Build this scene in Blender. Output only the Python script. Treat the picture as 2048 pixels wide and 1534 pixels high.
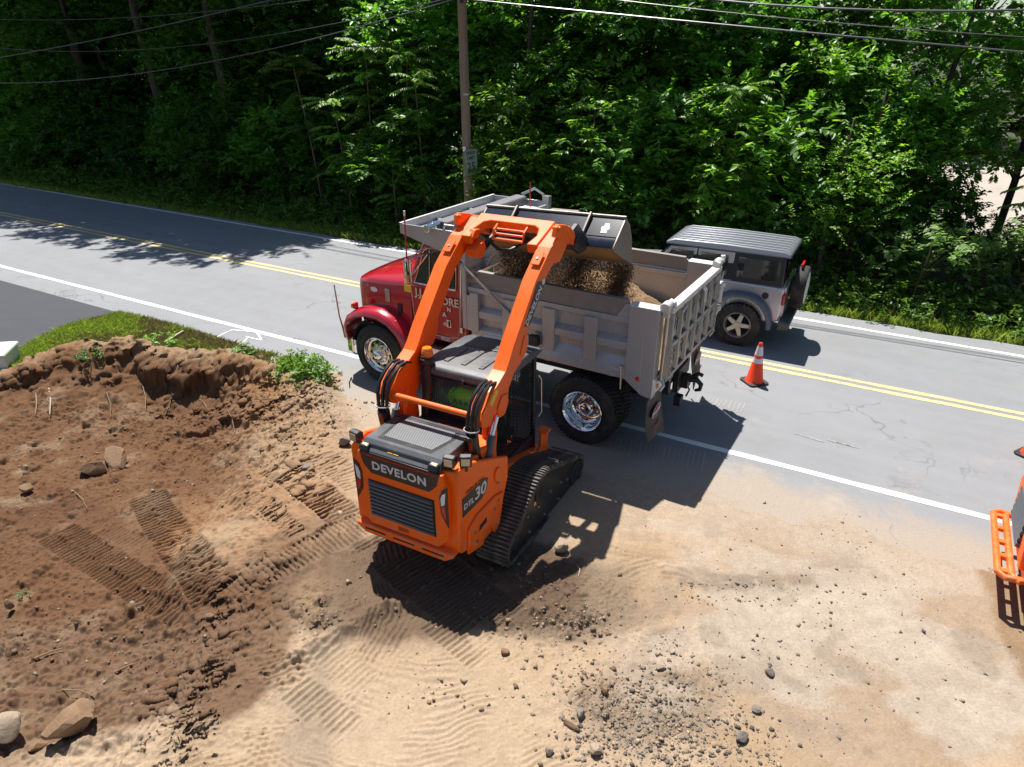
import bpy, bmesh, math, random
import numpy as np
from mathutils import Matrix, Vector
for o in list(bpy.data.objects): bpy.data.objects.remove(o)
SC = bpy.context.scene
COL = SC.collection
R = math.radians
# ------------------------------------------------------------------ camera
FPX, CAMH = 1340.0, 4.95
PITCH = math.atan(667.0 / FPX)
cam_d = bpy.data.cameras.new('camera'); cam = bpy.data.objects.new('camera', cam_d); COL.objects.link(cam)
cam.location = (0, 0, CAMH); cam.rotation_euler = (math.pi / 2 - PITCH, 0, 0)
cam_d.sensor_width = 36.0; cam_d.sensor_fit = 'HORIZONTAL'; cam_d.lens = 36.0 * FPX / 2048.0
cam_d.clip_start = 0.05; cam_d.clip_end = 1500
SC.camera = cam
# ------------------------------------------------------------------ sky, sun, exposure
SUN_EL = R(65.0); SH = Vector((0.33, -0.944)).normalized()      # SH: where shadows fall on the ground
W = bpy.data.worlds.new('World'); SC.world = W; W.use_nodes = True
wn = W.node_tree; bg = wn.nodes['Background']
sky = wn.nodes.new('ShaderNodeTexSky'); sky.sky_type = 'NISHITA'; sky.sun_disc = False
sky.sun_elevation = SUN_EL; sky.sun_rotation = math.atan2(-SH.x, -SH.y); sky.air_density = 1.0; sky.dust_density = 0.6
wn.links.new(sky.outputs['Color'], bg.inputs['Color']); bg.inputs['Strength'].default_value = 0.068
sd = bpy.data.lights.new('sun', 'SUN'); sun = bpy.data.objects.new('sun', sd); COL.objects.link(sun)
sd.energy = 5.0; sd.angle = R(0.53); sd.color = (1.0, 0.965, 0.90)
ld = Vector((SH.x * math.cos(SUN_EL), SH.y * math.cos(SUN_EL), -math.sin(SUN_EL)))
sun.rotation_euler = ld.to_track_quat('-Z', 'Y').to_euler(); sun.location = (-6, 20, 40)
vs = SC.view_settings; vs.view_transform = 'Standard'; vs.look = 'None'; vs.gamma = 1.0; vs.use_curve_mapping = False
vs.exposure = 0.70
SC.cycles.max_bounces = 6; SC.cycles.transparent_max_bounces = 6; SC.cycles.use_denoising = True
SC.cycles.caustics_reflective = False; SC.cycles.caustics_refractive = False
# ------------------------------------------------------------------ measuring: photograph sight lines to points at a known height
SP, CP = math.sin(PITCH), math.cos(PITCH)
def g(x, y, z=0.0):
    u, v = x - 1024.0, y - 767.0
    d = (u, FPX * CP - v * SP, -(FPX * SP + v * CP)); t = (z - CAMH) / d[2]
    return Vector((d[0] * t, d[1] * t, z))
def gv(x, y, z):
    u, v = x - 1024.0, y - 767.0
    t = (z - CAMH) / -(FPX * SP + v * CP)
    return u * t, (FPX * CP - v * SP) * t
def projv(X, Y, Z):
    Z = Z - CAMH; zc = Y * CP - Z * SP; yc = -Z * CP - Y * SP
    return 1024 + FPX * X / zc, 767 + FPX * yc / zc
# road frame: s along the road to the right, o across it away from the camera
R0 = g(0, 530); RD = (g(2014, 1042) - R0).normalized(); RN = Vector((-RD.y, RD.x, 0))
def rp(s, o, z=0.0): return Vector((R0.x + RD.x * s + RN.x * o, R0.y + RD.y * s + RN.y * o, z))
def so(X, Y):
    return (X - R0.x) * RD.x + (Y - R0.y) * RD.y, (X - R0.x) * RN.x + (Y - R0.y) * RN.y
# ------------------------------------------------------------------ noise
def _h(ix, iy, seed):
    n = (ix * 374761393 + iy * 668265263 + seed * 1274126177) & 0xffffffff
    n = ((n ^ (n >> 13)) * 1103515245) & 0xffffffff
    n = ((n ^ (n >> 16)) * 2246822519) & 0xffffffff
    return ((n ^ (n >> 15)) & 0xffff) / 65535.0
def vnoise(x, y, f=1.0, seed=0):
    x = np.asarray(x, float) * f; y = np.asarray(y, float) * f
    ix = np.floor(x).astype(np.int64); iy = np.floor(y).astype(np.int64); fx = x - ix; fy = y - iy
    fx = fx * fx * (3 - 2 * fx); fy = fy * fy * (3 - 2 * fy)
    a = _h(ix, iy, seed); b = _h(ix + 1, iy, seed); c = _h(ix, iy + 1, seed); d = _h(ix + 1, iy + 1, seed)
    return (a * (1 - fx) + b * fx) * (1 - fy) + (c * (1 - fx) + d * fx) * fy
def fbm(x, y, f=1.0, o=4, seed=0, gain=.5):
    t = 0; a = 1; s = 0
    for k in range(o):
        t = t + a * vnoise(x, y, f * 2 ** k, seed + k * 17); s += a; a *= gain
    return t / s
def sstep(a, b, x):
    t = np.clip((x - a) / (b - a), 0, 1); return t * t * (3 - 2 * t)
# ------------------------------------------------------------------ materials
def srgb(r, g_, b):
    f = lambda c: (c / 255 / 12.92) if c / 255 <= .04045 else ((c / 255 + .055) / 1.055) ** 2.4
    return (f(r), f(g_), f(b))
MATS = {}
def mat(name, col, rough=.5, metal=0., dust=None, dscale=6., damt=.35, vary=0., bump=0., bscale=60., coat=0., spec=.5, emit=None, alpha=1.0, trans=0., ior=1.45, streak=False, wear=None, mud=None):
    if name in MATS: return MATS[name]
    m = bpy.data.materials.new(name); m.use_nodes = True; nt = m.node_tree; N = nt.nodes; L = nt.links
    b = N['Principled BSDF']; b.inputs['Base Color'].default_value = (*col, 1); b.inputs['Roughness'].default_value = rough
    b.inputs['Metallic'].default_value = metal; b.inputs['Specular IOR Level'].default_value = spec
    if coat: b.inputs['Coat Weight'].default_value = coat; b.inputs['Coat Roughness'].default_value = .06
    if trans: b.inputs['Transmission Weight'].default_value = trans; b.inputs['IOR'].default_value = ior
    if alpha < 1: b.inputs['Alpha'].default_value = alpha
    if emit: b.inputs['Emission Color'].default_value = (*emit[0], 1); b.inputs['Emission Strength'].default_value = emit[1]
    tc = N.new('ShaderNodeTexCoord')
    def noise(sc, det=5, ro=.6, vec=None):
        n = N.new('ShaderNodeTexNoise'); n.inputs['Scale'].default_value = sc; n.inputs['Detail'].default_value = det
        n.inputs['Roughness'].default_value = ro; L.new(vec or tc.outputs['Object'], n.inputs['Vector']); return n
    src = None
    if vary:
        n = noise(dscale * 1.7, 6, .7); mx = N.new('ShaderNodeMix'); mx.data_type = 'RGBA'
        mx.inputs['A'].default_value = (*[c * (1 - vary) for c in col], 1); mx.inputs['B'].default_value = (*[min(1, c * (1 + vary)) for c in col], 1)
        L.new(n.outputs['Fac'], mx.inputs['Factor']); src = mx.outputs['Result']
    if dust:
        vec = None
        if streak:
            mp = N.new('ShaderNodeMapping'); mp.inputs['Scale'].default_value = (1, 1, .18); L.new(tc.outputs['Object'], mp.inputs['Vector']); vec = mp.outputs['Vector']
        n = noise(dscale, 7, .65, vec); cr = N.new('ShaderNodeMapRange'); cr.inputs['From Min'].default_value = .62 - damt * .5; cr.inputs['From Max'].default_value = .78
        L.new(n.outputs['Fac'], cr.inputs['Value'])
        mu = N.new('ShaderNodeMath'); mu.operation = 'MULTIPLY'; mu.inputs[1].default_value = min(1, damt * 1.6); L.new(cr.outputs['Result'], mu.inputs[0])
        mx = N.new('ShaderNodeMix'); mx.data_type = 'RGBA'; L.new(mu.outputs[0], mx.inputs['Factor'])
        if src: L.new(src, mx.inputs['A'])
        else: mx.inputs['A'].default_value = (*col, 1)
        mx.inputs['B'].default_value = (*dust, 1); src = mx.outputs['Result']
        rm = N.new('ShaderNodeMapRange'); rm.inputs['To Min'].default_value = rough; rm.inputs['To Max'].default_value = min(1, rough + .4); L.new(mu.outputs[0], rm.inputs['Value'])
        L.new(rm.outputs['Result'], b.inputs['Roughness'])
    def mixin(fac, c2):
        nonlocal src
        mx = N.new('ShaderNodeMix'); mx.data_type = 'RGBA'; L.new(fac, mx.inputs['Factor']); mx.inputs['B'].default_value = (*c2, 1)
        if src: L.new(src, mx.inputs['A'])
        else: mx.inputs['A'].default_value = (*col, 1)
        src = mx.outputs['Result']
    def rng_(v, a, b_, c=0., d=1.):
        r_ = N.new('ShaderNodeMapRange'); r_.inputs['From Min'].default_value = a; r_.inputs['From Max'].default_value = b_; r_.inputs['To Min'].default_value = c; r_.inputs['To Max'].default_value = d; L.new(v, r_.inputs['Value']); return r_.outputs['Result']
    def mul(a, b_):
        n = N.new('ShaderNodeMath'); n.operation = 'MULTIPLY'; L.new(a, n.inputs[0])
        if isinstance(b_, float): n.inputs[1].default_value = b_
        else: L.new(b_, n.inputs[1])
        return n.outputs[0]
    if wear:                                   # chips, rust and scuffs: (colour, scale, threshold)
        for c2, sc2, th2 in wear:
            mp = N.new('ShaderNodeMapping'); mp.inputs['Scale'].default_value = (1, 1, .35); L.new(tc.outputs['Object'], mp.inputs['Vector']); n = noise(sc2, 9, .75, mp.outputs['Vector']); mixin(rng_(n.outputs['Fac'], th2, th2 + .05, 0, .8), c2)
    if mud:                                    # dust lying on upward faces and soil splashed near the ground
        ge = N.new('ShaderNodeNewGeometry'); sx = N.new('ShaderNodeSeparateXYZ'); L.new(ge.outputs['Normal'], sx.inputs[0]); so_ = N.new('ShaderNodeSeparateXYZ'); L.new(tc.outputs['Object'], so_.inputs[0])
        n = noise(5., 8, .7); mixin(mul(mul(rng_(sx.outputs['Z'], .2, .95), rng_(n.outputs['Fac'], .35, .75)), mud[1]), mud[0])
        n = noise(11., 8, .7); mixin(mul(mul(rng_(so_.outputs['Z'], .95, .30), rng_(n.outputs['Fac'], .48, .66)), mud[2]), mud[0])
    if src: L.new(src, b.inputs['Base Color'])
    if bump:
        n = noise(bscale, 6, .6); bp = N.new('ShaderNodeBump'); bp.inputs['Strength'].default_value = bump; bp.inputs['Distance'].default_value = .02
        L.new(n.outputs['Fac'], bp.inputs['Height']); L.new(bp.outputs['Normal'], b.inputs['Normal'])
    MATS[name] = m; return m
# ------------------------------------------------------------------ mesh builder
class MB:
    def __init__(s): s.v = []; s.f = []
    def add(s, v, f):
        k = len(s.v); s.v += [tuple(p) for p in v]; s.f += [tuple(i + k for i in q) for q in f]; return s
    def box(s, c, d, rot=None):
        x, y, z = (q / 2 for q in d); c = Vector(c)
        P = [Vector((sx * x, sy * y, sz * z)) for sz in (-1, 1) for sy in (-1, 1) for sx in (-1, 1)]
        if rot: P = [rot @ p for p in P]
        return s.add([p + c for p in P], [(0, 2, 3, 1), (4, 5, 7, 6), (0, 1, 5, 4), (2, 6, 7, 3), (0, 4, 6, 2), (1, 3, 7, 5)])
    def bb(s, x0, x1, y0, y1, z0, z1): return s.box(((x0 + x1) / 2, (y0 + y1) / 2, (z0 + z1) / 2), (abs(x1 - x0), abs(y1 - y0), abs(z1 - z0)))
    def prism(s, poly, ax, a, b):
        n = len(poly); ar = sum(poly[i][0] * poly[(i + 1) % n][1] - poly[(i + 1) % n][0] * poly[i][1] for i in range(n))
        poly = list(poly) if ar > 0 else list(poly)[::-1]
        mk = {'x': lambda p, t: (t, p[0], p[1]), 'y': lambda p, t: (p[0], t, p[1]), 'z': lambda p, t: (p[0], p[1], t)}[ax]
        lo, hi = min(a, b), max(a, b); V = [mk(p, lo) for p in poly] + [mk(p, hi) for p in poly]
        F = [tuple(range(n))[::-1], tuple(range(n, 2 * n))] + [(i, (i + 1) % n, n + (i + 1) % n, n + i) for i in range(n)]
        if ax == 'y': F = [q[::-1] for q in F]
        return s.add(V, F)
    def cyl(s, p0, p1, r0, r1=None, n=12, caps=True):
        r1 = r0 if r1 is None else r1; p0 = Vector(p0); p1 = Vector(p1); d = (p1 - p0).normalized()
        a = d.orthogonal().normalized(); b = d.cross(a); V = []
        for p, r in ((p0, r0), (p1, r1)): V += [p + (a * math.cos(t) + b * math.sin(t)) * r for t in (2 * math.pi * i / n for i in range(n))]
        F = [(i, (i + 1) % n, n + (i + 1) % n, n + i) for i in range(n)]
        if caps: F += [tuple(range(n))[::-1], tuple(range(n, 2 * n))]
        return s.add(V, F)
    def tube(s, path, r, n=8, caps=True):
        P = [Vector(p) for p in path]; m = len(P); rr = r if isinstance(r, (list, tuple)) else [r] * m; V = []; a = None
        for i, p in enumerate(P):
            d = (P[min(i + 1, m - 1)] - P[max(i - 1, 0)]).normalized()
            if a is None: a = d.orthogonal().normalized()
            a = (a - d * a.dot(d)).normalized(); b = d.cross(a)
            V += [p + (a * math.cos(t) + b * math.sin(t)) * rr[i] for t in (2 * math.pi * k / n for k in range(n))]
        F = [(i * n + k, i * n + (k + 1) % n, (i + 1) * n + (k + 1) % n, (i + 1) * n + k) for i in range(m - 1) for k in range(n)]
        if caps: F += [tuple(range(n))[::-1], tuple(range((m - 1) * n, m * n))]
        return s.add(V, F)
    def lathe(s, prof, o, ax, n=32, close=False):
        o = Vector(o); d = Vector(ax).normalized(); a = d.orthogonal().normalized(); b = d.cross(a); m = len(prof); V = []
        for r, h in prof: V += [o + d * h + (a * math.cos(t) + b * math.sin(t)) * r for t in (2 * math.pi * i / n for i in range(n))]
        F = [(i * n + k, i * n + (k + 1) % n, (i + 1) * n + (k + 1) % n, (i + 1) * n + k) for i in range(m - 1) for k in range(n)]
        if close: F += [((m - 1) * n + k, (m - 1) * n + (k + 1) % n, (k + 1) % n, k) for k in range(n)]
        return s.add(V, F)
    def loft(s, rings, caps=True, closed=True):
        n = len(rings[0]); V = [p for r in rings for p in r]; m = len(rings); F = []
        for i in range(m - 1):
            for k in range(n if closed else n - 1): F.append((i * n + k, i * n + (k + 1) % n, (i + 1) * n + (k + 1) % n, (i + 1) * n + k))
        if caps: F += [tuple(range(n))[::-1], tuple(range((m - 1) * n, m * n))]
        return s.add(V, F)
    def xf(s, M): s.v = [tuple(M @ Vector(p)) for p in s.v]; return s
    def mirx(s): return MBm(s)
    def mesh(s, name, fix=True):
        me = bpy.data.meshes.new(name); me.from_pydata(s.v, [], s.f)
        if fix:
            bm = bmesh.new(); bm.from_mesh(me); bmesh.ops.recalc_face_normals(bm, faces=bm.faces); bm.to_mesh(me); bm.free()
        return me
    def build(s, name, m, parent=None, bev=0., smooth=35., seg=2, fix=True):
        me = s.mesh(name, fix); return link(name, me, m, parent, bev, smooth, seg)
def MBm(s):
    t = MB(); t.v = [(-p[0], p[1], p[2]) for p in s.v]; t.f = [q[::-1] for q in s.f]; return t
def link(name, me, m, parent=None, bev=0., smooth=35., seg=2):
    if m is not None: me.materials.append(m)
    if smooth:
        me.polygons.foreach_set('use_smooth', [True] * len(me.polygons)); me.set_sharp_from_angle(angle=R(smooth))
    o = bpy.data.objects.new(name, me); COL.objects.link(o)
    if parent is not None: o.parent = parent
    if bev:
        md = o.modifiers.new('bevel', 'BEVEL'); md.width = bev; md.segments = seg; md.limit_method = 'ANGLE'; md.angle_limit = R(40); md.harden_normals = False
    return o
def tag(o, label, cat, group=None):
    o['label'] = label; o['category'] = cat
    if group: o['group'] = group
    return o
def thing(name, label, cat, loc=(0, 0, 0), rz=0., group=None, rot=None):
    o = bpy.data.objects.new(name, None); COL.objects.link(o); o.location = loc
    o.rotation_euler = rot if rot else (0, 0, rz); o.empty_display_size = .2
    return tag(o, label, cat, group)
def struct(o, kind='structure'): o['kind'] = kind; return o
def npmesh(name, V, F, smooth=True):
    """V (n,3) float array, F (m,k) int array"""
    me = bpy.data.meshes.new(name); V = np.asarray(V, np.float32); F = np.asarray(F, np.int32); m, k = F.shape
    me.vertices.add(len(V)); me.vertices.foreach_set('co', V.ravel()); me.loops.add(m * k); me.loops.foreach_set('vertex_index', F.ravel())
    me.polygons.add(m); me.polygons.foreach_set('loop_start', np.arange(0, m * k, k, dtype=np.int32))
    if smooth: me.polygons.foreach_set('use_smooth', np.ones(m, bool))
    me.update(calc_edges=True); return me
def text_mesh(txt, size=1., ext=.002, align='CENTER', bold=0., sx=1., shear=0., spacing=1.):
    c = bpy.data.curves.new('t', 'FONT'); c.body = txt; c.size = size; c.extrude = ext; c.align_x = align; c.align_y = 'CENTER'; c.offset = bold; c.shear = shear; c.space_character = spacing
    c.resolution_u = 3
    o = bpy.data.objects.new('t', c); COL.objects.link(o); bpy.context.view_layer.update()
    me = bpy.data.meshes.new_from_object(o.evaluated_get(bpy.context.evaluated_depsgraph_get()))
    bpy.data.objects.remove(o); bpy.data.curves.remove(c)
    if sx != 1.: me.transform(Matrix.Diagonal((sx, 1, 1, 1)))
    return me
def lettering(name, txt, size, m, parent, origin, right, up, **k):
    """flat lettering: right/up are the reading directions in the parent's frame"""
    me = text_mesh(txt, size, **k); r = Vector(right).normalized(); u = Vector(up); u = (u - r * u.dot(r)).normalized(); n = r.cross(u)
    M = Matrix(((r.x, u.x, n.x, origin[0]), (r.y, u.y, n.y, origin[1]), (r.z, u.z, n.z, origin[2]), (0, 0, 0, 1)))
    me.transform(M); me.materials.clear(); return link(name, me, m, parent, 0, 0)
def dup(o, parent=None):
    c = o.copy(); COL.objects.link(c); c.parent = parent
    for ch in o.children: dup(ch, c)
    return c
def build_each(mb, name, m, parent=None, bev=0., smooth=35.):
    """one object for every separate piece in the builder"""
    par = list(range(len(mb.v)))
    def fd(i):
        while par[i] != i: par[i] = par[par[i]]; i = par[i]
        return i
    for q in mb.f:
        for i in q[1:]: par[fd(i)] = fd(q[0])
    grp = {}
    for q in mb.f: grp.setdefault(fd(q[0]), []).append(q)
    out = []
    for fs in grp.values():
        ids = sorted({i for q in fs for i in q}); rm = {i: k for k, i in enumerate(ids)}; t = MB(); t.v = [mb.v[i] for i in ids]; t.f = [tuple(rm[i] for i in q) for q in fs]
        out.append(t.build(name, m, parent, bev, smooth))
    return out
# ------------------------------------------------------------------ ground, road, markings
rng = np.random.default_rng(7); random.seed(7)
def node_mat(name):
    m = bpy.data.materials.new(name); m.use_nodes = True; nt = m.node_tree; return m, nt.nodes, nt.links, nt.nodes['Principled BSDF']
def n_noise(N, L, vec, sc, det=6, ro=.6):
    n = N.new('ShaderNodeTexNoise'); n.inputs['Scale'].default_value = sc; n.inputs['Detail'].default_value = det; n.inputs['Roughness'].default_value = ro
    L.new(vec, n.inputs['Vector']); return n.outputs['Fac']
def n_range(N, L, v, a, b, c=0., d=1.):
    n = N.new('ShaderNodeMapRange'); n.inputs['From Min'].default_value = a; n.inputs['From Max'].default_value = b; n.inputs['To Min'].default_value = c; n.inputs['To Max'].default_value = d
    L.new(v, n.inputs['Value']); return n.outputs['Result']
def n_math(N, L, op, a, b):
    n = N.new('ShaderNodeMath'); n.operation = op
    for i, q in enumerate((a, b)):
        if isinstance(q, (int, float)): n.inputs[i].default_value = q
        else: L.new(q, n.inputs[i])
    return n.outputs[0]
def n_mix(N, L, f, a, b, mode='MIX'):
    n = N.new('ShaderNodeMix'); n.data_type = 'RGBA'; n.blend_type = mode
    for k, q in (('Factor', f), ('A', a), ('B', b)):
        if isinstance(q, (int, float)): n.inputs[k].default_value = q
        elif isinstance(q, tuple): n.inputs[k].default_value = (*q, 1)
        else: L.new(q, n.inputs[k])
    return n.outputs['Result']
def n_bump(N, L, h, st, dist, b):
    n = N.new('ShaderNodeBump'); n.inputs['Strength'].default_value = st; n.inputs['Distance'].default_value = dist; L.new(h, n.inputs['Height']); L.new(n.outputs['Normal'], b.inputs['Normal'])
SAND = (.45, .345, .245); SAND2 = (.37, .26, .165); TAN = (.285, .158, .078); DARK = (.118, .058, .030); GREY = (.40, .345, .29); DUSTC = (.41, .335, .265)
def asphalt(name, base, dusty):
    m, N, L, b = node_mat(name); tc = N.new('ShaderNodeTexCoord').outputs['Object']
    sp = N.new('ShaderNodeSeparateXYZ'); L.new(tc, sp.inputs[0])
    fine = n_noise(N, L, tc, 95, 5, .8); mid = n_noise(N, L, tc, 2.3, 8, .65); big = n_noise(N, L, tc, .35, 4, .5)
    mp = N.new('ShaderNodeMapping'); mp.inputs['Scale'].default_value = (.06, 1.3, 1); L.new(tc, mp.inputs[0]); lane = n_noise(N, L, mp.outputs[0], 1.6, 4, .6)
    c = n_mix(N, L, n_range(N, L, fine, .3, .7), tuple(q * .6 for q in base), tuple(q * 1.45 for q in base))
    c = n_mix(N, L, n_range(N, L, mid, .35, .75, 0, .5), c, tuple(q * .74 for q in base))
    c = n_mix(N, L, n_range(N, L, lane, .35, .7, 0, .45), c, tuple(q * 1.25 for q in base))
    c = n_mix(N, L, n_range(N, L, big, .35, .65, 0, .35), c, tuple(q * 1.22 for q in base))
    st2 = n_noise(N, L, tc, .9, 9, .75); c = n_mix(N, L, n_range(N, L, st2, .58, .70, 0, .45), c, tuple(q * .62 for q in base)); c = n_mix(N, L, n_range(N, L, n_noise(N, L, tc, 14, 6, .7), .66, .72, 0, .5), c, tuple(q * .45 for q in base))
    if dusty:   # sand carried onto the lane from the dirt side
        e = n_math(N, L, 'ADD', n_range(N, L, sp.outputs['Y'], -.10, -1.0, -.25, 1.5), n_math(N, L, 'ADD', n_math(N, L, 'MULTIPLY', n_math(N, L, 'SUBTRACT', mid, .5), 2.6), n_math(N, L, 'MULTIPLY', n_math(N, L, 'SUBTRACT', n_noise(N, L, tc, 17, 8, .75), .5), 1.8)))
        xr = n_range(N, L, sp.outputs['X'], 10.5, 13.5); e2 = n_math(N, L, 'MULTIPLY', n_range(N, L, e, 0., 1.), xr)
        c = n_mix(N, L, n_math(N, L, 'MULTIPLY', e2, .93), c, n_mix(N, L, n_range(N, L, n_noise(N, L, tc, 38, 6, .75), .3, .75), tuple(q * .92 for q in DUSTC), tuple(q * .62 for q in DUSTC)))
        sc_ = n_noise(N, L, tc, 1.1, 9, .72); dd = n_math(N, L, 'MULTIPLY', n_range(N, L, sc_, .56, .72, 0, .5), n_range(N, L, sp.outputs['Y'], 2.8, .6))
        dd = n_math(N, L, 'MULTIPLY', dd, n_range(N, L, sp.outputs['X'], 15, 18)); c = n_mix(N, L, dd, c, DUSTC)
        vo = N.new('ShaderNodeTexVoronoi'); vo.feature = 'DISTANCE_TO_EDGE'; vo.inputs['Scale'].default_value = .42; mpv = N.new('ShaderNodeMapping')
        wv = N.new('ShaderNodeVectorMath'); wv.operation = 'ADD'; nz = N.new('ShaderNodeTexNoise'); nz.inputs['Scale'].default_value = 2.5; L.new(tc, nz.inputs['Vector']); L.new(tc, wv.inputs[0]); L.new(nz.outputs['Color'], wv.inputs[1])
        L.new(wv.outputs[0], vo.inputs['Vector']); ck = n_math(N, L, 'MULTIPLY', n_range(N, L, vo.outputs['Distance'], .012, .002), n_range(N, L, big, .5, .6)); c = n_mix(N, L, n_math(N, L, 'MULTIPLY', ck, .55), c, tuple(q * .35 for q in base))
    L.new(c, b.inputs['Base Color']); b.inputs['Roughness'].default_value = .82; b.inputs['Specular IOR Level'].default_value = .35
    n_bump(N, L, fine, .35, .006, b); return m
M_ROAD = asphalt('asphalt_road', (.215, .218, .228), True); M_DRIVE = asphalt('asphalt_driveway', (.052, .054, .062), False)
RRZ = math.atan2(RD.y, RD.x)
def road_obj(name, me, m, z=0., parent=None):
    o = link(name, me, m, parent, 0, 0); 
    if parent is None: o.location = (R0.x, R0.y, z); o.rotation_euler = (0, 0, RRZ)
    else: o.location = (0, 0, z)
    return o
def fit(pts, deg):
    P = [so(*g(*p).xy) for p in pts]; return np.polynomial.Polynomial.fit([p[0] for p in P], [p[1] for p in P], deg)
L_NEAR = fit([(0, 530), (260, 600), (700, 713), (1481, 910), (2014, 1042)], 1)
L_YEL = fit([(0, 428), (479, 520.5), (1404, 706), (2048, 835)], 1)
L_FAR = fit([(0, 367), (700, 484.5), (1570, 631), (2048, 715)], 1)
def strip(f0, f1, s0, s1, step=1.0):
    S = np.arange(s0, s1 + .01, step); V = []; F = []
    for i, s in enumerate(S):
        V += [(s, f0(s), 0), (s, f1(s), 0)]
        if i: F.append((2 * i - 2, 2 * i, 2 * i + 1, 2 * i - 1))
    me = bpy.data.meshes.new('strip'); me.from_pydata(V, [], F); return me
BND = [(6.28, -.65), (7.33, -.6), (8.72, -.65), (10.1, -.66), (10.88, -.69), (11.68, -.66), (12.26, -.70), (13.29, -1.15), (14.37, -1.45), (15.55, -1.3), (16.32, -1.24), (17.04, -1.2), (17.9, -1.15), (18.92, -1.05), (19.78, -.95), (20.58, -.9), (21.31, -.95), (21.77, -1.0), (24, -1.1), (60, -1.1)]
def bnd(s): return np.interp(s, [p[0] for p in BND], [p[1] for p in BND])
far_e = lambda s: np.interp(s, [-60, -13.3, 6, 18, 60], [7.0, 6.73, 6.36, 6.35, 6.35]) + .05 * math.sin(s * 1.7) + .04 * math.sin(s * 4.1)
road = struct(road_obj('road', strip(lambda s: bnd(s) - .75 if s > 5.5 else -.72, far_e, -120, 130, .5), M_ROAD))
def paint(name, col, wear):
    m, N, L, b = node_mat(name); tc = N.new('ShaderNodeTexCoord').outputs['Object']
    a = n_noise(N, L, tc, 26, 8, .75); c2 = n_noise(N, L, tc, 1.2, 5, .6)
    f = n_math(N, L, 'ADD', a, n_math(N, L, 'MULTIPLY', c2, .35))
    c = n_mix(N, L, n_range(N, L, f, wear, wear + .1), col, (.22, .22, .225)); c = n_mix(N, L, n_range(N, L, n_noise(N, L, tc, 4, 6, .6), .4, .8, 0, .4), c, tuple(q * .72 for q in col))
    L.new(c, b.inputs['Base Color']); b.inputs['Roughness'].default_value = .7; return m
M_WP = paint('white_road_paint', (.78, .78, .77), .735); M_YP = paint('yellow_road_paint', (.74, .55, .23), .68)
def wob(f, d, seed): return lambda s: f(s) + d + .006 * math.sin(s * 3 + seed) + .004 * math.sin(s * 8.3 + seed)
road_obj('white_edge_line', strip(wob(L_NEAR, -.055, 0), wob(L_NEAR, .055, 2), -60, 60, .4), M_WP, .004, road)
road_obj('white_edge_line', strip(wob(L_FAR, -.05, 0), wob(L_FAR, .05, 2), -60, 60, .4), M_WP, .004, road)
road_obj('yellow_centre_line', strip(wob(L_YEL, -.155, 0), wob(L_YEL, -.05, 2), -60, 60, .4), M_YP, .004, road)
road_obj('yellow_centre_line', strip(wob(L_YEL, .05, 0), wob(L_YEL, .155, 2), -60, 60, .4), M_YP, .004, road)
def ribbon(pts, w, z):   # painted ribbon through world points
    V = []; F = []; P = [Vector(p) for p in pts]
    for i, p in enumerate(P):
        d = (P[min(i + 1, len(P) - 1)] - P[max(i - 1, 0)]).normalized(); n = Vector((-d.y, d.x, 0)) * w / 2
        V += [(p.x - n.x, p.y - n.y, z), (p.x + n.x, p.y + n.y, z)]
        if i: F.append((2 * i - 2, 2 * i, 2 * i + 1, 2 * i - 1))
    me = bpy.data.meshes.new('ribbon'); me.from_pydata(V, [], F); return me
zr = lambda L_: [g(x, y) for x, y in L_]
for k_, L_ in enumerate(([(434, 674), (450, 666), (464, 660), (490, 662), (513, 665)], [(513, 665), (519, 673), (523, 681)], [(523, 681), (505, 677), (492, 674)], [(481, 688), (490, 683), (494, 677)])):
    o = link('sprayed_survey_mark', ribbon(zr(L_), .035, .006 + .001 * k_), M_WP, road, 0, 0); o.matrix_parent_inverse = road.matrix_basis.inverted()
# the big ground sheet, open where the dug dirt lies
RX0, RX1, RY0, RY1 = -9.3, 7.8, 2.5, 13.5
def ground_mat():
    m, N, L, b = node_mat('woodland_floor'); tc = N.new('ShaderNodeTexCoord').outputs['Object']
    a = n_noise(N, L, tc, 1.5, 8, .7); f = n_noise(N, L, tc, 18, 6, .7)
    c = n_mix(N, L, n_range(N, L, a, .35, .65), (.028, .04, .016), (.055, .042, .026)); c = n_mix(N, L, n_range(N, L, f, .4, .75, 0, .7), c, (.04, .06, .02))
    L.new(c, b.inputs['Base Color']); b.inputs['Roughness'].default_value = .95; n_bump(N, L, f, .8, .05, b); return m
G = 700.
me = bpy.data.meshes.new('ground')
me.from_pydata([(x, y, -.06) for x in (-G, RX0, RX1, G) for y in (-G, RY0, RY1, G)], [], [(i * 4 + j, i * 4 + 4 + j, i * 4 + 5 + j, i * 4 + 1 + j) for i in range(3) for j in range(3) if not (i == 1 and j == 1)])
bm_ = bmesh.new(); bm_.from_mesh(me); bm_.faces.new([bm_.verts.new((p.x, p.y, -.055)) for p in (rp(15, 4.5), rp(29, 4.5), rp(29, 9), rp(15, 9))]); bm_.to_mesh(me); bm_.free()
struct(link('ground', me, ground_mat(), None, 0, 0))
def patch(name, pts, m, z):
    me = bpy.data.meshes.new(name); me.from_pydata([(p[0], p[1], z) for p in pts], [], [tuple(range(len(pts)))]); return struct(link(name, me, m, None, 0, 0))
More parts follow.
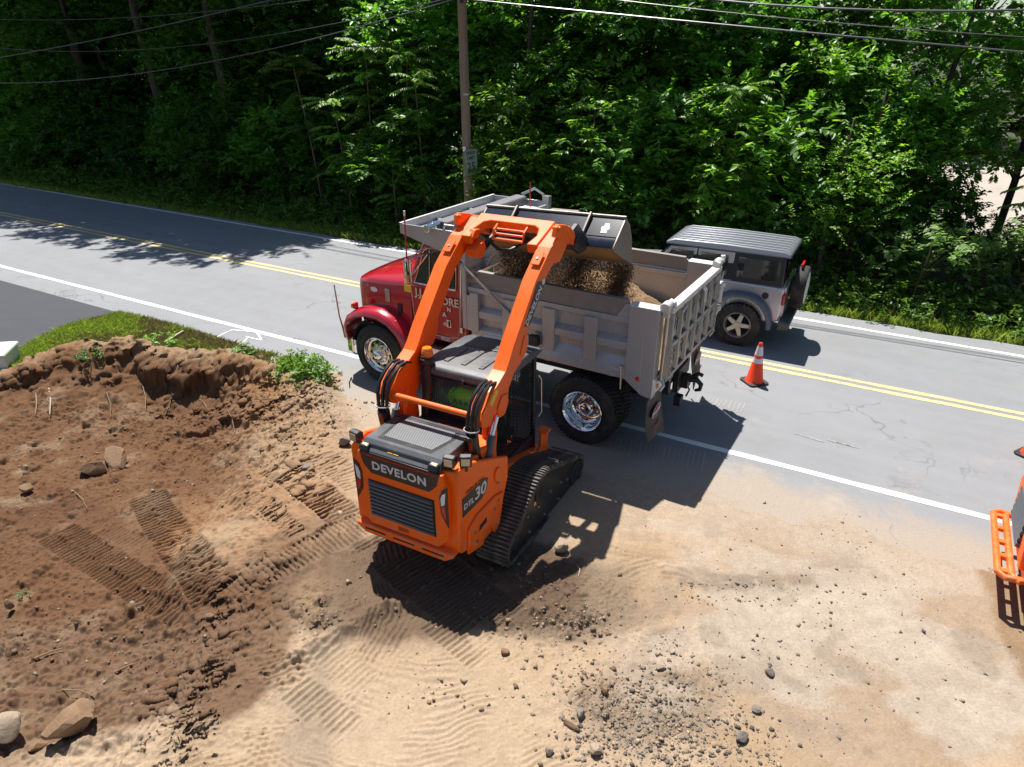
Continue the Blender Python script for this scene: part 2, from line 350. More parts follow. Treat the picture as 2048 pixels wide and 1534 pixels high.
def lot_mat():
    m, N, L, b = node_mat('pale_gravel_lot'); tc = N.new('ShaderNodeTexCoord').outputs['Object']
    c = n_mix(N, L, n_range(N, L, n_noise(N, L, tc, .6, 7, .65), .3, .7), (.40, .34, .30), (.30, .25, .21)); c = n_mix(N, L, n_range(N, L, n_noise(N, L, tc, 30, 4, .7), .3, .8, 0, .5), c, (.5, .44, .40))
    L.new(c, b.inputs['Base Color']); b.inputs['Roughness'].default_value = .9; return m
patch('gravel_lot', [rp(-70, 16.5), rp(-20, 17.5), rp(2, 17.), rp(14, 16.2), rp(18, 14.5), rp(26, 13.2), rp(40, 12), rp(70, 12), rp(70, 33), rp(-70, 33)], lot_mat(), -.03)
# dark asphalt driveway, upper left
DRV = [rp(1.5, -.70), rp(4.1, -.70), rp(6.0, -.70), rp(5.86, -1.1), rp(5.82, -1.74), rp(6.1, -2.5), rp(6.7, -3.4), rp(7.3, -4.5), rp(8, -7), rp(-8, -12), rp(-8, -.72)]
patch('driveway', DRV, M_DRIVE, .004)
# ------------------------------------------------------------------ the dug dirt
def polyd(X, Y, pts):
    """signed distance to an open polyline; positive on the right-hand side of its direction"""
    best = np.full(X.shape, 1e9); sg = np.ones(X.shape)
    for a, b in zip(pts[:-1], pts[1:]):
        dx, dy = b[0] - a[0], b[1] - a[1]; l2 = dx * dx + dy * dy
        t = np.clip(((X - a[0]) * dx + (Y - a[1]) * dy) / l2, 0, 1); ex = X - a[0] - t * dx; ey = Y - a[1] - t * dy; d = np.hypot(ex, ey)
        cr = (dx * (Y - a[1]) - dy * (X - a[0])) < 0; up = d < best; best = np.where(up, d, best); sg = np.where(up, np.where(cr, 1., -1.), sg)
    return best * sg
BANK = [(-12, 9.3), (-9.4, 9.95), (-8.5, 10.1), (-7.95, 10.45), (-7.5, 10.75), (-6.9, 10.9), (-5.96, 10.7), (-4.92, 10.3), (-4.02, 9.9), (-3.2, 9.35), (-2.55, 8.7), (-2.2, 7.9), (-2.0, 6.5), (-2.0, 1.0)]
DRVP = [(p.x, p.y) for p in (rp(6.0, -.70), rp(5.86, -1.1), rp(5.82, -1.74), rp(6.1, -2.5), rp(6.7, -3.4), rp(7.3, -4.5), rp(8, -7))]
def clods(X, Y, f, seed, dens=.45):
    """rounded lumps of broken soil, one per cell"""
    x = X * f; y = Y * f; ix = np.floor(x).astype(np.int64); iy = np.floor(y).astype(np.int64); out = np.zeros_like(X)
    for a in (-1, 0, 1):
        for b in (-1, 0, 1):
            cx = ix + a; cy = iy + b; h = _h(cx, cy, seed + 3); rr = np.where(h < dens, .25 + .45 * _h(cx, cy, seed + 4), .001)
            d = np.hypot((x - cx - _h(cx, cy, seed)) * (1 + .5 * _h(cx, cy, seed + 9)), y - cy - _h(cx, cy, seed + 1)) / rr
            out = np.maximum(out, rr * np.sqrt(np.clip(1 - d * d, 0, 1)))
    return out / f
def strips():
    # x0,y0 -> x1,y1 in the photograph, floor height, half width, bar pitch, depth
    return [((108, 1060), (385, 1245), -.24, .215, .062, .040), ((292, 985), (440, 1232), -.24, .22, .062, .042), ((545, 943), (712, 1070), -.12, .22, .062, .036),
            ((740, 1060), (462, 1218), -.16, .205, .062, .040), ((450, 992), (565, 1062), -.16, .15, .062, .022), ((215, 1055), (300, 1100), -.25, .12, .062, .018), ((640, 925), (720, 985), -.06, .2, .062, .020), ((500, 1010), (600, 1100), -.16, .11, .062, .022),
            ((740, 1085), (960, 1260), -.08, .22, .062, .036), ((840, 1090), (1030, 1250), -.06, .18, .062, .032), ((350, 1385), (342, 1490), -.14, .19, .062, .030), ((425, 1322), (434, 1405), -.16, .11, .062, .034),
            ((590, 1385), (700, 1480), -.08, .15, .062, .026), ((870, 1235), (975, 1320), -.04, .20, .062, .030), ((1225, 1085), (1420, 1108), .0, .15, .062, .012), ((1500, 1070), (1600, 1090), .0, .14, .062, .006), ((700, 1130), (820, 1100), -.08, .13, .062, .022),
            ((640, 1300), (740, 1380), -.05, .13, .062, .014), ((240, 1480), (330, 1465), -.14, .12, .062, .02)]
def terrain(X, Y):
    PXa, PYa = projv(X, Y, -.15 * np.ones_like(X)); S_, O_ = so(X, Y)
    n1 = fbm(X, Y, .9, 5, 3); n2 = fbm(X, Y, 3.1, 5, 11); n3 = fbm(X, Y, 13, 4, 23); n4 = vnoise(X, Y, 46, 31); nr = 1 - np.abs(2 * fbm(X, Y, 2.4, 4, 57) - 1)
    # -- the thrown-up bank: rises from the lawn to a crest, then slumps down to the worked floor
    d = polyd(X, Y, BANK) + (n2 - .5) * .22 + (n1 - .5) * .6
    side = sstep(-1.6, -3.4, X)
    cr = np.interp(X, [-9.3, -8.4, -7.7, -6.8, -5.8, -4.8, -3.8, -3.0, -2.3, -1.8], [.05, .12, .38, .42, .34, .37, .30, .20, .08, 0])
    w = np.interp(X, [-9.3, -7.6, -6.6, -5, -4, -3, -2.2], [1.9, 1.8, 1.5, 1.5, 1.8, 1.9, 1.9]); D = np.interp(X, [-9.3, -7.5, -6.5, -5, -4, -3, -2.3, -1.5], [.24, .26, .30, .30, .26, .2, .10, .0])
    up = sstep(-.50, -.04, d); dn = np.clip(d / w, 0, 1); dn = 1 - (1 - dn) ** np.interp(X, [-7, -6, -4.6, -3.6], [1.35, 1.6, 1.5, 1.0])
    z = cr * up * (.75 + .5 * n1) * (1 - dn) - D * dn
    fl = 1 - sstep(-2.9, -.7, X + .25 * (Y - 7)); z = np.where(d > 0, z * (fl * .9 + .1), z); z *= 1 - .45 * sstep(7.2, 4.2, Y)
    # scarps where the bucket has bitten, with soil slumped below them
    bite = np.interp(X, [-7.2, -6.5, -6.0, -4.9, -4.4, -3.9], [0, .5, 1, 1, .5, 0])
    z += -.30 * bite * sstep(.10, .30, d + (n2 - .5) * .5 + (n1 - .5) * .3 + (n3 - .5) * .12) * (1 - sstep(.6, 1.6, d))
    bite2 = np.interp(X, [-9.3, -8.8, -8.0, -7.3, -6.8], [.4, .8, .9, .5, 0]); z += -.15 * bite2 * sstep(.26, .44, d + (n2 - .5) * .4) * (1 - sstep(.6, 1.6, d))
    bite3 = np.interp(X, [-5.4, -4.9, -4.2, -3.7], [0, 1, 1, 0]); z += -.13 * bite3 * sstep(1.0, 1.14, d + (n2 - .5) * .7 + (n1 - .5)) * (1 - sstep(1.4, 2.3, d))
    heap = sstep(-.35, .1, d) * sstep(2.6, 1.2, d) * side
    z += heap * ((nr - .6) * .12 + (n2 - .5) * .12 + (n3 - .5) * .05)
    pit = sstep(-.45, .0, d)
    # -- hollows and windrows on the floor
    z += -.12 * np.exp(-(((PXa - 330) / 150) ** 2 + ((PYa - 1290) / 90) ** 2)) - .08 * np.exp(-(((PXa - 90) / 260) ** 2 + ((PYa - 1400) / 120) ** 2))
    z += -.08 * np.exp(-(((PXa - 850) / 170) ** 2 + ((PYa - 1180) / 90) ** 2)) + .06 * np.exp(-(((PXa - 690) / 110) ** 2 + ((PYa - 1235) / 45) ** 2)) - .05 * np.exp(-(((PXa - 1180) / 90) ** 2 + ((PYa - 1290) / 60) ** 2))
    z += .10 * np.exp(-((PYa - 1330 + .55 * (PXa - 620) + 20 * (n2 - .5)) / 16) ** 2) * sstep(560, 600, PXa) * sstep(860, 780, PXa) * (.5 + n3)
    z += .05 * np.exp(-(((PXa - 1080) / 130) ** 2 + ((PYa - 1245) / 40) ** 2))
    # -- how rough: clods in the dug soil, smooth graded sand elsewhere
    B_ = lambda x, y, rx, ry: np.exp(-(((PXa - x) / rx) ** 2 + ((PYa - y) / ry) ** 2))
    rgh = np.clip(pit * side * .95 + .8 * B_(1090, 1230, 150, 75) + .6 * B_(650, 1230, 80, 60) + .9 * B_(300, 1300, 220, 110) + .6 * B_(1250, 1420, 180, 130), 0, 1.1)
    rgh *= 1 - .8 * B_(480, 1070, 270, 110)
    zb = z + (n2 - .5) * .02; c1 = clods(X, Y, 5.5, 71, .30); c2 = clods(X, Y, 15, 81, .42); c3 = clods(X, Y, 38, 91, .35)
    z += rgh * (.85 * c1 * np.clip(n2 * 2.4 - .7, 0, 1) + 1.0 * c2 * np.clip(n1 * 2 - .4, .2, 1) + 1.0 * c3 + (n3 - .5) * .05 + (n4 - .5) * .012)
    z += ((n2 - .5) * .035 + (n3 - .5) * .010 + (n4 - .5) * .003) * (1 - .3 * rgh) + c3 * .6 * np.clip(n1 * 3 - 1.4, 0, 1) * (1 - rgh)
    # -- crawler tread prints, real bars pressed into the floor
    printed = np.zeros_like(X)
    for a, b, fz, hw, pitch, dep in strips():
        a = g(*a, fz); b = g(*b, fz); v = (b - a); ln = v.length; v = v / ln
        t = (X - a.x) * v.x + (Y - a.y) * v.y; ww = (X - a.x) * -v.y + (Y - a.y) * v.x
        bx_ = (np.abs(ww) < hw + .2) & (t > -.2) & (t < ln + .2)
        if not bx_.any(): continue
        m1, m2, m3 = n1[bx_], n2[bx_], n3[bx_]; t = t[bx_] + .05 * (m1 - .5) + .004 * (m3 - .5); w2 = ww[bx_] + .05 * (m1 - .5) + .02 * (m3 - .5); zz = z[bx_]
        k = sstep(hw + .012, hw - .012, np.abs(w2)) * sstep(-.02, .03, t) * sstep(ln + .02, ln - .05, t) * np.clip((m2 - .20) * 7, .1, 1)
        ph = (t / pitch) % 1.0; bar = np.clip(1.25 - np.abs(ph - .5) * 4.0, 0, 1)
        prof = -dep * .5 + dep * (bar * (.95 + .5 * (m3 - .5))); mid = np.exp(-(w2 / (hw * .12)) ** 2) * np.clip(m3 - .35, 0, 1) * dep * 1.6
        edge = np.exp(-((np.abs(w2) - hw - .025) / .03) ** 2) * dep * .5 * m3 * sstep(0, .1, t) * sstep(ln, ln - .1, t)
        z[bx_] = zz * (1 - .9 * k) + zb[bx_] * .9 * k + k * (prof + mid) + edge; printed[bx_] = np.maximum(printed[bx_], k)
    # -- scuffed arcs where the machine turned on the spot
    for (cx, cy, r0, r1, a0, a1, amp, pit_) in ((870, 1120, 1.2, 2.9, 3.5, 6.0, .0065, .058), (560, 1230, .35, 1.5, 4.2, 7.2, .010, .055), (1330, 1230, .35, 1.0, .3, 2.9, .006, .08), (420, 1240, .9, 2.0, 4.5, 6.2, .006, .055)):
        c = g(cx, cy); rr = np.hypot(X - c.x, Y - c.y); an = np.arctan2(Y - c.y, X - c.x) % (2 * math.pi)
        an2 = np.where(an < a0 - .2, an + 2 * math.pi, an); k = sstep(a0, a0 + .35, an2) * sstep(a1, a1 - .35, an2) * sstep(r0, r0 + .2, rr) * sstep(r1, r1 - .3, rr) * np.clip((n2 - .45) * 7, 0, 1) * (1 - printed)
        wv_ = np.sin((rr + .5 * n1 + .10 * n2) / pit_ * 2 * math.pi); z += k * amp * (np.sign(wv_) * np.abs(wv_) ** .7) * (.5 + n3)
    # -- the verge: grass sod, then the tarmac edge, where the dirt thins out irregularly
    b_off = bnd(S_); edge = (b_off - O_) + (n2 - .5) * .3 + (n1 - .5) * .3
    edge_g = (b_off - O_) + (n2 - .5) * .12
    isg = sstep(12.6, 11.8, S_); edge = edge * (1 - isg) + edge_g * isg
    z = np.where(edge < .5, np.minimum(z, np.clip(edge * .05, -.06, .004) + .3 * np.clip(edge - .1, 0, 1)), z)
    z = np.where((edge > .2) & (O_ > b_off - 1.5) & (S_ > 12.9), np.maximum(z, .005 + .003 * n3), z)
    dv = -polyd(X, Y, DRVP); z = np.where(-dv > -.02, np.minimum(z, .001 + np.clip(dv * .08, -.05, .0)), z)
    z = np.where((d < -.3) & (dv > 0) & (S_ < 12.4) & (edge > 0), z + .03 * sstep(.0, .3, dv) * sstep(0, .2, edge), z)
    return z, d, edge, n1, n2, n3, PXa, PYa, S_, O_, dv, printed
def blob(px, py, rx, ry, rot=0.):
    c, s = math.cos(rot), math.sin(rot); X = gpx - px; Y = gpy - py
    return np.exp(-(((X * c + Y * s) / rx) ** 2 + ((-X * s + Y * c) / ry) ** 2))
def soil():
    mixc = lambda a, b, k: a * (1 - k[..., None]) + np.array(b) * k[..., None]
    w = (q2 - .5) * 1.4 + (q3 - .5) * .8; col = np.ones(gx.shape + (3,)) * np.array(SAND)
    cut = lambda b, lo=.25, hi=.55: sstep(lo, hi, b + w * .28)
    col = mixc(col, SAND2, np.clip(q1 * 1.6 - .45, 0, 1) * .7)
    col = mixc(col, GREY, cut(blob(1750, 1200, 400, 230) * .9 + blob(1800, 1400, 260, 170) * .8) * .75)
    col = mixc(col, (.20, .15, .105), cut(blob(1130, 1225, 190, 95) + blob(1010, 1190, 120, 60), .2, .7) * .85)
    col = mixc(col, (.17, .13, .1), cut(blob(1300, 1430, 190, 110) + blob(1480, 1185, 160, 26) * q3 * 1.5 + blob(1680, 1160, 80, 40) * .8 + blob(1330, 1300, 40, 22), .25, .75) * .6)
    col = mixc(col, (.25, .185, .125), cut(blob(1260, 1130, 90, 6, .1) + .8 * blob(1400, 1180, 130, 30) * q2 * 2 + blob(1580, 1075, 70, 12) * .6, .3, .8) * .5)
    sp_ = fbm(gx + .4 * gy, gy * 2.2, 1.1, 5, 131); col = mixc(col, (.33, .225, .135), sstep(.54, .66, sp_) * sstep(1150, 1350, gpx) * .55); col = mixc(col, (.47, .40, .33), sstep(.45, .33, sp_) * sstep(1150, 1350, gpx) * .6); col = mixc(col, (.26, .21, .165), sstep(.62, .70, fbm(gx, gy, 2.6, 5, 137)) * sstep(1150, 1350, gpx) * .5)
    left = sstep(760, 600, gpx + 60 * (q1 - .5)) * sstep(1290, 1190, gpy + .35 * (gpx - 640) * 0 + 50 * (q1 - .5))
    col = mixc(col, TAN, left * (.75 + .25 * (q1 > .5)))
    col = mixc(col, SAND2, cut(blob(640, 830, 90, 110, .7) + .8 * blob(470, 1080, 120, 45) + .7 * blob(600, 960, 120, 60) + .5 * blob(520, 900, 160, 30), .3, .8) * .75)
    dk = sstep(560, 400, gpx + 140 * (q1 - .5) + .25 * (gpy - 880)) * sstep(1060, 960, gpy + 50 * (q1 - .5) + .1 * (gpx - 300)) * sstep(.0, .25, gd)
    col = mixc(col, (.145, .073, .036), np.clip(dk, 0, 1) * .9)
    dk2 = cut(blob(40, 1280, 380, 230, .1) + blob(330, 1300, 190, 110) + .9 * blob(500, 1330, 60, 130, .3) + .8 * blob(130, 1080, 160, 120), .3, .6); col = mixc(col, DARK, dk2 * .82)
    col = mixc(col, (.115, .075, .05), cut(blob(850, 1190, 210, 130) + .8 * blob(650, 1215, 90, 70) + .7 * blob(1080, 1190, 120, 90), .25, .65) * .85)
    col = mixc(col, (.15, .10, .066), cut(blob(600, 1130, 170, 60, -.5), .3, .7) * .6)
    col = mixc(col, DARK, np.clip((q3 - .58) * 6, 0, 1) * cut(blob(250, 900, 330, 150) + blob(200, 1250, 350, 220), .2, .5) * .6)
    nb = sstep(1.3, .0, gedge) * sstep(11.5, 13.5, gS); col = mixc(col, DUSTC, nb)
    col = mixc(col, (.27, .18, .105), sstep(1925, 1950, gpx - .42 * (gpy - 1150) + 40 * (q2 - .5) + 16 * (q3 - .5)) * sstep(1145, 1170, gpy + 30 * (q3 - .5)) * .85)
    col = mixc(col, SAND2, np.clip(q2 * 3 - 1.45, 0, 1) * sstep(.55, .1, gd) * sstep(-.3, 0, gd) * .7)
    col = mixc(col, (.17, .10, .06), np.clip(q1 * 4 - 2.1, 0, 1) * sstep(.3, .8, gd) * sstep(700, 500, gpx) * .6); col = mixc(col, (.33, .245, .165), np.clip(q2 * 4 - 2.3, 0, 1) * sstep(.5, 1.2, gd) * sstep(760, 600, gpx) * .55)
    # weathered dry crust near the grass, then the sod
    out = sstep(.05, -.35, gd + (q2 - .5) * .5); col = mixc(col, (.30, .235, .17), out * sstep(700, 640, gpx) * .8)
    sod = sstep(-.28, -.62, gd + (q2 - .5) * .75) * sstep(13.0, 12.2, gS) * sstep(-.02, .06, gedge) * np.where(gdv > 0, 1, 0) * sstep(.25, .5, .62 * q2 + .4 * q1 + sstep(9.6, 7.8, gS) * .3 - .12 * sstep(9.2, 10.5, gS))
    col = mixc(col, (.17, .165, .065), sod * .95)
    col *= (1 + (q3 - .5) * .22)[..., None]
    return col, sod
FX0, FX1, FY0, FY1 = -7.7, 1.9, 3.0, 9.6                                   # the worked floor gets the finer mesh
GR = []
for gi, (x0, x1, y0, y1, GS) in enumerate(((RX0, RX1, RY0, RY1, .026), (FX0, FX1, FY0, FY1, .0118))):
    nx = int((x1 - x0) / GS) + 1; ny = int((y1 - y0) / GS) + 1
    gx, gy = np.meshgrid(np.linspace(x0, x1, nx), np.linspace(y0, y1, ny), indexing='ij')
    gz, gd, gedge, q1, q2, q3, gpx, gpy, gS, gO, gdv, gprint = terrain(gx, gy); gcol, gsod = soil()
    keep = (gO < bnd(gS) + .45) & (gdv > -.35)
    sx_, sy_ = np.gradient(gz, (x1 - x0) / (nx - 1), (y1 - y0) / (ny - 1)); sl = np.hypot(sx_, sy_); st_ = sstep(.5, 1.6, sl) * sstep(-.5, -.1, gd) * sstep(1.15, .7, gd) * sstep(-1.9, -2.8, gx)     # crumble the steep faces sideways so they are not curtains
    al = gx * .85 - gy * .5; nd = (fbm(al, gz * 1.6 + .3 * gy, 4.5, 4, 301) - .5) * .34 + (fbm(al, gz * 1.5, 14, 3, 302) - .5) * .12; px_ = gx - sx_ / np.maximum(sl, .05) * nd * st_; py_ = gy - sy_ / np.maximum(sl, .05) * nd * st_
    fk = keep[:-1, :-1] & keep[1:, 1:] & keep[1:, :-1] & keep[:-1, 1:]
    if gi == 0: ins = (gx > FX0 + .03) & (gx < FX1 - .03) & (gy > FY0 + .03) & (gy < FY1 - .03); fk &= ~(ins[:-1, :-1] & ins[1:, 1:])
    idx = np.arange(nx * ny).reshape(nx, ny); quads = np.stack([idx[:-1, :-1], idx[1:, :-1], idx[1:, 1:], idx[:-1, 1:]], -1)[fk]
    used = np.unique(quads); remap = -np.ones(nx * ny, np.int64); remap[used] = np.arange(len(used))
    GR.append(dict(x0=x0, y0=y0, dx=(x1 - x0) / (nx - 1), dy=(y1 - y0) / (ny - 1), nx=nx, ny=ny, z=gz, V=np.stack([px_.ravel()[used], py_.ravel()[used], gz.ravel()[used] - (.002 if gi == 0 else 0)], -1), F=remap[quads], C=gcol.reshape(-1, 3)[used], x=gx.ravel()[used], sod=gsod.ravel()[used], S=gS.ravel()[used]))
V_ = np.concatenate([q['V'] for q in GR]); F_ = np.concatenate([GR[0]['F'], GR[1]['F'] + len(GR[0]['V'])]); C_ = np.concatenate([q['C'] for q in GR])
me = npmesh('dirt', V_, F_)
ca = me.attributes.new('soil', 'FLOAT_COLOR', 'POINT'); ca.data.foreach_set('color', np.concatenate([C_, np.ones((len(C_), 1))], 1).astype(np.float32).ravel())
def dirt_mat():
    m, N, L, b = node_mat('dug_soil'); tc = N.new('ShaderNodeTexCoord').outputs['Object']; at = N.new('ShaderNodeAttribute'); at.attribute_name = 'soil'
    f = n_noise(N, L, tc, 38, 6, .75); f2 = n_noise(N, L, tc, 150, 4, .7); md = n_noise(N, L, tc, 7, 7, .7)
    c = n_mix(N, L, n_range(N, L, f, .3, .75), at.outputs['Color'], n_mix(N, L, 1., at.outputs['Color'], (.68, .62, .55), 'MULTIPLY'))
    c = n_mix(N, L, n_range(N, L, f2, .66, .74, 0, .55), c, (.10, .07, .05)); c = n_mix(N, L, n_range(N, L, f2, .30, .24, 0, .4), c, (.5, .40, .29))
    c = n_mix(N, L, n_range(N, L, md, .5, .75, 0, .4), c, n_mix(N, L, 1., c, (.72, .68, .64), 'MULTIPLY'))
    L.new(c, b.inputs['Base Color']); b.inputs['Roughness'].default_value = .95; b.inputs['Specular IOR Level'].default_value = .2
    n_bump(N, L, n_math(N, L, 'ADD', f, n_math(N, L, 'MULTIPLY', f2, .5)), .55, .02, b); return m
M_DIRT = dirt_mat()
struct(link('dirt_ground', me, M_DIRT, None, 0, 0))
def zat(x, y):
    q = GR[1] if FX0 < x < FX1 and FY0 < y < FY1 else GR[0]
    i = min(max(int(round((x - q['x0']) / q['dx'])), 0), q['nx'] - 1); j = min(max(int(round((y - q['y0']) / q['dy'])), 0), q['ny'] - 1); return float(q['z'][i, j])
def on_dirt(px, py):
    z = -.1
    for _ in range(6): p = g(px, py, z); z = .5 * z + .5 * zat(p.x, p.y)
    return Vector((p.x, p.y, zat(p.x, p.y)))

# pale bar prints left on the tarmac by crawler treads
pm = bpy.data.meshes.new('bar_prints'); V_, F_ = [], []
for row, (xa, ya, xb, yb, n_, hx, hy) in enumerate(((1205, 872, 1410, 905, 22, -7, 38), (1400, 792, 1490, 808, 11, -9, 20), (1655, 880, 1700, 892, 6, 18, 6), (1590, 868, 1630, 880, 5, 18, 6))):
    for i in range(n_):
        x = xa + (xb - xa) * i / (n_ - 1); y = ya + (yb - ya) * i / (n_ - 1); a = g(x, y); b = g(x + hx, y + hy * random.uniform(.6, 1.1)); d_ = (b - a).normalized(); w_ = Vector((-d_.y, d_.x, 0)) * random.uniform(.004, .011); k = len(V_)
        V_ += [(p.x, p.y, .0065) for p in (a - w_, a + w_, b + w_ * .6, b - w_ * .6)]; F_.append((k, k + 1, k + 2, k + 3))
pm.from_pydata(V_, [], F_); o = link('tread_dust_print', pm, mat('dust_print', (.36, .335, .30), .9, vary=.3), road, 0, 0); o.matrix_parent_inverse = road.matrix_basis.inverted(); struct(o, 'stuff')
# ------------------------------------------------------------------ shared finishes
DUST = (.38, .30, .21)
M_RED = mat('red_truck_paint', (.42, .010, .022), .22, 0, dust=(.28, .12, .10), dscale=3, damt=.16, coat=1., vary=.08)
M_GREYP = mat('grey_body_paint', (.45, .45, .46), .26, .25, wear=[((.17, .15, .135), 9., .70), ((.20, .085, .04), 19., .735)], dust=(.33, .29, .25), dscale=2.2, damt=.25, vary=.1, streak=True, bump=.04, bscale=9)
M_GREYL = mat('pale_grey_edge', (.62, .60, .58), .45, .1, dust=(.36, .30, .24), dscale=7, damt=.3)
M_BOARD = mat('worn_steel_board', (.24, .225, .215), .55, .35, dust=(.36, .31, .26), dscale=4, damt=.4, vary=.22, bump=.08, bscale=14)
M_TAIL = mat('scuffed_tailgate', (.20, .215, .225), .28, .6, dust=(.44, .40, .35), dscale=9, damt=.42, vary=.3, streak=True, bump=.12, bscale=12)
M_CHROME = mat('chrome', (.80, .80, .80), .09, 1.)
M_ALU = mat('polished_aluminium', (.66, .66, .67), .24, 1., dust=(.3, .25, .2), dscale=9, damt=.15)
M_STEEL = mat('plain_steel', (.45, .45, .46), .35, .9)
M_TYRE = mat('tyre_rubber', (.018, .018, .019), .75, 0, dust=(.20, .155, .11), dscale=5, damt=.28, bump=.1, bscale=60)
M_BLACK = mat('black_frame_paint', (.014, .014, .015), .5, 0, dust=(.16, .13, .10), dscale=5, damt=.2)
M_GLASSD = mat('dark_window_glass', (.018, .026, .024), .04, 0, spec=.9)
M_FLAP = mat('rubber_mud_flap', (.052, .047, .043), .7, 0, dust=(.30, .24, .18), dscale=5, damt=.35)
M_CREAM = mat('cream_lettering', (.72, .62, .46), .5); M_WHITE = mat('white_paint', (.78, .78, .76), .45)
M_LOGO = mat('red_emblem', (.32, .025, .02), .4); M_REDL = mat('red_lens', (.55, .012, .012), .15, spec=.8); M_AMB = mat('amber_lens', (.8, .26, .02), .15, spec=.8)
M_COPPER = mat('copper_rod', (.45, .22, .12), .4, .6); M_REDROD = mat('red_rod', (.55, .02, .03), .35)
M_YEL = mat('yellow_sticker', (.78, .55, .03), .45)
M_DARKIN = mat('shadowed_interior', (.012, .012, .012), .8)
def tyre(name, c, r, w, parent, rin, lugs=0, side=-1):
    """tyre round the X axis; side = -1 when the outer face looks to -X"""
    h = w / 2; mb = MB()
    prof = [(rin, -h * .78), (rin + .02, -h * .92), (rin + (r - rin) * .5, -h), (r - .055, -h * .96), (r - .022, -h * .86), (r - .012, -h * .78), (r - .012, h * .78), (r - .022, h * .86), (r - .055, h * .96), (rin + (r - rin) * .5, h), (rin + .02, h * .92), (rin, h * .78)]
    mb.lathe(prof, c, (1, 0, 0), 56, True); C0 = Vector(c)
    for rr, hh in ((r - .075, -h * .985), (rin + .045, -h * .985)):
        for sgn in (1, -1): mb.lathe([(rr - .006, sgn * hh), (rr - .003, sgn * (hh - .005)), (rr + .003, sgn * (hh - .005)), (rr + .006, sgn * hh)], c, (1, 0, 0), 48)
    if lugs:
        for i in range(lugs):
            a = 2 * math.pi * i / lugs; 
            for k, (x0, x1, sk) in enumerate(((-h * .9, -h * .32, 0), (-h * .26, h * .26, .5), (h * .32, h * .9, 0))):
                aa = a + sk * 2 * math.pi / lugs; M = Matrix.Translation(C0) @ Matrix.Rotation(aa, 4, 'X')
                b = MB().bb(x0, x1, -math.pi * r / lugs * .62, math.pi * r / lugs * .62, r - .02, r + .004); b.xf(M); mb.add(b.v, b.f)
    else:
        for x0 in (-h * .74, -h * .38, -h * .02 - .012, h * .3, h * .62):
            mb.lathe([(r - .014, x0), (r + .002, x0 + .004), (r + .002, x0 + w * .13), (r - .014, x0 + w * .13 + .004)], c, (1, 0, 0), 56)
    return mb.build(name, M_TYRE, parent, 0, 30)
T_O = (1.6557, 9.0260, 0.)
truck = thing('dump_truck', 'red and grey dump truck standing at the roadside under the loader bucket', 'dump truck', T_O, R(58.825))
# -- chassis
c = MB()
for s in (-1, 1): c.bb(s * .36, s * .46, -.85, 4.45, .70, .93)
for y in (-.8, .6, 1.6, 2.6, 4.4): c.bb(-.36, .36, y, y + .1, .74, .88)
c.cyl((-.95, .1, .505), (.95, .1, .505), .09, n=16); c.lathe([(.001, -.2), (.17, -.14), (.22, 0), (.17, .14), (.001, .2)], (0, .1, .505), (0, 1, 0), 16)
c.cyl((-.95, 3.77, .46), (.95, 3.77, .46), .055, n=10); c.cyl((0, .3, .55), (0, 3.2, .75), .05, n=10); c.cyl((.3, 1.3, .85), (-.1, 2.0, .5), .1, n=12)
c.build('chassis_frame', M_BLACK, truck, .004)
fx = MB(); fx.cyl((-.8, 1.2, .62), (-.8, 2.0, .62), .22, n=24); fx.build('fuel_tank', M_ALU, truck, .02)
fx = MB(); fx.bb(-1.04, -.55, 2.2, 2.95, .42, .80); fx.build('battery_box', M_ALU, truck, .02)
fx = MB(); fx.bb(-1.1, -.85, 2.25, 2.9, .80, .83); [fx.bb(-1.1, -.85, 2.25 + .07 * k, 2.28 + .07 * k, .83, .838) for k in range(9)]; fx.build('cab_step', M_ALU, truck, .003)
# -- wheels
def rim_front(c, s, par):
    m = MB(); f = s
    m.lathe([(.285, -f * .02), (.292, f * .105), (.30, f * .118), (.288, f * .122), (.268, f * .10), (.262, f * .06), (.235, f * .045), (.15, f * .052), (.142, f * .08), (.10, f * .09), (.085, f * .14), (.06, f * .16), (.001, f * .165)], c, (1, 0, 0), 48)
    o = m.build('rim', M_CHROME, par, 0, 40); C0 = Vector(c)
    h = MB()
    for i in range(10):
        a = 2 * math.pi * i / 10; p = C0 + Vector((f * .055, math.cos(a) * .2, math.sin(a) * .2)); h.cyl(p - Vector((f * .012, 0, 0)), p + Vector((f * .0012, 0, 0)), .026, n=14)
    struct(h.build('hand_hole', M_DARKIN, o, 0, 30), 'stuff')
    h = MB()
    for i in range(10):
        a = 2 * math.pi * (i + .5) / 10; p = C0 + Vector((f * .05, math.cos(a) * .124, math.sin(a) * .124)); h.cyl(p, p + Vector((f * .055, 0, 0)), .019, .015, n=8)
    struct(h.build('lug_nut', M_CHROME, o, .003, 30), 'stuff')
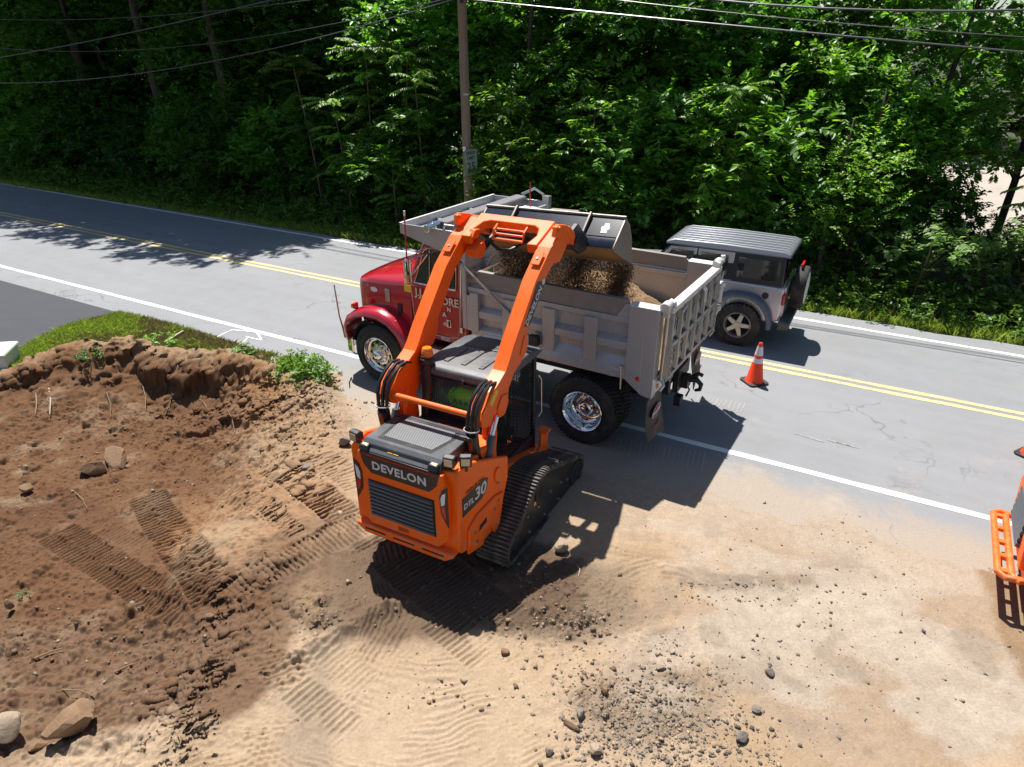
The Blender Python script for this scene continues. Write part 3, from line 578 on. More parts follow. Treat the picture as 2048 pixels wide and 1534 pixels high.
def rim_dual(c, s, par):
    m = MB(); f = s
    m.lathe([(.30, -f * .02), (.30, f * .118), (.292, f * .124), (.278, f * .11), (.262, f * .075), (.255, f * -.03), (.225, -f * .075), (.2, -f * .085), (.12, -f * .088), (.115, -f * .03), (.09, f * .015), (.06, f * .03), (.001, f * .034)], c, (1, 0, 0), 48)
    o = m.build('rim', M_CHROME, par, 0, 40); C0 = Vector(c); h = MB()
    for i in range(10):
        a = 2 * math.pi * (i + .5) / 10; p = C0 + Vector((-f * .088, math.cos(a) * .155, math.sin(a) * .155)); h.cyl(p, p + Vector((f * .045, 0, 0)), .018, .014, n=8)
    struct(h.build('lug_nut', M_CHROME, o, .003, 30), 'stuff'); h = MB()
    for i in range(8):
        a = 2 * math.pi * i / 8; p = C0 + Vector((-f * .078, math.cos(a) * .222, math.sin(a) * .222)); h.cyl(p - Vector((f * .01, 0, 0)), p + Vector((f * .004, 0, 0)), .02, n=12)
    struct(h.build('hand_hole', M_DARKIN, o, 0, 30), 'stuff')
for s in (-1, 1):
    w = tyre('wheel', (s * 1.05, 3.77, .50), .50, .27, truck, .29); rim_front((s * 1.06, 3.77, .50), s, w)
    w = tyre('wheel', (s * 1.06, .10, .505), .505, .26, truck, .295, 56); rim_dual((s * 1.075, .10, .505), s, w)
    tyre('wheel', (s * .74, .10, .505), .505, .26, truck, .295, 56)
# -- dump body
BY0, BY1 = -.86, 1.97
b = MB()
for s in (-1, 1):
    b.bb(s * 1.06, s * 1.10, BY0 + .02, BY1 - .01, 1.16, 2.0)                       # side sheet
    b.bb(s * 1.03, s * 1.165, -.50, BY1, 1.90, 1.972)                          # top rail
b.bb(-1.06, 1.06, BY0 + .02, BY1 - .02, 1.13, 1.19)
for k in range(6): b.bb(-.95, .95, -.7 + k * .48, -.62 + k * .48, 1.02, 1.13)
for s in (-.4, .4): b.bb(s - .06, s + .06, BY0, BY1, .935, 1.025)
b.build('dump_bed', M_GREYP, truck, .006)
for s in (-1, 1):
    r = MB(); P = lambda x0, x1, y0, y1, z0, z1: r.bb(s * x0, s * x1, y0, y1, z0, z1)
    for y0, y1 in ((1.77, 1.965), (1.14, 1.37), (.56, .74), (-.05, .12)): P(1.098, 1.20, y0, y1, 1.33 if y0 > 1 else 1.31, 1.902)
    for a, bb_ in ((1.37, 1.77), (.74, 1.14), (.12, .56), (-.50, -.05)):             # sloping horizontal ribs between the uprights
        for z0, z1 in ((1.545, 1.70), (1.335, 1.42)):
            if a < .6 and z1 < 1.5: continue
            pr = [(1.099, z0 - .02), (1.185, z0), (1.185, z1 - .06), (1.099, z1)]; r.prism([(s * q[0], q[1]) for q in pr], 'y', a, bb_)
    pr = [(1.098, 1.425), (1.199, 1.272), (1.199, 1.155), (1.185, 1.155), (1.185, 1.255), (1.098, 1.40)]; r.prism([(s * q[0], q[1]) for q in pr], 'y', -.50, 1.7)
    build_each(r, 'side_rib', M_GREYP, truck, .006)
    p = MB(); p.prism([(s * 1.03, -.86), (s * 1.205, -.86), (s * 1.205, -.48), (s * 1.03, -.48)], 'z', 1.16, 2.15)
    p.prism([(-.861, .96), (-.72, .985), (-.482, 1.155), (-.482, 1.162), (-.861, 1.162)], 'x', s * 1.06, s * 1.2045); p.bb(s * 1.2, s * 1.208, -.69, -.684, 1.0, 2.14)
    p.build('corner_post', M_GREYP, truck, .008)
    pb = MB(); pb.prism([(s * 1.025, -.862), (s * 1.21, -.862), (s * 1.21, -.476), (s * 1.025, -.476)], 'z', 2.15, 2.163); pb.build('post_cap', M_GREYL, truck, .003)
    bd = MB(); bd.prism([(-.47, 1.974), (1.80, 1.974), (1.80, 2.215), (-.42, 2.20)], 'x', s * 1.075, s * 1.15); bd.build('side_board', M_BOARD, truck, .006)
    bt = MB(); bt.prism([(-.478, 1.974), (-.30, 1.974), (-.41, 2.155), (-.478, 2.155)], 'x', s * 1.152, s * 1.165); bt.build('board_bracket', M_GREYP, truck, .003)
    rs = MB(); rs.lathe([(.001, s * .022), (.022, s * .018), (.032, s * .004), (.034, 0)], (s * 1.2052, -.66, 1.205), (1, 0, 0), 20); rs.build('marker_light', M_REDL, truck)
    h = MB(); h.cyl((s * 1.205, -.43, 1.33), (s * 1.225, -.43, 1.33), .02, n=10); h.tube([(s * 1.225, -.43, 1.34), (s * 1.23, -.445, 1.15), (s * 1.235, -.45, 1.02)], .012); h.build('release_handle', M_STEEL, truck)
    ta = MB(); ta.tube([(s * 1.20, 2.04, 2.30), (s * 1.225, 1.19, 1.70), (s * 1.23, .90, 1.44)], .017, 10); ta.cyl((s * 1.2, .90, 1.43), (s * 1.26, .90, 1.43), .05, n=14); ta.build('tarp_arm', M_STEEL, truck)
    tb = MB(); tb.bb(s * 1.2, s * 1.29, .76, .90, 1.36, 1.50); tb.build('tarp_spring_box', M_BLACK, truck, .01)
    lb = MB(); lb.cyl((s * 1.2, 1.93, 1.885), (s * 1.215, 1.93, 1.885), .022, n=12); lb.build('bolt', M_BLACK, truck)
hb = MB(); hb.bb(-1.2, 1.2, 1.968, 2.04, 1.34, 2.30); hb.prism([(-1.2, 2.30), (1.2, 2.30), (1.16, 2.70), (-1.16, 2.70)], 'y', 1.97, 2.02)
for x in (-.7, 0, .7): hb.bb(x - .06, x + .06, 1.90, 1.968, 1.2, 2.28)
hb.build('headboard', M_GREYP, truck, .006)
lg = MB()
for z0 in (2.02, 2.14): lg.bb(-1.05, 1.05, 1.86, 1.90, z0, z0 + .035)
for k in range(12): lg.bb(-1.0 + k * .18, -.975 + k * .18, 1.865, 1.895, 2.055, 2.14)
lg.build('ladder_rack', M_ALU, truck, .003)
cs = MB(); cs.prism([(2.02, 2.585), (3.10, 2.615), (3.10, 2.595), (2.02, 2.565)], 'x', -1.14, 1.30)
cs.bb(-1.16, 1.32, 3.09, 3.12, 2.58, 2.725)
for x0, x1 in ((-1.165, -1.138), (1.298, 1.325)): cs.prism([(3.118, 2.582), (3.118, 2.722), (2.02, 2.722), (2.02, 2.30), (2.10, 2.34)], 'x', x0, x1)
for x in (-.35, .5): cs.bb(x, x + .05, 2.06, 3.08, 2.61, 2.64)
cs.build('cab_shield', M_GREYP, truck, .004)
ce = MB(); ce.bb(-1.17, 1.33, 3.085, 3.125, 2.7255, 2.735); ce.build('shield_edge', M_GREYL, truck, .002)
tr = MB(); tr.prism([(2.36, 2.66), (2.36, 2.72), (2.40, 2.79), (2.58, 2.80), (2.66, 2.74), (2.66, 2.66)], 'x', -1.0, 1.22); tr.build('tarp_roll', mat('grey_tarp', (.15, .14, .145), .75, vary=.2, bump=.2, bscale=30), truck, .015)
tm = MB(); tm.cyl((-1.14, 2.56, 2.73), (-1.0, 2.56, 2.73), .075, n=20); tm.cyl((-1.27, 2.56, 2.73), (-1.14, 2.56, 2.73), .055, .06, n=20); tm.build('tarp_motor', M_CHROME, truck, .01)
th = MB(); th.tube([(-1.15, 2.35, 2.72), (-1.18, 2.30, 2.80), (-1.18, 2.15, 2.80), (-1.16, 2.08, 2.6)], .016, 8); th.tube([(1.25, 2.5, 2.8), (1.33, 2.3, 2.9), (1.35, 2.15, 2.82), (1.34, 2.1, 2.5)], .022, 8); th.bb(1.30, 1.40, 2.02, 2.14, 2.55, 2.80); build_each(th, 'tarp_pipe', M_STEEL, truck)
lw = MB()
for x in (.45, .85): lw.bb(x, x + .18, 2.08, 2.32, 2.665, 2.672)
build_each(lw, 'shield_slot_plate', M_WHITE, truck)
# tailgate
t = MB(); t.bb(-1.045, 1.045, -.925, -.88, 1.16, 2.10); t.build('tailgate', M_TAIL, truck, .006)
tg = truck.children[-1]
fr = MB(); fr.bb(-1.05, 1.05, -.985, -.86, 2.085, 2.16); fr.build('top_rail', M_GREYL, tg, .012)
fr = MB()
for x in (-1.0, -.66, -.33, 0, .33, .66, 1.0): fr.prism([(x - .06, -.924), (x - .035, -.985), (x + .035, -.985), (x + .06, -.924)], 'z', 1.20, 2.084)
build_each(fr, 'upright_rib', M_TAIL, tg, .006)
fr = MB()
for z in (1.165, 1.60): fr.bb(-1.045, 1.045, -.975, -.924, z, z + .06)
build_each(fr, 'cross_rib', M_TAIL, tg, .006)
rr_ = random.Random(5); fr = MB()
for x in (-.83, -.5, -.165, .165, .5, .83):                                             # pressed pockets and welded loops on the gate
    for z in (1.42, 1.84):
        fr.prism([(x - .10, z - .12), (x + .10, z - .12), (x + .07, z + .08), (x, z + .15), (x - .07, z + .08)], 'y', -.952, -.922)
        fr.tube([(x - .09, -.955, z - .10), (x - .05, -.97, z + .06), (x + .02, -.975, z + .11), (x + .08, -.955, z - .06)], .011, 6)
build_each(fr, 'pressed_pocket', M_TAIL, tg, .006)
hk = MB(); hk.tube([(.1, -.99, 2.1), (.1, -1.03, 2.06), (.1, -1.03, 1.9), (.16, -1.03, 1.9), (.16, -1.03, 2.06), (.16, -.99, 2.1)], .012, 8); hk.tube([(-.72, -.995, 2.03), (-.55, -.995, 2.05)], .012, 6); hk.tube([(.78, -.995, 2.03), (.95, -.995, 2.05)], .012, 6); build_each(hk, 'gate_loop', M_GREYL, tg)
for s in (-1, 1):
    hg = MB(); hg.cyl((s * 1.02, -.90, 2.185), (s * 1.17, -.90, 2.185), .062, n=20); hg.prism([(-.99, 2.10), (-.90, 2.10), (-.86, 2.2), (-.90, 2.25), (-.97, 2.22)], 'x', s * .93, s * 1.015)
    hg.bb(s * 1.06, s * 1.13, -.95, -.87, 2.05, 2.15); hg.build('gate_hinge', M_GREYL, truck, .008)
    rod = MB(); rod.tube([(s * 1.10, -.93, 2.12), (s * 1.11, -.935, 1.95), (s * 1.09, -.93, 1.7)], .02, 8); rod.tube([(s * 1.09, -.93, 1.72), (s * 1.09, -.925, 1.32), (s * 1.10, -.93, 1.2)], .012, 8)
    rod.tube([(s * 1.06, -.93, 1.22), (s * 1.09, -.97, 1.14), (s * 1.12, -.94, 1.08), (s * 1.08, -.92, 1.05)], .02, 8); rod.build('latch_linkage', M_STEEL, truck)
    ch = MB()
    for k in range(15):
        z = 1.72 - k * .038; a = 0 if k % 2 else math.pi / 2; cx, cy = s * .985, -1.0
        ch.tube([(cx + math.cos(q) * .011 * math.cos(a), cy + math.cos(q) * .011 * math.sin(a), z + math.sin(q) * .026) for q in [i * math.pi / 4 for i in range(9)]], .0045, 5, False)
    struct(ch.build('safety_chain', M_STEEL, truck), 'stuff')
far = MB(); far.bb(1.17, 1.36, -.93, -.86, 2.155, 2.19); far.cyl((1.36, -.9, 2.13), (1.36, -.9, 2.23), .035, n=14); far.bb(1.21, 1.27, -.92, -.86, 1.35, 1.9); far.cyl((1.24, -.95, 1.55), (1.24, -.95, 1.85), .045, n=14); far.cyl((1.24, -.95, 1.8), (1.24, -.95, 1.86), .07, n=14); far.tube([(1.24, -.95, 1.88), (1.26, -.96, 2.02)], .012, 8); far.cyl((1.24, -.96, 1.42), (1.24, -.96, 1.5), .04, n=12)
far.build('spreader_latch', M_GREYL, truck, .006)
ra = MB(); ra.bb(-1.2, 1.2, -.862, -.82, .99, 1.15); ra.build('rear_apron', M_GREYP, truck, .006)
for x, m_ in ((-1.0, M_AMB), (-.14, M_REDL), (0, M_REDL), (.14, M_REDL), (.35, M_AMB), (.55, M_AMB), (1.0, M_REDL), (-.82, M_REDL)):
    l = MB(); l.lathe([(.034, 0), (.03, -.014), (.001, -.02)], (x, -.8625, 1.07), (0, 1, 0), 14); l.build('tail_light', m_, truck)
ht = MB(); ht.bb(-.2, .2, -.9, -.82, .62, .98); ht.bb(-.08, .08, -1.0, -.9, .66, .84); ht.tube([(0, -1.0, .78), (0, -1.10, .80), (0, -1.17, .74), (0, -1.16, .66), (0, -1.09, .63)], [.045, .04, .034, .03, .02], 10); ht.tube([(0, -1.02, .82), (0, -1.12, .90), (0, -1.18, .88)], .03, 8); ht.tube([(.1, -.9, .7), (.14, -.98, .55), (.1, -.95, .45)], .015, 6); ht.bb(-.2, -.06, -.96, -.86, .42, .56)
ht.build('tow_hitch', M_BLACK, truck, .006)
for s, yy in ((-1, -.84), (1, -.80)):
    fl = MB(); N_ = 7; V = []
    for k in range(N_):
        q = k / (N_ - 1); z = .98 - .66 * q; bend = -.05 * q * q + .012 * math.sin(q * 5); V.append([(s * x, yy + bend + .03 * q * (i - 1.5) / 1.5, z - (.05 * (i == 0) if k == N_ - 1 else 0)) for i, x in enumerate((.72, .88, 1.06, 1.22))])
    th_ = [[(p[0], p[1] + .012, p[2]) for p in r_] for r_ in V]
    for a_ in (V, th_): fl.loft(a_, False, False)
    fl.loft([[*r_[:1], *t_[:1]] for r_, t_ in zip(V, th_)], False, False); fl.loft([[*r_[-1:], *t_[-1:]] for r_, t_ in zip(V, th_)], False, False); fl.loft([V[-1], th_[-1]], False, False)
    fo = fl.build('mud_flap', M_FLAP, truck, 0, 40)
    ov_ = MB(); ov_.add([(s * .97 + .155 * math.cos(a), yy - .022 - .012 * 1, .70 + .085 * math.sin(a) + .025 * math.cos(a)) for a in [2 * math.pi * i / 28 for i in range(28)]], [tuple(range(28))]); ov_.build('emblem', M_LOGO, fo, 0, 0)
    ov_ = MB(); ov_.tube([(s * .97 + .147 * math.cos(a), yy - .036, .70 + .077 * math.sin(a) + .025 * math.cos(a)) for a in [2 * math.pi * i / 28 for i in range(29)]], .004, 4, False); ov_.build('emblem_ring', M_WHITE, fo, 0, 0)
    lettering('emblem_lettering', 'Peterbilt', .075, M_WHITE, fo, (s * .97, yy - .038, .70), (1, 0, .16), (0, 0, 1), shear=.2, bold=.001)
    lettering('flap_lettering', 'Trucks', .10, mat('faded_red', (.35, .10, .075), .6), fo, (s * .98, yy - .062, .50), (1, 0, .2), (0, 0, 1), shear=.25, bold=.001)
# -- cab and hood
cb = MB(); cb.prism([(2.16, .93), (2.42, .88), (3.16, .90), (3.22, 1.30), (3.25, 1.78), (3.0, 2.38), (2.93, 2.47), (2.75, 2.53), (2.3, 2.545), (2.19, 2.50), (2.16, 2.3)], 'x', -.925, .925)
cb.v = [(x * (1 - .075 * max(0, z - 1.75) / .8), y, z) for x, y, z in cb.v]
cab = cb.build('cab', M_RED, truck, .055, 35, 3)
vz = MB(); vz.prism([(2.86, 2.53), (3.12, 2.47), (3.16, 2.42), (3.13, 2.42), (2.86, 2.50)], 'x', -.80, .80); vz.build('sun_visor', M_RED, cab, .01)
cl = MB()
for x in (-.55, 0, .55): cl.lathe([(.035, 0), (.03, .03), (.001, .045)], (x, 2.72, 2.535), (0, 0, 1), 12)
build_each(cl, 'cab_roof_light', M_AMB, cab)
ws = MB(); ws.prism([(3.235, 1.84), (3.02, 2.36), (3.03, 2.365), (3.248, 1.845)], 'x', -.80, .80); ws.build('windscreen', M_GLASSD, cab)
def inset(z): return -.9265 * (1 - .075 * max(0, z - 1.75) / .8)
def on_side(pts, d, th=.008, s=-1):
    """thin plate following the cab side; pts are (y, z)"""
    A = [(s * (-inset(z) + d), y, z) for y, z in pts]; B_ = [(s * (-inset(z) + d - th), y, z) for y, z in pts]; n = len(pts)
    return A + B_, [tuple(range(n)), tuple(range(n, 2 * n))[::-1]] + [(i, (i + 1) % n, n + (i + 1) % n, n + i) for i in range(n)]
for s in (-1, 1):
    dr = MB(); dr.add(*on_side([(3.13, 1.05), (3.16, 1.72), (2.97, 2.28), (2.90, 2.36), (2.33, 2.39), (2.29, 2.3), (2.29, 1.15), (2.36, 1.02), (3.05, 1.0)], .012, .02, s)); door = dr.build('door', M_RED, truck, .006, 30)
    gl = MB(); gl.add(*on_side([(2.80, 1.80), (2.80, 2.30), (2.38, 2.33), (2.36, 1.80)], .016, .006, s)); gl.build('window', M_GLASSD, door)
    gl = MB(); gl.add(*on_side([(3.08, 1.80), (2.90, 2.28), (2.83, 2.30), (2.83, 1.80)], .016, .006, s)); gl.build('vent_window', M_GLASSD, door)
    ch = MB(); X_ = lambda y, z, d=.018: (s * (-inset(z) + d), y, z)
    ch.tube([X_(3.10, 1.78), X_(2.92, 2.29), X_(2.85, 2.335), X_(2.40, 2.36), X_(2.335, 2.32), X_(2.335, 1.78)], .009, 6); ch.tube([X_(2.815, 1.79), X_(2.815, 2.32)], .011, 6); ch.tube([X_(3.11, 1.775), X_(2.335, 1.785)], .013, 6)
    ch.build('window_trim', M_CHROME, door)
    se = MB(); se.tube([X_(3.145, 1.06, .013), X_(3.175, 1.72, .013)], .005, 5); se.tube([X_(2.285, 2.3, .013), X_(2.283, 1.16, .013), X_(2.33, 1.03, .013), X_(2.5, .995, .013), X_(3.06, .99, .013)], .006, 5); se.build('door_seal', M_GREYL, door)
    gh = MB(); gh.tube([X_(2.235, 2.2, .01), X_(2.232, 2.18, .05), X_(2.232, 1.25, .05), X_(2.235, 1.2, .01)], .011, 8); gh.build('grab_handle', M_CHROME, truck)
    dh = MB(); dh.add(*on_side([(2.44, 1.17), (2.44, 1.29), (2.53, 1.29), (2.53, 1.17)], .022, .012, s)); dh.build('door_handle', M_CHROME, door, .004)
    dk = MB(); dk.add(*on_side([(2.455, 1.185), (2.455, 1.275), (2.49, 1.275), (2.49, 1.185)], .0235, .002, s)); dk.build('handle_recess', M_DARKIN, door)
    hl = MB(); hl.bb(s * .935, s * .965, 2.22, 2.27, 1.13, 1.22); hl.build('door_hinge', M_ALU, truck, .005)
    xl = s * .944; ux = (0, -1, 0) if s < 0 else (0, 1, 0); sy = -1 if s < 0 else -1
    for txt, y, z, sz in (('J.J. M', 2.93, 1.63, .17), ('ORE', 2.45, 1.575, .17), ('N', 2.47, 1.455, .09), ('A', 2.56, 1.36, .10), ('-507', 2.53, 1.215, .075), ('43265', 2.57, .955, .07)):
        lettering('door_lettering', txt, sz, M_CREAM if sz > .1 else M_WHITE, door, (xl if z > 1 else s * .930, y, z), ux, (0, 0, 1), bold=.004 * sz / .17, ext=.001)
    mr = MB(); cx = s * 1.24
    mr.tube([(cx, 3.03, 1.84), (cx, 3.03, 2.19), (cx - s * .02, 3.0, 2.23), (cx - s * .06, 2.97, 2.22), (cx - s * .07, 2.96, 2.18), (cx - s * .07, 2.96, 1.86)], .013, 8)
    for a_, b_ in (((cx, 3.02, 2.19), (s * .89, 2.86, 2.36)), ((cx - .0, 3.0, 2.2), (s * .89, 2.62, 2.34)), ((cx, 3.02, 1.86), (s * .94, 2.80, 2.28)), ((cx, 3.02, 1.86), (s * .94, 3.1, 1.72)), ((cx - s * .05, 2.97, 1.84), (s * .95, 2.95, 1.75))): mr.tube([a_, b_], .010, 7)
    mr.build('mirror_bracket', M_CHROME, truck)
    mh = MB(); mh.bb(cx - s * .085, cx + s * .02, 2.985, 3.025, 1.87, 2.18); mh.build('mirror', M_CHROME, truck, .012)
    ys = MB(); ys.bb(cx - s * .01, cx + s * .012, 2.95, 2.985, 1.87, 2.0); ys.build('mirror_lamp', M_AMB, truck, .004)
    if s < 0:
        an = MB(); an.tube([(cx, 2.97, 2.2), (cx, 2.955, 2.86)], .011, 8); ao = an.build('marker_rod', M_REDROD, truck); an = MB(); an.cyl((cx, 2.955, 2.86), (cx, 2.953, 2.93), .014, n=8); an.cyl((cx, 2.97, 2.2), (cx, 2.967, 2.24), .016, n=8); an.build('rod_tip', M_WHITE, ao)
    else:
        an = MB(); an.tube([(s * 1.0, 2.2, 2.3), (s * 1.0, 2.2, 3.05)], .011, 8); an.build('marker_rod', M_REDROD, truck)
    yy_ = MB(); yy_.bb(s * .93, s * .934, 3.06 + .13, 3.19 + .13, 1.60, 1.71); yo = yy_.build('warning_sticker', M_YEL, truck)
    fe = MB(); path = [(4.50, .60, .80), (4.545, .75, .86), (4.54, .90, .90), (4.46, 1.04, .96), (4.28, 1.16, 1.0), (4.02, 1.24, 1.0), (3.74, 1.245, 1.0), (3.48, 1.16, 1.0), (3.28, 1.0, 1.0), (3.17, .82, 1.0), (3.10, .62, 1.0)]
    rings = []
    for i, (y, z, k) in enumerate(path):
        d = Vector((0, path[min(i + 1, len(path) - 1)][0] - path[max(i - 1, 0)][0], path[min(i + 1, len(path) - 1)][1] - path[max(i - 1, 0)][1])).normalized(); nn = Vector((0, -d.z, d.y)); nn = nn if nn.z * (1 if i not in (0,) else 1) > 0 or nn.y > 0 and i < 3 or nn.y < 0 and i > 7 else -nn
        if nn.y * ((y - 3.8) or 1) + nn.z * (z - .5) < 0: nn = -nn
        ring = [(s * x, y - nn.y * dd, z - nn.z * dd) for x, dd in ((.70, .0), (.85, -.012), (1.0, -.012), (1.11, .01), (1.165, .055), (1.175, .12), (1.15, .12), (1.13, .07), (1.0, .03), (.70, .03))]; rings.append(ring)
    fe.loft(rings); fo = fe.build('front_fender', M_RED, truck, 0, 50)
    tl = MB(); tl.bb(s * 1.0, s * 1.09, 4.26, 4.31, 1.17, 1.27); tl.build('turn_signal', M_REDL, truck, .01); tl = MB(); tl.bb(s * 1.0, s * 1.09, 4.3115, 4.35, 1.18, 1.26); tl.build('turn_signal', M_AMB, truck, .01)
    ar = MB(); ar.lathe([(.58, -s * .0), (.60, s * .0), (.60, s * .38), (.58, s * .38)], (s * .72, 3.79, .5), (1, 0, 0), 40, True); ar.v = [(x, y, max(z, .62)) for x, y, z in ar.v]; ar.build('wheel_arch_liner', M_DARKIN, truck)
    gr = MB(); gr.tube([(s * 1.10, 4.55, .62), (s * 1.115, 4.56, .80), (s * 1.125, 4.60, 1.0), (s * 1.13, 4.63, 1.54)], [.016, .016, .012, .010], 8); gr.build('guide_rod', M_COPPER, truck)
    rb = MB(); n_ = 24
    rb.add([(s * .885, 4.0 + .075 * math.cos(2 * math.pi * i / n_), 1.50 + .042 * math.sin(2 * math.pi * i / n_)) for i in range(n_)], [tuple(range(n_))]); rb.build('hood_emblem', M_WHITE, truck, 0, 0)
    vt = MB(); vt.bb(s * .895, s * .91, 3.66, 3.75, 1.34, 1.56); vt.build('hood_vent', M_STEEL, truck, .012)
    vt = MB(); vt.bb(s * .91, s * .925, 3.42, 3.5, 1.18, 1.36); vt.build('hood_latch', M_BLACK, truck, .01)
hd = MB(); rings = []
for y, w, zb, zc, zt in ((4.40, .74, 1.02, 1.52, 1.56), (4.385, .80, .95, 1.59, 1.635), (4.33, .845, .9, 1.645, 1.70), (4.1, .865, .9, 1.675, 1.765), (3.8, .885, .9, 1.70, 1.83), (3.5, .90, .9, 1.735, 1.885), (3.22, .91, .9, 1.77, 1.93)):
    half = [(w, zb), (w, zc - .10), (w - .012, zc - .045), (w - .05, zc), (w * .72, zc + (zt - zc) * .55), (w * .36, zt - .008), (0, zt)]
    rings.append([(-x, y, z) for x, z in half] + [(x, y, z) for x, z in half[-2::-1]])
hd.loft(rings); hd.build('hood', M_RED, truck, 0, 50)
gq = MB(); gq.bb(-.6, .6, 4.395, 4.42, .9, 1.5); gq.build('grille', M_CHROME, truck, .01)
bp = MB(); rings = []
for x, y in ((-1.16, 4.36), (-1.14, 4.46), (-1.06, 4.53), (-.8, 4.57), (0, 4.59), (.8, 4.57), (1.06, 4.53), (1.14, 4.46), (1.16, 4.36)): rings.append([(x, y, .42), (x, y, .66), (x * .98, y - .03, .66), (x * .98, y - .03, .42)])
bp.loft(rings); bp.build('front_bumper', M_CHROME, truck, .006)
bw = MB(); bw.tube([(-1.12, 4.42, .43), (-1.12, 4.33, .37), (-1.12, 4.22, .45), (-1.10, 4.2, .6)], .012, 6); bw.build('air_line', M_BLACK, truck)
# ------------------------------------------------------------------ compact track loader
M_OR = mat('orange_loader_paint', (.95, .135, .005), .36, 0, spec=.35, vary=.05, mud=((.40, .29, .19), .30, .75), wear=[((.25, .06, .02), 26., .74)])
M_CHAR = mat('charcoal_panel', (.060, .064, .072), .42, 0, dust=(.25, .22, .18), dscale=4, damt=.22, vary=.15)
M_LOUV = mat('louvre_grey', (.075, .088, .10), .38, 0, dust=(.2, .17, .14), dscale=8, damt=.12)
M_DECAL = mat('black_decal', (.028, .022, .022), .35); M_SILV = mat('silver_lettering', (.62, .63, .66), .4)
M_TRACK = mat('track_rubber', (.030, .028, .027), .7, 0, dust=(.24, .18, .125), dscale=9, damt=.45, bump=.1, bscale=50)
M_TBAR = mat('tread_bar_rubber', (.036, .034, .033), .6, 0, dust=(.36, .285, .20), dscale=7, damt=.5)
M_HOSE = mat('black_hose', (.012, .012, .013), .38, 0, dust=(.12, .1, .08), dscale=9, damt=.12)
M_CABB = mat('black_cab', (.020, .021, .024), .35, 0, dust=(.16, .14, .11), dscale=5, damt=.2)
M_ROOF = mat('cab_roof_grey', (.075, .078, .084), .48, 0, dust=(.27, .24, .20), dscale=3, damt=.38, vary=.2)
M_BKT = mat('bucket_black_paint', (.010, .015, .030), .2, .0, spec=.22, dust=(.20, .19, .17), dscale=5, damt=.08, vary=.2)
M_BFLR = mat('soil_stained_bucket_floor', (.30, .165, .055), .6, .35, dust=(.36, .24, .13), dscale=6, damt=.6, vary=.35, bump=.15, bscale=14)
M_BSTEEL = mat('worn_bucket_steel', (.22, .205, .19), .45, .55, dust=(.34, .25, .16), dscale=6, damt=.45, vary=.2)
M_CLEAR = mat('clear_glass', (.02, .03, .03), .02, 0, alpha=.06, spec=.6); M_LAMPG = mat('lamp_glass', (.62, .44, .30), .12, spec=.8)
K_O = Vector((-.80766, 6.03095, 0)); K_RZ = R(-27.854)
ldr = thing('track_loader', 'orange compact track loader with raised arms tipping its bucket into the truck', 'track loader', K_O, K_RZ)
# -- crawler tracks (the machine stands slightly nose down on the rut)
LOOP = [(-.02, .015), (.4, -.01), (.85, -.035), (1.3, -.06), (1.62, -.08), (1.78, -.05), (1.90, .04), (1.945, .16), (1.91, .28), (1.80, .36), (1.55, .455), (1.2, .59), (.95, .69), (.80, .725), (.64, .725), (.50, .67), (.25, .52), (.02, .40), (-.10, .31), (-.155, .20), (-.14, .09), (-.09, .035)]
def resample(loop, n):
    P = [Vector(p) for p in loop]; d = [0.]
    for a, b in zip(P, P[1:] + P[:1]): d.append(d[-1] + (b - a).length)
    out = []
    for i in range(n):
        t = d[-1] * i / n; k = max(j for j in range(len(P)) if d[j] <= t); a, b = P[k], P[(k + 1) % len(P)]; q = (t - d[k]) / (d[k + 1] - d[k]); tan = (b - a).normalized(); out.append((a + (b - a) * q, tan))
    return out
def inner(loop, off):
    n = len(loop); out = []
    for i in range(n):
        a = Vector(loop[i - 1]); b = Vector(loop[(i + 1) % n]); t = (b - a).normalized(); out.append((loop[i][0] - t.y * off, loop[i][1] + t.x * off))
    return out
IN = inner(LOOP, .045)
def track(s):
    X0, X1 = (.55, .945) if s > 0 else (-.945, -.55)
    bl = MB(); n = len(LOOP); rings = []
    for (y, z), (yi, zi) in zip(LOOP, IN): rings.append([(X0, y, z), (X1, y, z), (X1, yi, zi), (X0, yi, zi)])
    rings.append(rings[0]); bl.loft(rings, False); tr_ = bl.build('crawler_track', M_TRACK, ldr, .006, 50)
    bar = MB().prism([(-.013, -.012), (.013, -.012), (.009, .020), (-.009, .020)], 'x', X0 + .008, X1 - .008); bme = bar.mesh('tread_bar'); bme.materials.append(M_TBAR)
    for p, tan in resample(LOOP, 108):
        o = bpy.data.objects.new('tread_bar', bme); COL.objects.link(o); o.parent = tr_; o.location = (0, p.x, p.y); o.rotation_euler = (math.atan2(tan.y, tan.x) + math.pi, 0, 0)
    fr = MB(); fr.prism(inner(LOOP, .062), 'x', X0 + .05, X1 - .03); fo = fr.build('track_frame', M_CABB, ldr, .01)
    xo = X1 - .03 if s > 0 else X0 + .05
    xs = .915 * s
    for y, z, r_ in ((.05, .17, .13), (1.72, .13, .17), (.72, .50, .17)):
        w = MB(); w.cyl((s * .905, y, z), (s * .927, y, z), r_, n=28); w.cyl((s * .927, y, z), (s * .935, y, z), r_ * .35, n=16); w.build('idler_wheel', M_CABB, fo, .006)
    bt = MB()
    for y, z in ((.35, .38), (.62, .34), (.95, .34), (1.25, .28), (1.45, .2), (.4, .14), (.8, .11), (1.2, .07)): bt.cyl((s * .912, y, z), (s * .93, y, z), .017, n=8)
    struct(bt.build('bolt', M_STEEL, fo), 'stuff')
    st = MB(); st.bb(s * .9155, s * .9175, .52, .66, .40, .45); st.build('warning_sticker', M_YEL, fo)
for s in (1, -1): track(s)
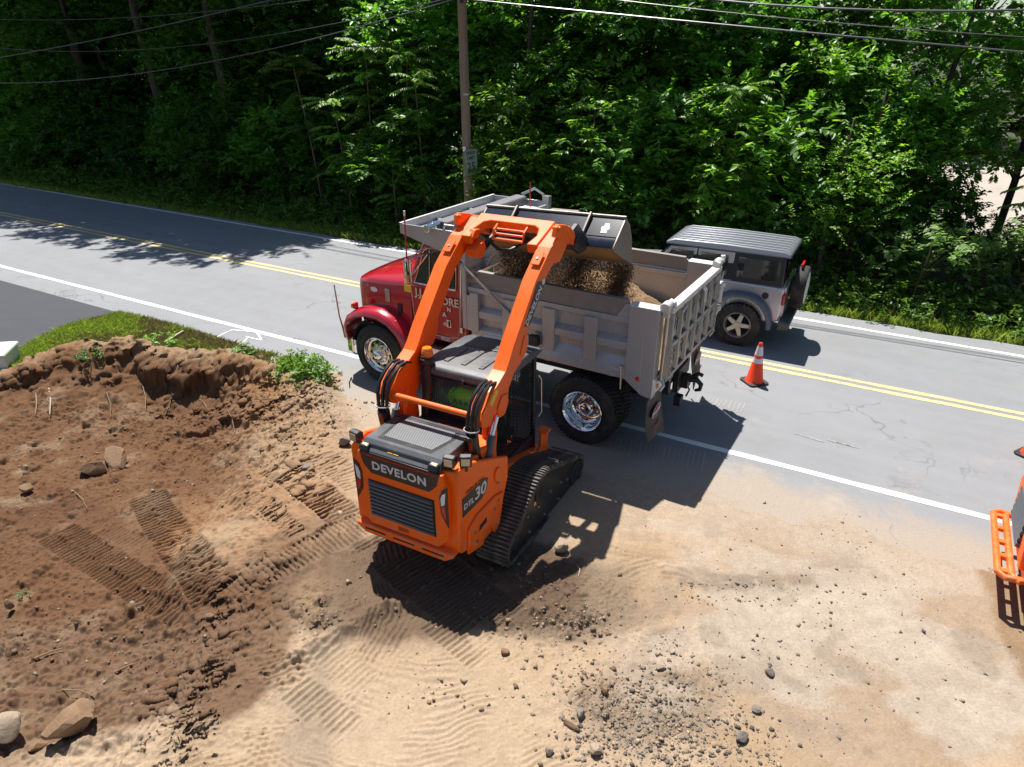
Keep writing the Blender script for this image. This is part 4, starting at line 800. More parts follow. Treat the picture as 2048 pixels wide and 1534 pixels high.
# -- chassis
ch = MB(); ch.prism([(-.45, .36), (1.5, .26), (1.58, .36), (1.58, .50), (.62, .78), (.1, .95), (-.45, .95)], 'x', -.55, .55); ch.build('chassis', M_OR, ldr, .012)
for s in (1, -1):
    fp = MB(); fp.prism([(1.30, .40), (1.58, .36), (1.60, .66), (1.55, .78), (1.42, .79), (1.40, .60), (1.28, .52)], 'x', s * .53, s * .58); fp.bb(s * .50, s * .64, 1.42, 1.56, .775, .80); fp.build('front_upright', M_OR, ldr, .008)
    sp = MB(); q = lambda y, z, d=0.: (s * (.63 + (y + .5) * .155 + d), y, z)      # flared side panel
    pts = [(-.54, .42), (-.54, 1.405), (-.34, 1.40), (.0, 1.27), (.235, 1.175), (.235, .93), (.15, .68), (.02, .40), (-.2, .34)]
    n = len(pts); sp.add([q(*p) for p in pts] + [q(*p, -.05) for p in pts], [tuple(range(n)), tuple(range(n, 2 * n))[::-1]] + [(i, (i + 1) % n, n + (i + 1) % n, n + i) for i in range(n)])
    side = sp.build('side_panel', M_OR, ldr, .012)
    def plate(name, pts, d, th, m, par, bev=.004):
        k = len(pts); mb = MB(); mb.add([q(*p, d) for p in pts] + [q(*p, d - th) for p in pts], [tuple(range(k)), tuple(range(k, 2 * k))[::-1]] + [(i, (i + 1) % k, k + (i + 1) % k, k + i) for i in range(k)]); return mb.build(name, m, par, bev)
    plate('service_cover', [(-.46, .36), (-.44, .66), (-.30, .76), (-.02, .82), (.13, .80), (.06, .46), (-.02, .33), (-.10, .50), (-.2, .50), (-.22, .33)], .028, .03, M_OR, side, .012)
    plate('cover_recess', [(-.3, .55), (-.28, .62), (-.17, .66), (-.17, .60)], .0295, .002, M_DARKIN, side)
    plate('round_boss', [(.05 + .055 * math.cos(a), 1.05 + .09 * math.sin(a)) for a in [i * math.pi / 8 for i in range(16)]], .02, .02, M_OR, side, .006)
    dc = plate('model_decal', [(-.50, .84), (-.50, 1.06), (-.16, 1.125), (-.10, 1.10), (-.12, .98), (-.2, .90)], .0022, .002, M_DECAL, side, 0)
    ur = (s * .155 * 1, 1, .12) if s > 0 else (s * -.155, -1, -.0); o_ = q(-.38, .985, .004)
    rdir = Vector((.155, 1, .10)) if s > 0 else Vector((.155, -1, .0))
    lettering('model_lettering', 'DTL', .085, M_SILV, dc, q(-.41 if s > 0 else -.2, .955, .004), rdir, (0, 0, 1), shear=.25, bold=.002, ext=.001)
    lettering('model_lettering', '30', .185, M_SILV, dc, q(-.235 if s > 0 else -.38, 1.005, .004), rdir, (0, 0, 1), shear=.25, bold=.004, ext=.001)
    lettering('model_lettering', 'HIGH FLOW', .05, M_DECAL, dc, q(-.31, 1.115, .004), rdir, (0, 0, 1), shear=.2, ext=.001)
    bt = MB()
    for y, z, d in ((.02, .75, .03), (-.04, .68, .03), (-.33, .45, .03), (-.36, .58, .03), (.05, .95, .02)): p0 = Vector(q(y, z, d - .01)); bt.cyl(p0, p0 + Vector((s * .016, 0, 0)), .016, n=8)
    struct(bt.build('bolt', mat('zinc_bolt', (.35, .45, .55), .3, .9), side), 'stuff')
    tw = MB(); tw.prism([(.06, .95), (.34, .9), (.40, 1.30), (.36, 1.66), (.28, 1.72), (.20, 1.66), (.14, 1.2)], 'x', s * .47, s * .53); tw.build('tower', M_OR, ldr, .012)
# -- engine enclosure and rear door
en = MB(); en.prism([(-.52, .44), (-.52, 1.36), (.22, 1.36), (.30, .95), (.30, .5)], 'x', -.60, .60); en.build('engine_enclosure', M_OR, ldr, .02)
fd = MB(); fd.prism([(-.64, .47), (-.60, .415), (.58, .415), (.63, .47), (.64, 1.34), (.60, 1.405), (.50, 1.385), (-.50, 1.385), (-.60, 1.405), (-.645, 1.34)], 'y', -.575, -.50); fd.build('rear_frame', M_OR, ldr, .016, 35, 3)
dp = MB(); dp.prism([(-.535, .62), (-.42, .49), (.42, .49), (.535, .62), (.555, 1.20), (.50, 1.37), (-.50, 1.37), (-.555, 1.20)], 'y', -.635, -.57); door_ = dp.build('rear_door', M_OR, ldr, .012, 35, 3)
bk = MB(); bk.prism([(-.475, 1.385), (.475, 1.385), (.44, 1.24), (.35, 1.145), (-.35, 1.145), (-.44, 1.24)], 'y', -.642, -.62); bk.build('brand_panel', M_DECAL, door_, .004)
rl = MB(); rl.bb(-.44, .44, -.6455, -.641, 1.348, 1.362); rl.build('red_stripe', mat('red_stripe', (.45, .01, .012), .4), door_)
lettering('brand_lettering', 'DEVELON', .128, M_SILV, door_, (0, -.6435, 1.245), (1, 0, 0), (0, 0, 1), bold=.004, sx=1.08, ext=.001, spacing=1.1)
lf = MB(); lf.prism([(-.40, .615), (.40, .615), (.40, 1.06), (-.40, 1.06)], 'y', -.638, -.632); lf.build('louvre_backing', M_DARKIN, door_)
for k in range(9):
    z = .628 + k * .047; l = MB(); l.prism([(-.632, z), (-.664, z + .008), (-.668, z + .034), (-.640, z + .044), (-.632, z + .044)], 'x', -.385, .385); l.build('louvre_slat', M_LOUV, door_, .004)
for s in (1, -1):
    tl = MB(); tl.prism([(s * .565, 1.27), (s * .50, 1.21), (s * .468, 1.13), (s * .478, .93), (s * .56, .78)], 'y', -.648, -.63); to = tl.build('tail_lamp', M_DECAL, door_, .006)
    a = MB(); a.prism([(s * .545, 1.20), (s * .505, 1.17), (s * .487, 1.12), (s * .49, 1.03), (s * .53, 1.06)], 'y', -.656, -.645); a.build('white_lens', M_WHITE, to, .004)
    a = MB(); a.prism([(s * .53, 1.05), (s * .492, 1.02), (s * .495, .95), (s * .54, .87)], 'y', -.656, -.645); a.build('red_lens', M_REDL, to, .004)
bs = MB(); bs.prism([(-.60, .43), (-.5, .36), (.5, .36), (.60, .43), (.60, .47), (-.60, .47)], 'y', -.66, -.50); bs.build('rear_bumper', M_OR, ldr, .012)
for x in (-.36, 0, .36): m_ = MB(); m_.bb(x - .13, x + .13, -.664, -.655, .415, .432); m_.build('bumper_slot', M_DARKIN, ldr)
hs = MB()
for k in range(3): hs.bb(-.07, .06, -.638, -.634, .53 + k * .018, .536 + k * .018)
struct(hs.build('drain_slot', M_DARKIN, door_), 'stuff')
# hood and grille on top
hd = MB(); rg = []
hd.prism([(-.60, 1.385), (-.585, 1.455), (-.54, 1.485), (.02, 1.485), (.06, 1.46), (.10, 1.36)], 'x', -.465, .465); hood_ = hd.build('hood', M_CHAR, ldr, .008, 30, 2)
sl = MB(); sl.prism([(-.63, 1.372), (-.63, 1.395), (-.56, 1.44), (-.56, 1.372)], 'x', -.44, .44); sl.build('hood_ledge', M_CHAR, hood_, .006)
def mesh_mat():
    m, N, L, b = node_mat('perforated_grille'); tc = N.new('ShaderNodeTexCoord').outputs['Object']; ck = N.new('ShaderNodeTexChecker'); ck.inputs['Scale'].default_value = 92; L.new(tc, ck.inputs['Vector'])
    c = n_mix(N, L, ck.outputs['Fac'], (.022, .024, .027), (.24, .25, .26)); L.new(c, b.inputs['Base Color']); b.inputs['Roughness'].default_value = .45; b.inputs['Metallic'].default_value = .4; return m
M_PERF = mesh_mat()
gm = MB(); gm.prism([(-.30, -.44), (.27, -.44), (.33, -.20), (.30, -.06), (-.30, -.06), (-.33, -.20)], 'z', 1.4855, 1.489); gm.build('hood_grille', M_PERF, hood_)
gm = MB(); gm.prism([(-.34, -.5), (.30, -.5), (.37, -.18), (.36, -.04), (-.36, -.04), (-.37, -.18)], 'z', 1.4848, 1.4858); gm.build('grille_surround', M_CABB, hood_)
bl_ = MB(); bl_.bb(-.46, .46, -.06, -.01, 1.486, 1.492); bl_.build('hood_seam', M_CABB, hood_)
ys = MB(); ys.bb(-.15, -.09, -.601, -.5965, 1.40, 1.425); ys.bb(-.08, -.02, -.601, -.5965, 1.40, 1.425); build_each(ys, 'warning_sticker', M_YEL, hood_)
# work lights
for x, y, z, rz in ((-.60, -.52, 1.45, -.15), (.52, -.51, 1.475, .15), (.64, -.42, 1.47, .5), (-.42, -.60, 1.42, 0), (.40, -.60, 1.43, 0)):
    low = abs(x) < .5; pod = MB(); M_ = Matrix.Translation((x, y, z)) @ Matrix.Rotation(rz, 4, 'Z')
    if low: pod.prism([(-.05, -.025), (.05, -.03), (.05, .02), (-.03, .03)], 'x', -.055, .055)
    else: pod.prism([(-.045, -.055), (.05, -.045), (.05, .04), (.01, .062), (-.045, .055)], 'x', -.06, .06)
    pod.xf(M_); po = pod.build('work_light', M_CABB, ldr, .012)
    if not low:
        ln = MB(); ln.bb(-.043, .043, -.049, -.044, -.038, .038); ln.xf(M_); ln.build('lens', M_LAMPG, po, .004)
        st_ = MB(); st_.cyl((x, y, z - .06), (x, y, z - .12), .02, n=8); st_.build('lamp_stalk', M_CABB, po)
    else:
        ln = MB(); ln.bb(-.035, .035, -.02, .02, .028, .03); ln.xf(M_ @ Matrix.Rotation(.12, 4, 'X')); ln.build('lens', M_LAMPG, po)
# -- cab
X0, X1, Y0, Y1, ZB, ZT = -.43, .45, .46, 1.50, .66, 1.80
rf = MB(); rf.prism([(.44, 1.80), (.46, 1.87), (.54, 1.905), (1.35, 1.885), (1.56, 1.835), (1.60, 1.78), (1.5, 1.77), (.5, 1.77)], 'x', X0 - .03, X1 + .03); roof_ = rf.build('cab_roof', M_ROOF, ldr, .022, 35, 3)
for x in (-.22, 0, .22): rb = MB(); rb.prism([(.60, 1.902), (.60, 1.915), (.62, 1.918), (1.02, 1.908), (1.04, 1.892)], 'x', x - .03, x + .03); rb.build('roof_rib', M_ROOF, roof_, .006)
rh = MB(); rh.prism([(1.10, 1.888), (1.10, 1.905), (1.44, 1.89), (1.44, 1.86)], 'x', -.30, .30); rh.build('roof_hatch', M_CHAR, roof_, .012)
cf = MB()
for x in (X0, X1 - .05):
    for y in (Y0, Y1 - .06): cf.bb(x, x + .05, y, y + .06, ZB - .2 if y > 1 else ZB, ZT)
    cf.bb(x, x + .05, Y0 + .06, Y1 - .06, ZT - .06, ZT); cf.bb(x + .004, x + .046, Y0 + .06, Y1 - .06, ZB - .22, ZB + .06)
cf.bb(X0 + .05, X1 - .05, Y0 + .002, Y0 + .058, ZT - .05, ZT); cf.bb(X0 + .05, X1 - .05, Y0 + .002, Y0 + .058, ZB, 1.36); cf.bb(X0 + .05, X1 - .05, Y1 - .058, Y1 - .002, ZT - .05, ZT); cf.bb(X0 + .05, X1 - .05, Y1 - .058, Y1 - .002, .42, .60)
cf.bb(X0, X1, Y0, Y1, .40, .44); cab_ = cf.build('cab_frame', M_CABB, ldr, .008)
gl = MB(); gl.bb(X0 + .05, X1 - .05, Y0 + .02, Y0 + .026, 1.36, ZT - .05); gl.build('rear_window', M_CLEAR, cab_)
tr_ = MB(); yy = Y0 - .004; tr_.tube([(X0 + .06, yy, 1.40), (X0 + .06, yy, ZT - .09), (X0 + .10, yy, ZT - .045), (X1 - .10, yy, ZT - .045), (X1 - .06, yy, ZT - .09), (X1 - .06, yy, 1.40), (X1 - .10, yy, 1.365), (X0 + .10, yy, 1.365), (X0 + .06, yy, 1.40)], .012, 8); tr_.build('window_seal', M_HOSE, cab_)
wp = MB(); wp.tube([(.08, Y0 - .02, ZT - .02), (-.06, Y0 - .025, ZT - .17)], .006, 6); wp.cyl((.08, Y0 - .03, ZT - .03), (.10, Y0 - .03, ZT + .02), .022, n=10); wp.build('wiper', M_HOSE, cab_)
def guard(name, o, u, v, nu, nv, r=.0035):
    g_ = MB(); o = Vector(o); u = Vector(u); v = Vector(v)
    for i in range(nu + 1): g_.tube([o + u * i / nu, o + u * i / nu + v], r, 4, False)
    for j in range(nv + 1): g_.tube([o + v * j / nv, o + v * j / nv + u], r, 4, False)
    return struct(g_.build(name, M_CABB, cab_, 0, 0), 'stuff')
for x in (X0 + .02, X1 - .02): guard('window_guard', (x, Y0 + .06, ZB + .06), (0, Y1 - Y0 - .12, 0), (0, 0, ZT - ZB - .12), 20, 22)
guard('window_guard', (X0 + .05, Y1 - .03, .6), (X1 - X0 - .1, 0, 0), (0, 0, ZT - .65), 16, 24)
for x in (X0 + .03, X1 - .028): sg = MB(); sg.bb(x, x + .004, Y0 + .06, Y1 - .06, ZB + .06, ZT - .06); sg.build('side_window', mat('smoked_side_glass', (.01, .014, .014), .04, alpha=.30, spec=.7), cab_)
st = MB(); st.bb(-.24, .22, .72, 1.12, .74, .93); st.prism([(.60, .90), (.70, .90), (.62, 1.20), (.57, 1.20)], 'x', -.22, .18); st.build('seat', M_HOSE, cab_, .03)
lb = MB(); lb.tube([(-.38, 1.30, 1.18), (.38, 1.30, 1.18)], .02, 8); lb.tube([(-.3, 1.3, 1.62), (.3, 1.24, 1.60)], .02, 8); build_each(lb, 'lap_bar', M_OR, cab_)
jy = MB()
for x in (-.24, .26): jy.tube([(x, 1.12, .9), (x, 1.16, 1.05), (x, 1.14, 1.16)], [.03, .022, .028], 8); jy.bb(x - .05, x + .05, .92, 1.2, .82, .92)
build_each(jy, 'joystick_pod', M_HOSE, cab_)
hr = MB(); hr.tube([(X1 + .035, 1.50, 1.50), (X1 + .05, 1.53, 1.45), (X1 + .05, 1.55, 1.0), (X1 + .035, 1.50, .95)], .009, 6); hr.build('grab_rail', M_STEEL, cab_)
lp = MB(); lp.bb(-.43, .45, .30, .455, .9, 1.30); lp.build('cab_rear_panel', M_CABB, ldr, .012); lp = MB(); lp.bb(-.50, .50, .24, .30, .95, 1.18); lp.build('cross_plate', M_OR, ldr, .01)
pc = MB(); pc.tube([(-.38, .36, 1.25), (-.38, .40, 1.4), (-.38, .44, 1.55)], [.04, .055, .062], 16); pc.cyl((-.38, .44, 1.5), (-.38, .47, 1.90), .068, n=20); pc.cyl((-.38, .47, 1.90), (-.38, .475, 1.965), .085, n=20); pc.build('air_precleaner', M_CABB, ldr, .01)
bc = MB(); bc.cyl((-.38, .478, 1.965), (-.38, .48, 1.985), .075, n=20); bc.build('beacon_base', M_CABB, ldr, .004); bc = MB(); bc.lathe([(.066, 0), (.066, .03), (.056, .085), (.048, .095), (.001, .098)], (-.38, .482, 1.986), (0, .02, 1), 20); bc.build('beacon', mat('orange_beacon', (.85, .2, .015), .2, spec=.8), ldr)
# -- lift arms
ARM = [(-.105, 1.73), (-.06, 1.80), (.12, 1.935), (.24, 1.975), (.40, 2.05), (.47, 2.12), (.585, 2.27), (1.07, 2.81), (1.42, 3.075), (1.50, 3.10), (1.80, 3.205), (1.92, 3.20), (2.05, 3.10), (2.115, 2.955), (2.06, 2.945), (1.93, 3.03), (1.85, 3.01), (1.67, 2.86), (1.5, 2.885), (1.285, 2.765), (.862, 2.275), (.845, 2.13), (.75, 2.02), (.585, 1.965), (.465, 1.83), (.435, 1.64), (.36, 1.57), (.29, 1.58), (.24, 1.67), (.15, 1.675), (.08, 1.60), (.0, 1.60), (-.08, 1.65)]
for s in (1, -1):
    a = MB(); a.prism(ARM, 'x', s * .472, s * .632); arm = a.build('lift_arm', M_OR, ldr, .006, 14)
    st_ = MB(); st_.prism([(.30, 1.83), (.42, 1.80), (.43, 1.70), (.36, 1.60), (.24, 1.60), (.20, 1.72)], 'x', s * .633, s * .648); st_.prism([(.70, 2.12), (.80, 2.30), (.875, 2.24), (.86, 2.13), (.78, 2.06)], 'x', s * .633, s * .643); build_each(st_, 'pivot_plate', M_OR, arm, .006)
    ea = MB(); ea.prism([(1.50, 3.17), (1.54, 3.27), (1.60, 3.285), (1.80, 3.24), (2.02, 3.12), (2.05, 3.05), (1.98, 3.0), (1.80, 3.19), (1.58, 3.14)], 'x', s * .59, s * .645); ea.build('arm_ear', M_OR, arm, .008)
    pn = MB(); pn.cyl((s * .575, 1.58, 3.245), (s * .665, 1.58, 3.245), .026, n=14); pn.build('pin', M_OR, arm, .004)
    bpz = MB(); bpz.prism([(1.20, 2.932), (1.33, 3.032), (1.322, 3.044), (1.192, 2.944)], 'x', s * .50, s * .60); bpz.build('cover_plate', M_OR, arm, .004)
    bt = MB(); bt.cyl((s * .55, 1.262, 2.985), (s * .55, 1.25, 3.0), .014, n=8); bt.build('bolt', M_STEEL, arm)
    sk = MB(); sk.prism([(1.09, 2.79), (1.29, 2.77), (1.265, 2.72), (.93, 2.37), (.80, 2.39), (.84, 2.45)], 'x', s * .6332, s * .635); sk.build('brand_sticker', M_DECAL, arm)
    ud = Vector((0, .72, .66)).normalized(); 
    lettering('brand_lettering', 'DEVELON', .105, M_SILV, arm, (s * .6362, 1.02, 2.555), (0, ud.y * (1 if s > 0 else -1), ud.z * (1 if s > 0 else -1)), (0, -ud.z, ud.y) if s > 0 else (0, ud.z, -ud.y), bold=.003, sx=1.0, ext=.0005)
    tp = MB(); tp.prism([(1.20, 2.785), (1.29, 2.775), (1.27, 2.725), (1.22, 2.72)], 'x', s * .6352, s * .6358); tp.build('sticker_tip', M_SILV, arm)
    yw = MB(); yw.prism([(.06, 1.84), (.20, 1.95), (.24, 1.90), (.11, 1.79)], 'x', s * .6332, s * .6345); yw.build('warning_sticker', M_YEL, arm)
    cy = MB(); cy.cyl((s * .60, -.06, 1.0), (s * .60, .155, 1.43), .046, n=18); cyo = cy.build('lift_cylinder', M_LOUV, ldr, .006)
    cy = MB(); cy.cyl((s * .60, .155, 1.43), (s * .60, .27, 1.62), .026, n=14); cy.build('cylinder_rod', M_CHROME, cyo); cy = MB(); cy.cyl((s * .55, .28, 1.64), (s * .65, .28, 1.64), .04, n=14); cy.build('cylinder_eye', M_OR, cyo, .004)
    lk = MB(); lk.prism([(.14, 1.30), (.24, 1.25), (.36, 1.62), (.32, 1.70), (.24, 1.68)], 'x', s * .54, s * .58); lk.build('control_link', M_OR, ldr, .01)
    for k in range(3):
        x = s * (.488 + .052 * k); hz = MB(); e = .012 * (k - 1)
        hz.tube([(x, .32, 1.95), (x, .24, 1.985), (x, .13, 1.995 + e), (x, .02, 1.95 + e), (x, -.075 - e, 1.875), (x, -.125 - e, 1.76), (x, -.138, 1.63), (x, -.125, 1.5), (x, -.09, 1.32), (x, -.04, 1.12)], .0195, 8); hz.build('hydraulic_hose', M_HOSE, ldr)
    slv = MB(); slv.tube([(s * .54, -.137, 1.57), (s * .54, -.12, 1.45), (s * .54, -.09, 1.3), (s * .54, -.04, 1.12)], .066, 10); slv.build('hose_sleeve', M_HOSE, ldr)
    tie = MB(); tie.lathe([(.076, -.006), (.080, -.006), (.080, .006), (.076, .006)], (s * .54, -.137, 1.63), (0, .1, 1), 16, True); tie.build('hose_tie', M_WHITE, ldr)
br = MB(); br.cyl((-.47, -.05, 1.73), (.47, -.05, 1.73), .032, n=16); br.build('tie_bar', M_OR, ldr)
# arch between the arms, with step
dt = Vector((0, .55, .19)).normalized()
cm = MB(); pl = [(-.475, 0), (-.475, .50), (.475, .50), (.475, 0), (.35, 0), (.39, .18), (.35, .32), (.28, .365), (-.28, .365), (-.35, .32), (-.39, .18), (-.35, 0)]
o_ = Vector((0, 1.40, 3.06)); nn = Vector((0, -dt.z, dt.y)); n = len(pl)
cm.add([o_ + dt * p[1] + Vector((p[0], 0, 0)) + nn * .03 for p in pl] + [o_ + dt * p[1] + Vector((p[0], 0, 0)) - nn * .08 for p in pl], [tuple(range(n)), tuple(range(n, 2 * n))[::-1]] + [(i, (i + 1) % n, n + (i + 1) % n, n + i) for i in range(n)]); cm.build('arm_crossmember', M_OR, ldr, .012)
sb = MB(); P_ = lambda x, t, h=-.03: tuple(o_ + dt * t + Vector((x, 0, 0)) + nn * h)
sb.tube([P_(-.19, .40, .0), P_(-.19, .26, -.02), P_(-.19, .20, -.10), P_(.19, .20, -.10), P_(.19, .26, -.02), P_(.19, .40, .0)], .016, 8)
for t, h in ((.30, -.03), (.25, -.06), (.215, -.10)): sb.tube([P_(-.19, t, h), P_(.19, t, h)], .013, 8)
sb.build('arm_step', M_OR, ldr)
lbk = MB(); lbk.prism([(1.42, 2.93), (1.62, 3.0), (1.66, 2.90), (1.58, 2.80), (1.44, 2.84)], 'x', -.44, -.30); lbk.prism([(1.42, 3.06), (1.50, 3.14), (1.60, 3.13), (1.56, 3.03)], 'x', -.42, -.34); build_each(lbk, 'coupler_bracket', M_OR, ldr, .008)
# coupler, tilt cylinders, bucket
qp = MB(); qp.prism([(2.02, 3.08), (2.14, 3.12), (2.46, 2.88), (2.42, 2.80), (2.30, 2.82), (2.06, 2.97)], 'x', -.55, .55)
for x in (-.60, .60): qp.prism([(1.98, 3.12), (2.16, 3.18), (2.50, 2.92), (2.44, 2.80), (2.26, 2.80), (2.05, 2.92)], 'x', x - .03, x + .03); qp.cyl((x - .06, 2.1, 2.98), (x + .06, 2.1, 2.98), .06, n=14)
qp.build('quick_coupler', M_CABB, ldr, .008)
for x in (-.36, .36):
    tc_ = MB(); tc_.cyl((x, 1.62, 2.86), (x, 2.0, 2.99), .042, n=14); tc_.build('tilt_cylinder', M_CABB, ldr); tc_ = MB(); tc_.cyl((x, 2.0, 2.99), (x, 2.3, 3.06), .022, n=12); tc_.build('tilt_rod', M_CHROME, ldr)
hz = MB(); hz.tube([(-.30, 1.75, 2.95), (-.22, 1.80, 2.86), (-.12, 1.9, 2.84), (-.02, 2.05, 2.9), (.1, 2.15, 3.0)], .02, 8); hz.tube([(.25, 1.75, 2.95), (.18, 1.85, 2.86), (.10, 2.0, 2.9)], .02, 8); build_each(hz, 'hydraulic_hose', M_HOSE, ldr)
lk = MB()
for x in (-.12, .02, .16): lk.cyl((x - .05, 2.02, 3.07), (x + .05, 2.1, 3.12), .022, n=8)
build_each(lk, 'coupler_fitting', M_STEEL, ldr)
BK = [(2.845, 3.115), (2.57, 2.928), (2.475, 2.862), (2.46, 2.835), (2.49, 2.80), (2.60, 2.745), (3.15, 2.475)]
sh = MB(); inn = [(2.86, 3.095), (2.585, 2.908), (2.50, 2.85), (2.485, 2.835), (2.505, 2.815), (2.61, 2.767), (3.15, 2.499)]
sh.prism(BK[:4] + inn[:4][::-1], 'x', -.945, .945); bkt = sh.build('bucket', M_BKT, ldr, 0, 60); bkt.rotation_euler = (0, -.02, 0); bkt.location = (.06, 0, 0)
fl = MB(); fl.prism(BK[3:] + inn[3:][::-1], 'x', -.945, .945); fl.build('bucket_floor', M_BFLR, bkt, 0, 60)
for s in (1, -1):
    sd_ = MB(); sd_.prism([(2.85, 3.12), (2.57, 2.932), (2.468, 2.865), (2.452, 2.835), (2.488, 2.793), (2.60, 2.737), (3.16, 2.468), (3.17, 2.50), (3.10, 2.82), (3.0, 3.0)], 'x', s * .946, s * .966); so_ = sd_.build('bucket_side', M_BSTEEL, bkt, .004)
    ed = MB(); ed.tube([(s * .956, 2.85, 3.12), (s * .956, 3.0, 3.0), (s * .956, 3.10, 2.82), (s * .956, 3.17, 2.49)], .014, 6); ed.build('side_cutter', M_BSTEEL, so_)
rm = MB(); rm.tube([(-.965, 2.85, 3.125), (.965, 2.85, 3.125)], .02, 8); rm.build('bucket_rim', M_BSTEEL, bkt)
ce = MB(); ce.prism([(3.10, 2.488), (3.19, 2.452), (3.19, 2.466), (3.10, 2.51)], 'x', -.96, .96); ce.build('cutting_edge', M_BSTEEL, bkt, .003)
for x in (-.50, .52):
    gs = MB(); gs.prism([(2.86, 3.15), (2.82, 3.17), (2.50, 2.93), (2.40, 2.80), (2.46, 2.79), (2.56, 2.90)], 'x', x - .012, x + .012); gs.build('bucket_gusset', M_BSTEEL, bkt, .003)
bp_ = MB(); bp_.bb(-.05, .33, 2.855, 2.93, 3.11, 3.15); bp_.build('top_plate', M_BSTEEL, bkt, .006)
def back(y): return 3.115 + (y - 2.845) * (.18 / .265)
for x0, x1, y0, y1, m_ in ((.74, .80, 2.72, 2.755, M_WHITE), (.715, .815, 2.675, 2.715, M_WHITE), (.725, .80, 2.63, 2.668, M_WHITE), (.725, .80, 2.655, 2.668, M_OR)):
    k_ = .004 if m_ is M_WHITE else .006; lb_ = MB(); lb_.add([(x, y - .0035, back(y) + k_) for x, y in ((x0, y0), (x1, y0), (x1, y1), (x0, y1))], [(0, 1, 2, 3)]); lb_.build('bucket_label', m_, bkt, 0, 0)
wl = MB(); wl.tube([(.55, 2.585, 2.944), (.94, 2.585, 2.944)], .006, 5); wl.build('weld_seam', M_BSTEEL, bkt)
# -- operator
M_HIVIS = mat('bright_green_shirt', (.22, .92, .10), .8, bump=.2, bscale=25, vary=.15); M_SKIN = mat('skin', (.42, .24, .16), .55); M_TROUS = mat('dark_work_trousers', (.03, .035, .05), .85); M_HAIR = mat('dark_cap', (.03, .025, .022), .7)
def skin_body(name, joints, edges, m, parent, sub=2):
    me = bpy.data.meshes.new(name); me.from_pydata([j[:3] for j in joints], edges, []); o = bpy.data.objects.new(name, me); COL.objects.link(o); o.parent = parent
    md = o.modifiers.new('skin', 'SKIN'); o.modifiers.new('sub', 'SUBSURF').levels = sub; o.modifiers['sub'].render_levels = sub
    sv = me.skin_vertices[0].data
    for i, j in enumerate(joints): sv[i].radius = (j[3], j[4] if len(j) > 4 else j[3]); sv[i].use_root = (i == 0)
    bpy.context.view_layer.update(); dg = bpy.context.evaluated_depsgraph_get(); nm = bpy.data.meshes.new_from_object(o.evaluated_get(dg)); bpy.data.objects.remove(o)
    nm.polygons.foreach_set('use_smooth', [True] * len(nm.polygons)); nm.materials.clear(); nm.materials.append(m); q = bpy.data.objects.new(name, nm); COL.objects.link(q); q.parent = parent; return q
op = thing('person', 'loader operator in a bright green shirt seated in the loader cab', 'person', ldr.matrix_basis @ Vector((0, 0, 0)), K_RZ)
op.location = (K_O.x, K_O.y, .09)
bx = -.06
J = [(bx, .80, .93, .15, .12), (bx, .76, 1.08, .145, .11), (bx, .74, 1.24, .165, .12), (bx, .77, 1.37, .15, .10), (bx, .80, 1.44, .06), (bx, .82, 1.50, .052),
     (bx - .10, .78, 1.38, .09, .08), (bx - .20, .80, 1.34, .075), (bx - .28, .88, 1.16, .052), (bx - .25, 1.06, 1.10, .040), (bx - .24, 1.13, 1.13, .034),
     (bx + .10, .78, 1.38, .09, .08), (bx + .20, .80, 1.34, .075), (bx + .28, .88, 1.16, .052), (bx + .27, 1.06, 1.10, .040), (bx + .26, 1.13, 1.13, .034),
     (bx - .10, .86, .91, .10), (bx - .13, 1.25, .92, .075), (bx - .13, 1.32, .62, .05), (bx - .13, 1.40, .5, .045), (bx + .10, .86, .91, .10), (bx + .13, 1.25, .92, .075), (bx + .13, 1.32, .62, .05), (bx + .13, 1.40, .5, .045)]
Eg = [(0, 1), (1, 2), (2, 3), (3, 4), (4, 5), (3, 6), (6, 7), (7, 8), (8, 9), (9, 10), (3, 11), (11, 12), (12, 13), (13, 14), (14, 15), (0, 16), (16, 17), (17, 18), (18, 19), (0, 20), (20, 21), (21, 22), (22, 23)]
body = skin_body('body', J, Eg, M_HIVIS, op)
lg_ = body.data; lg_.materials.append(M_TROUS); lg_.materials.append(M_SKIN)
for p in lg_.polygons:
    c = p.center
    if c.z < .98 and c.y > .80 or c.z < .92: p.material_index = 1
    elif c.z > 1.46 or (c.y > .95 and c.z > 1.0): p.material_index = 2
hd = MB(); rings = []
for z, rx, ry, dy in ((1.47, .045, .05, .005), (1.50, .062, .078, .012), (1.54, .072, .092, .012), (1.585, .076, .098, .006), (1.63, .074, .094, 0), (1.67, .058, .075, -.004), (1.69, .03, .04, -.004)): rings.append([(bx + rx * math.cos(a), .83 + dy + ry * math.sin(a), z) for a in [2 * math.pi * i / 16 for i in range(16)]])
hd.loft(rings); hd.lathe([(.014, 0), (.010, .022), (.001, .03)], (bx, .925, 1.555), (0, 1, -.2), 8)
for s in (-1, 1): hd.lathe([(.02, 0), (.018, .012), (.001, .014)], (bx + s * .072, .825, 1.57), (s, 0, 0), 10)
hd.build('head', M_SKIN, op, 0, 60)
ey = MB()
for s in (-1, 1): ey.lathe([(.010, 0), (.007, .005), (.001, .007)], (bx + s * .03, .922, 1.585), (0, 1, 0), 8)
ey.bb(bx - .025, bx + .025, .918, .926, 1.512, 1.518); struct(ey.build('face_detail', M_HAIR, op), 'stuff')
hc = MB(); hc.lathe([(.001, .105), (.05, .095), (.083, .05), (.087, .0), (.08, -.02)], (bx, .83, 1.615), (0, -.12, 1), 18); hc.prism([(.87, 1.625), (.99, 1.61), (.99, 1.617), (.87, 1.635)], 'x', bx - .06, bx + .06); hc.build('cap', M_HAIR, op, .002)
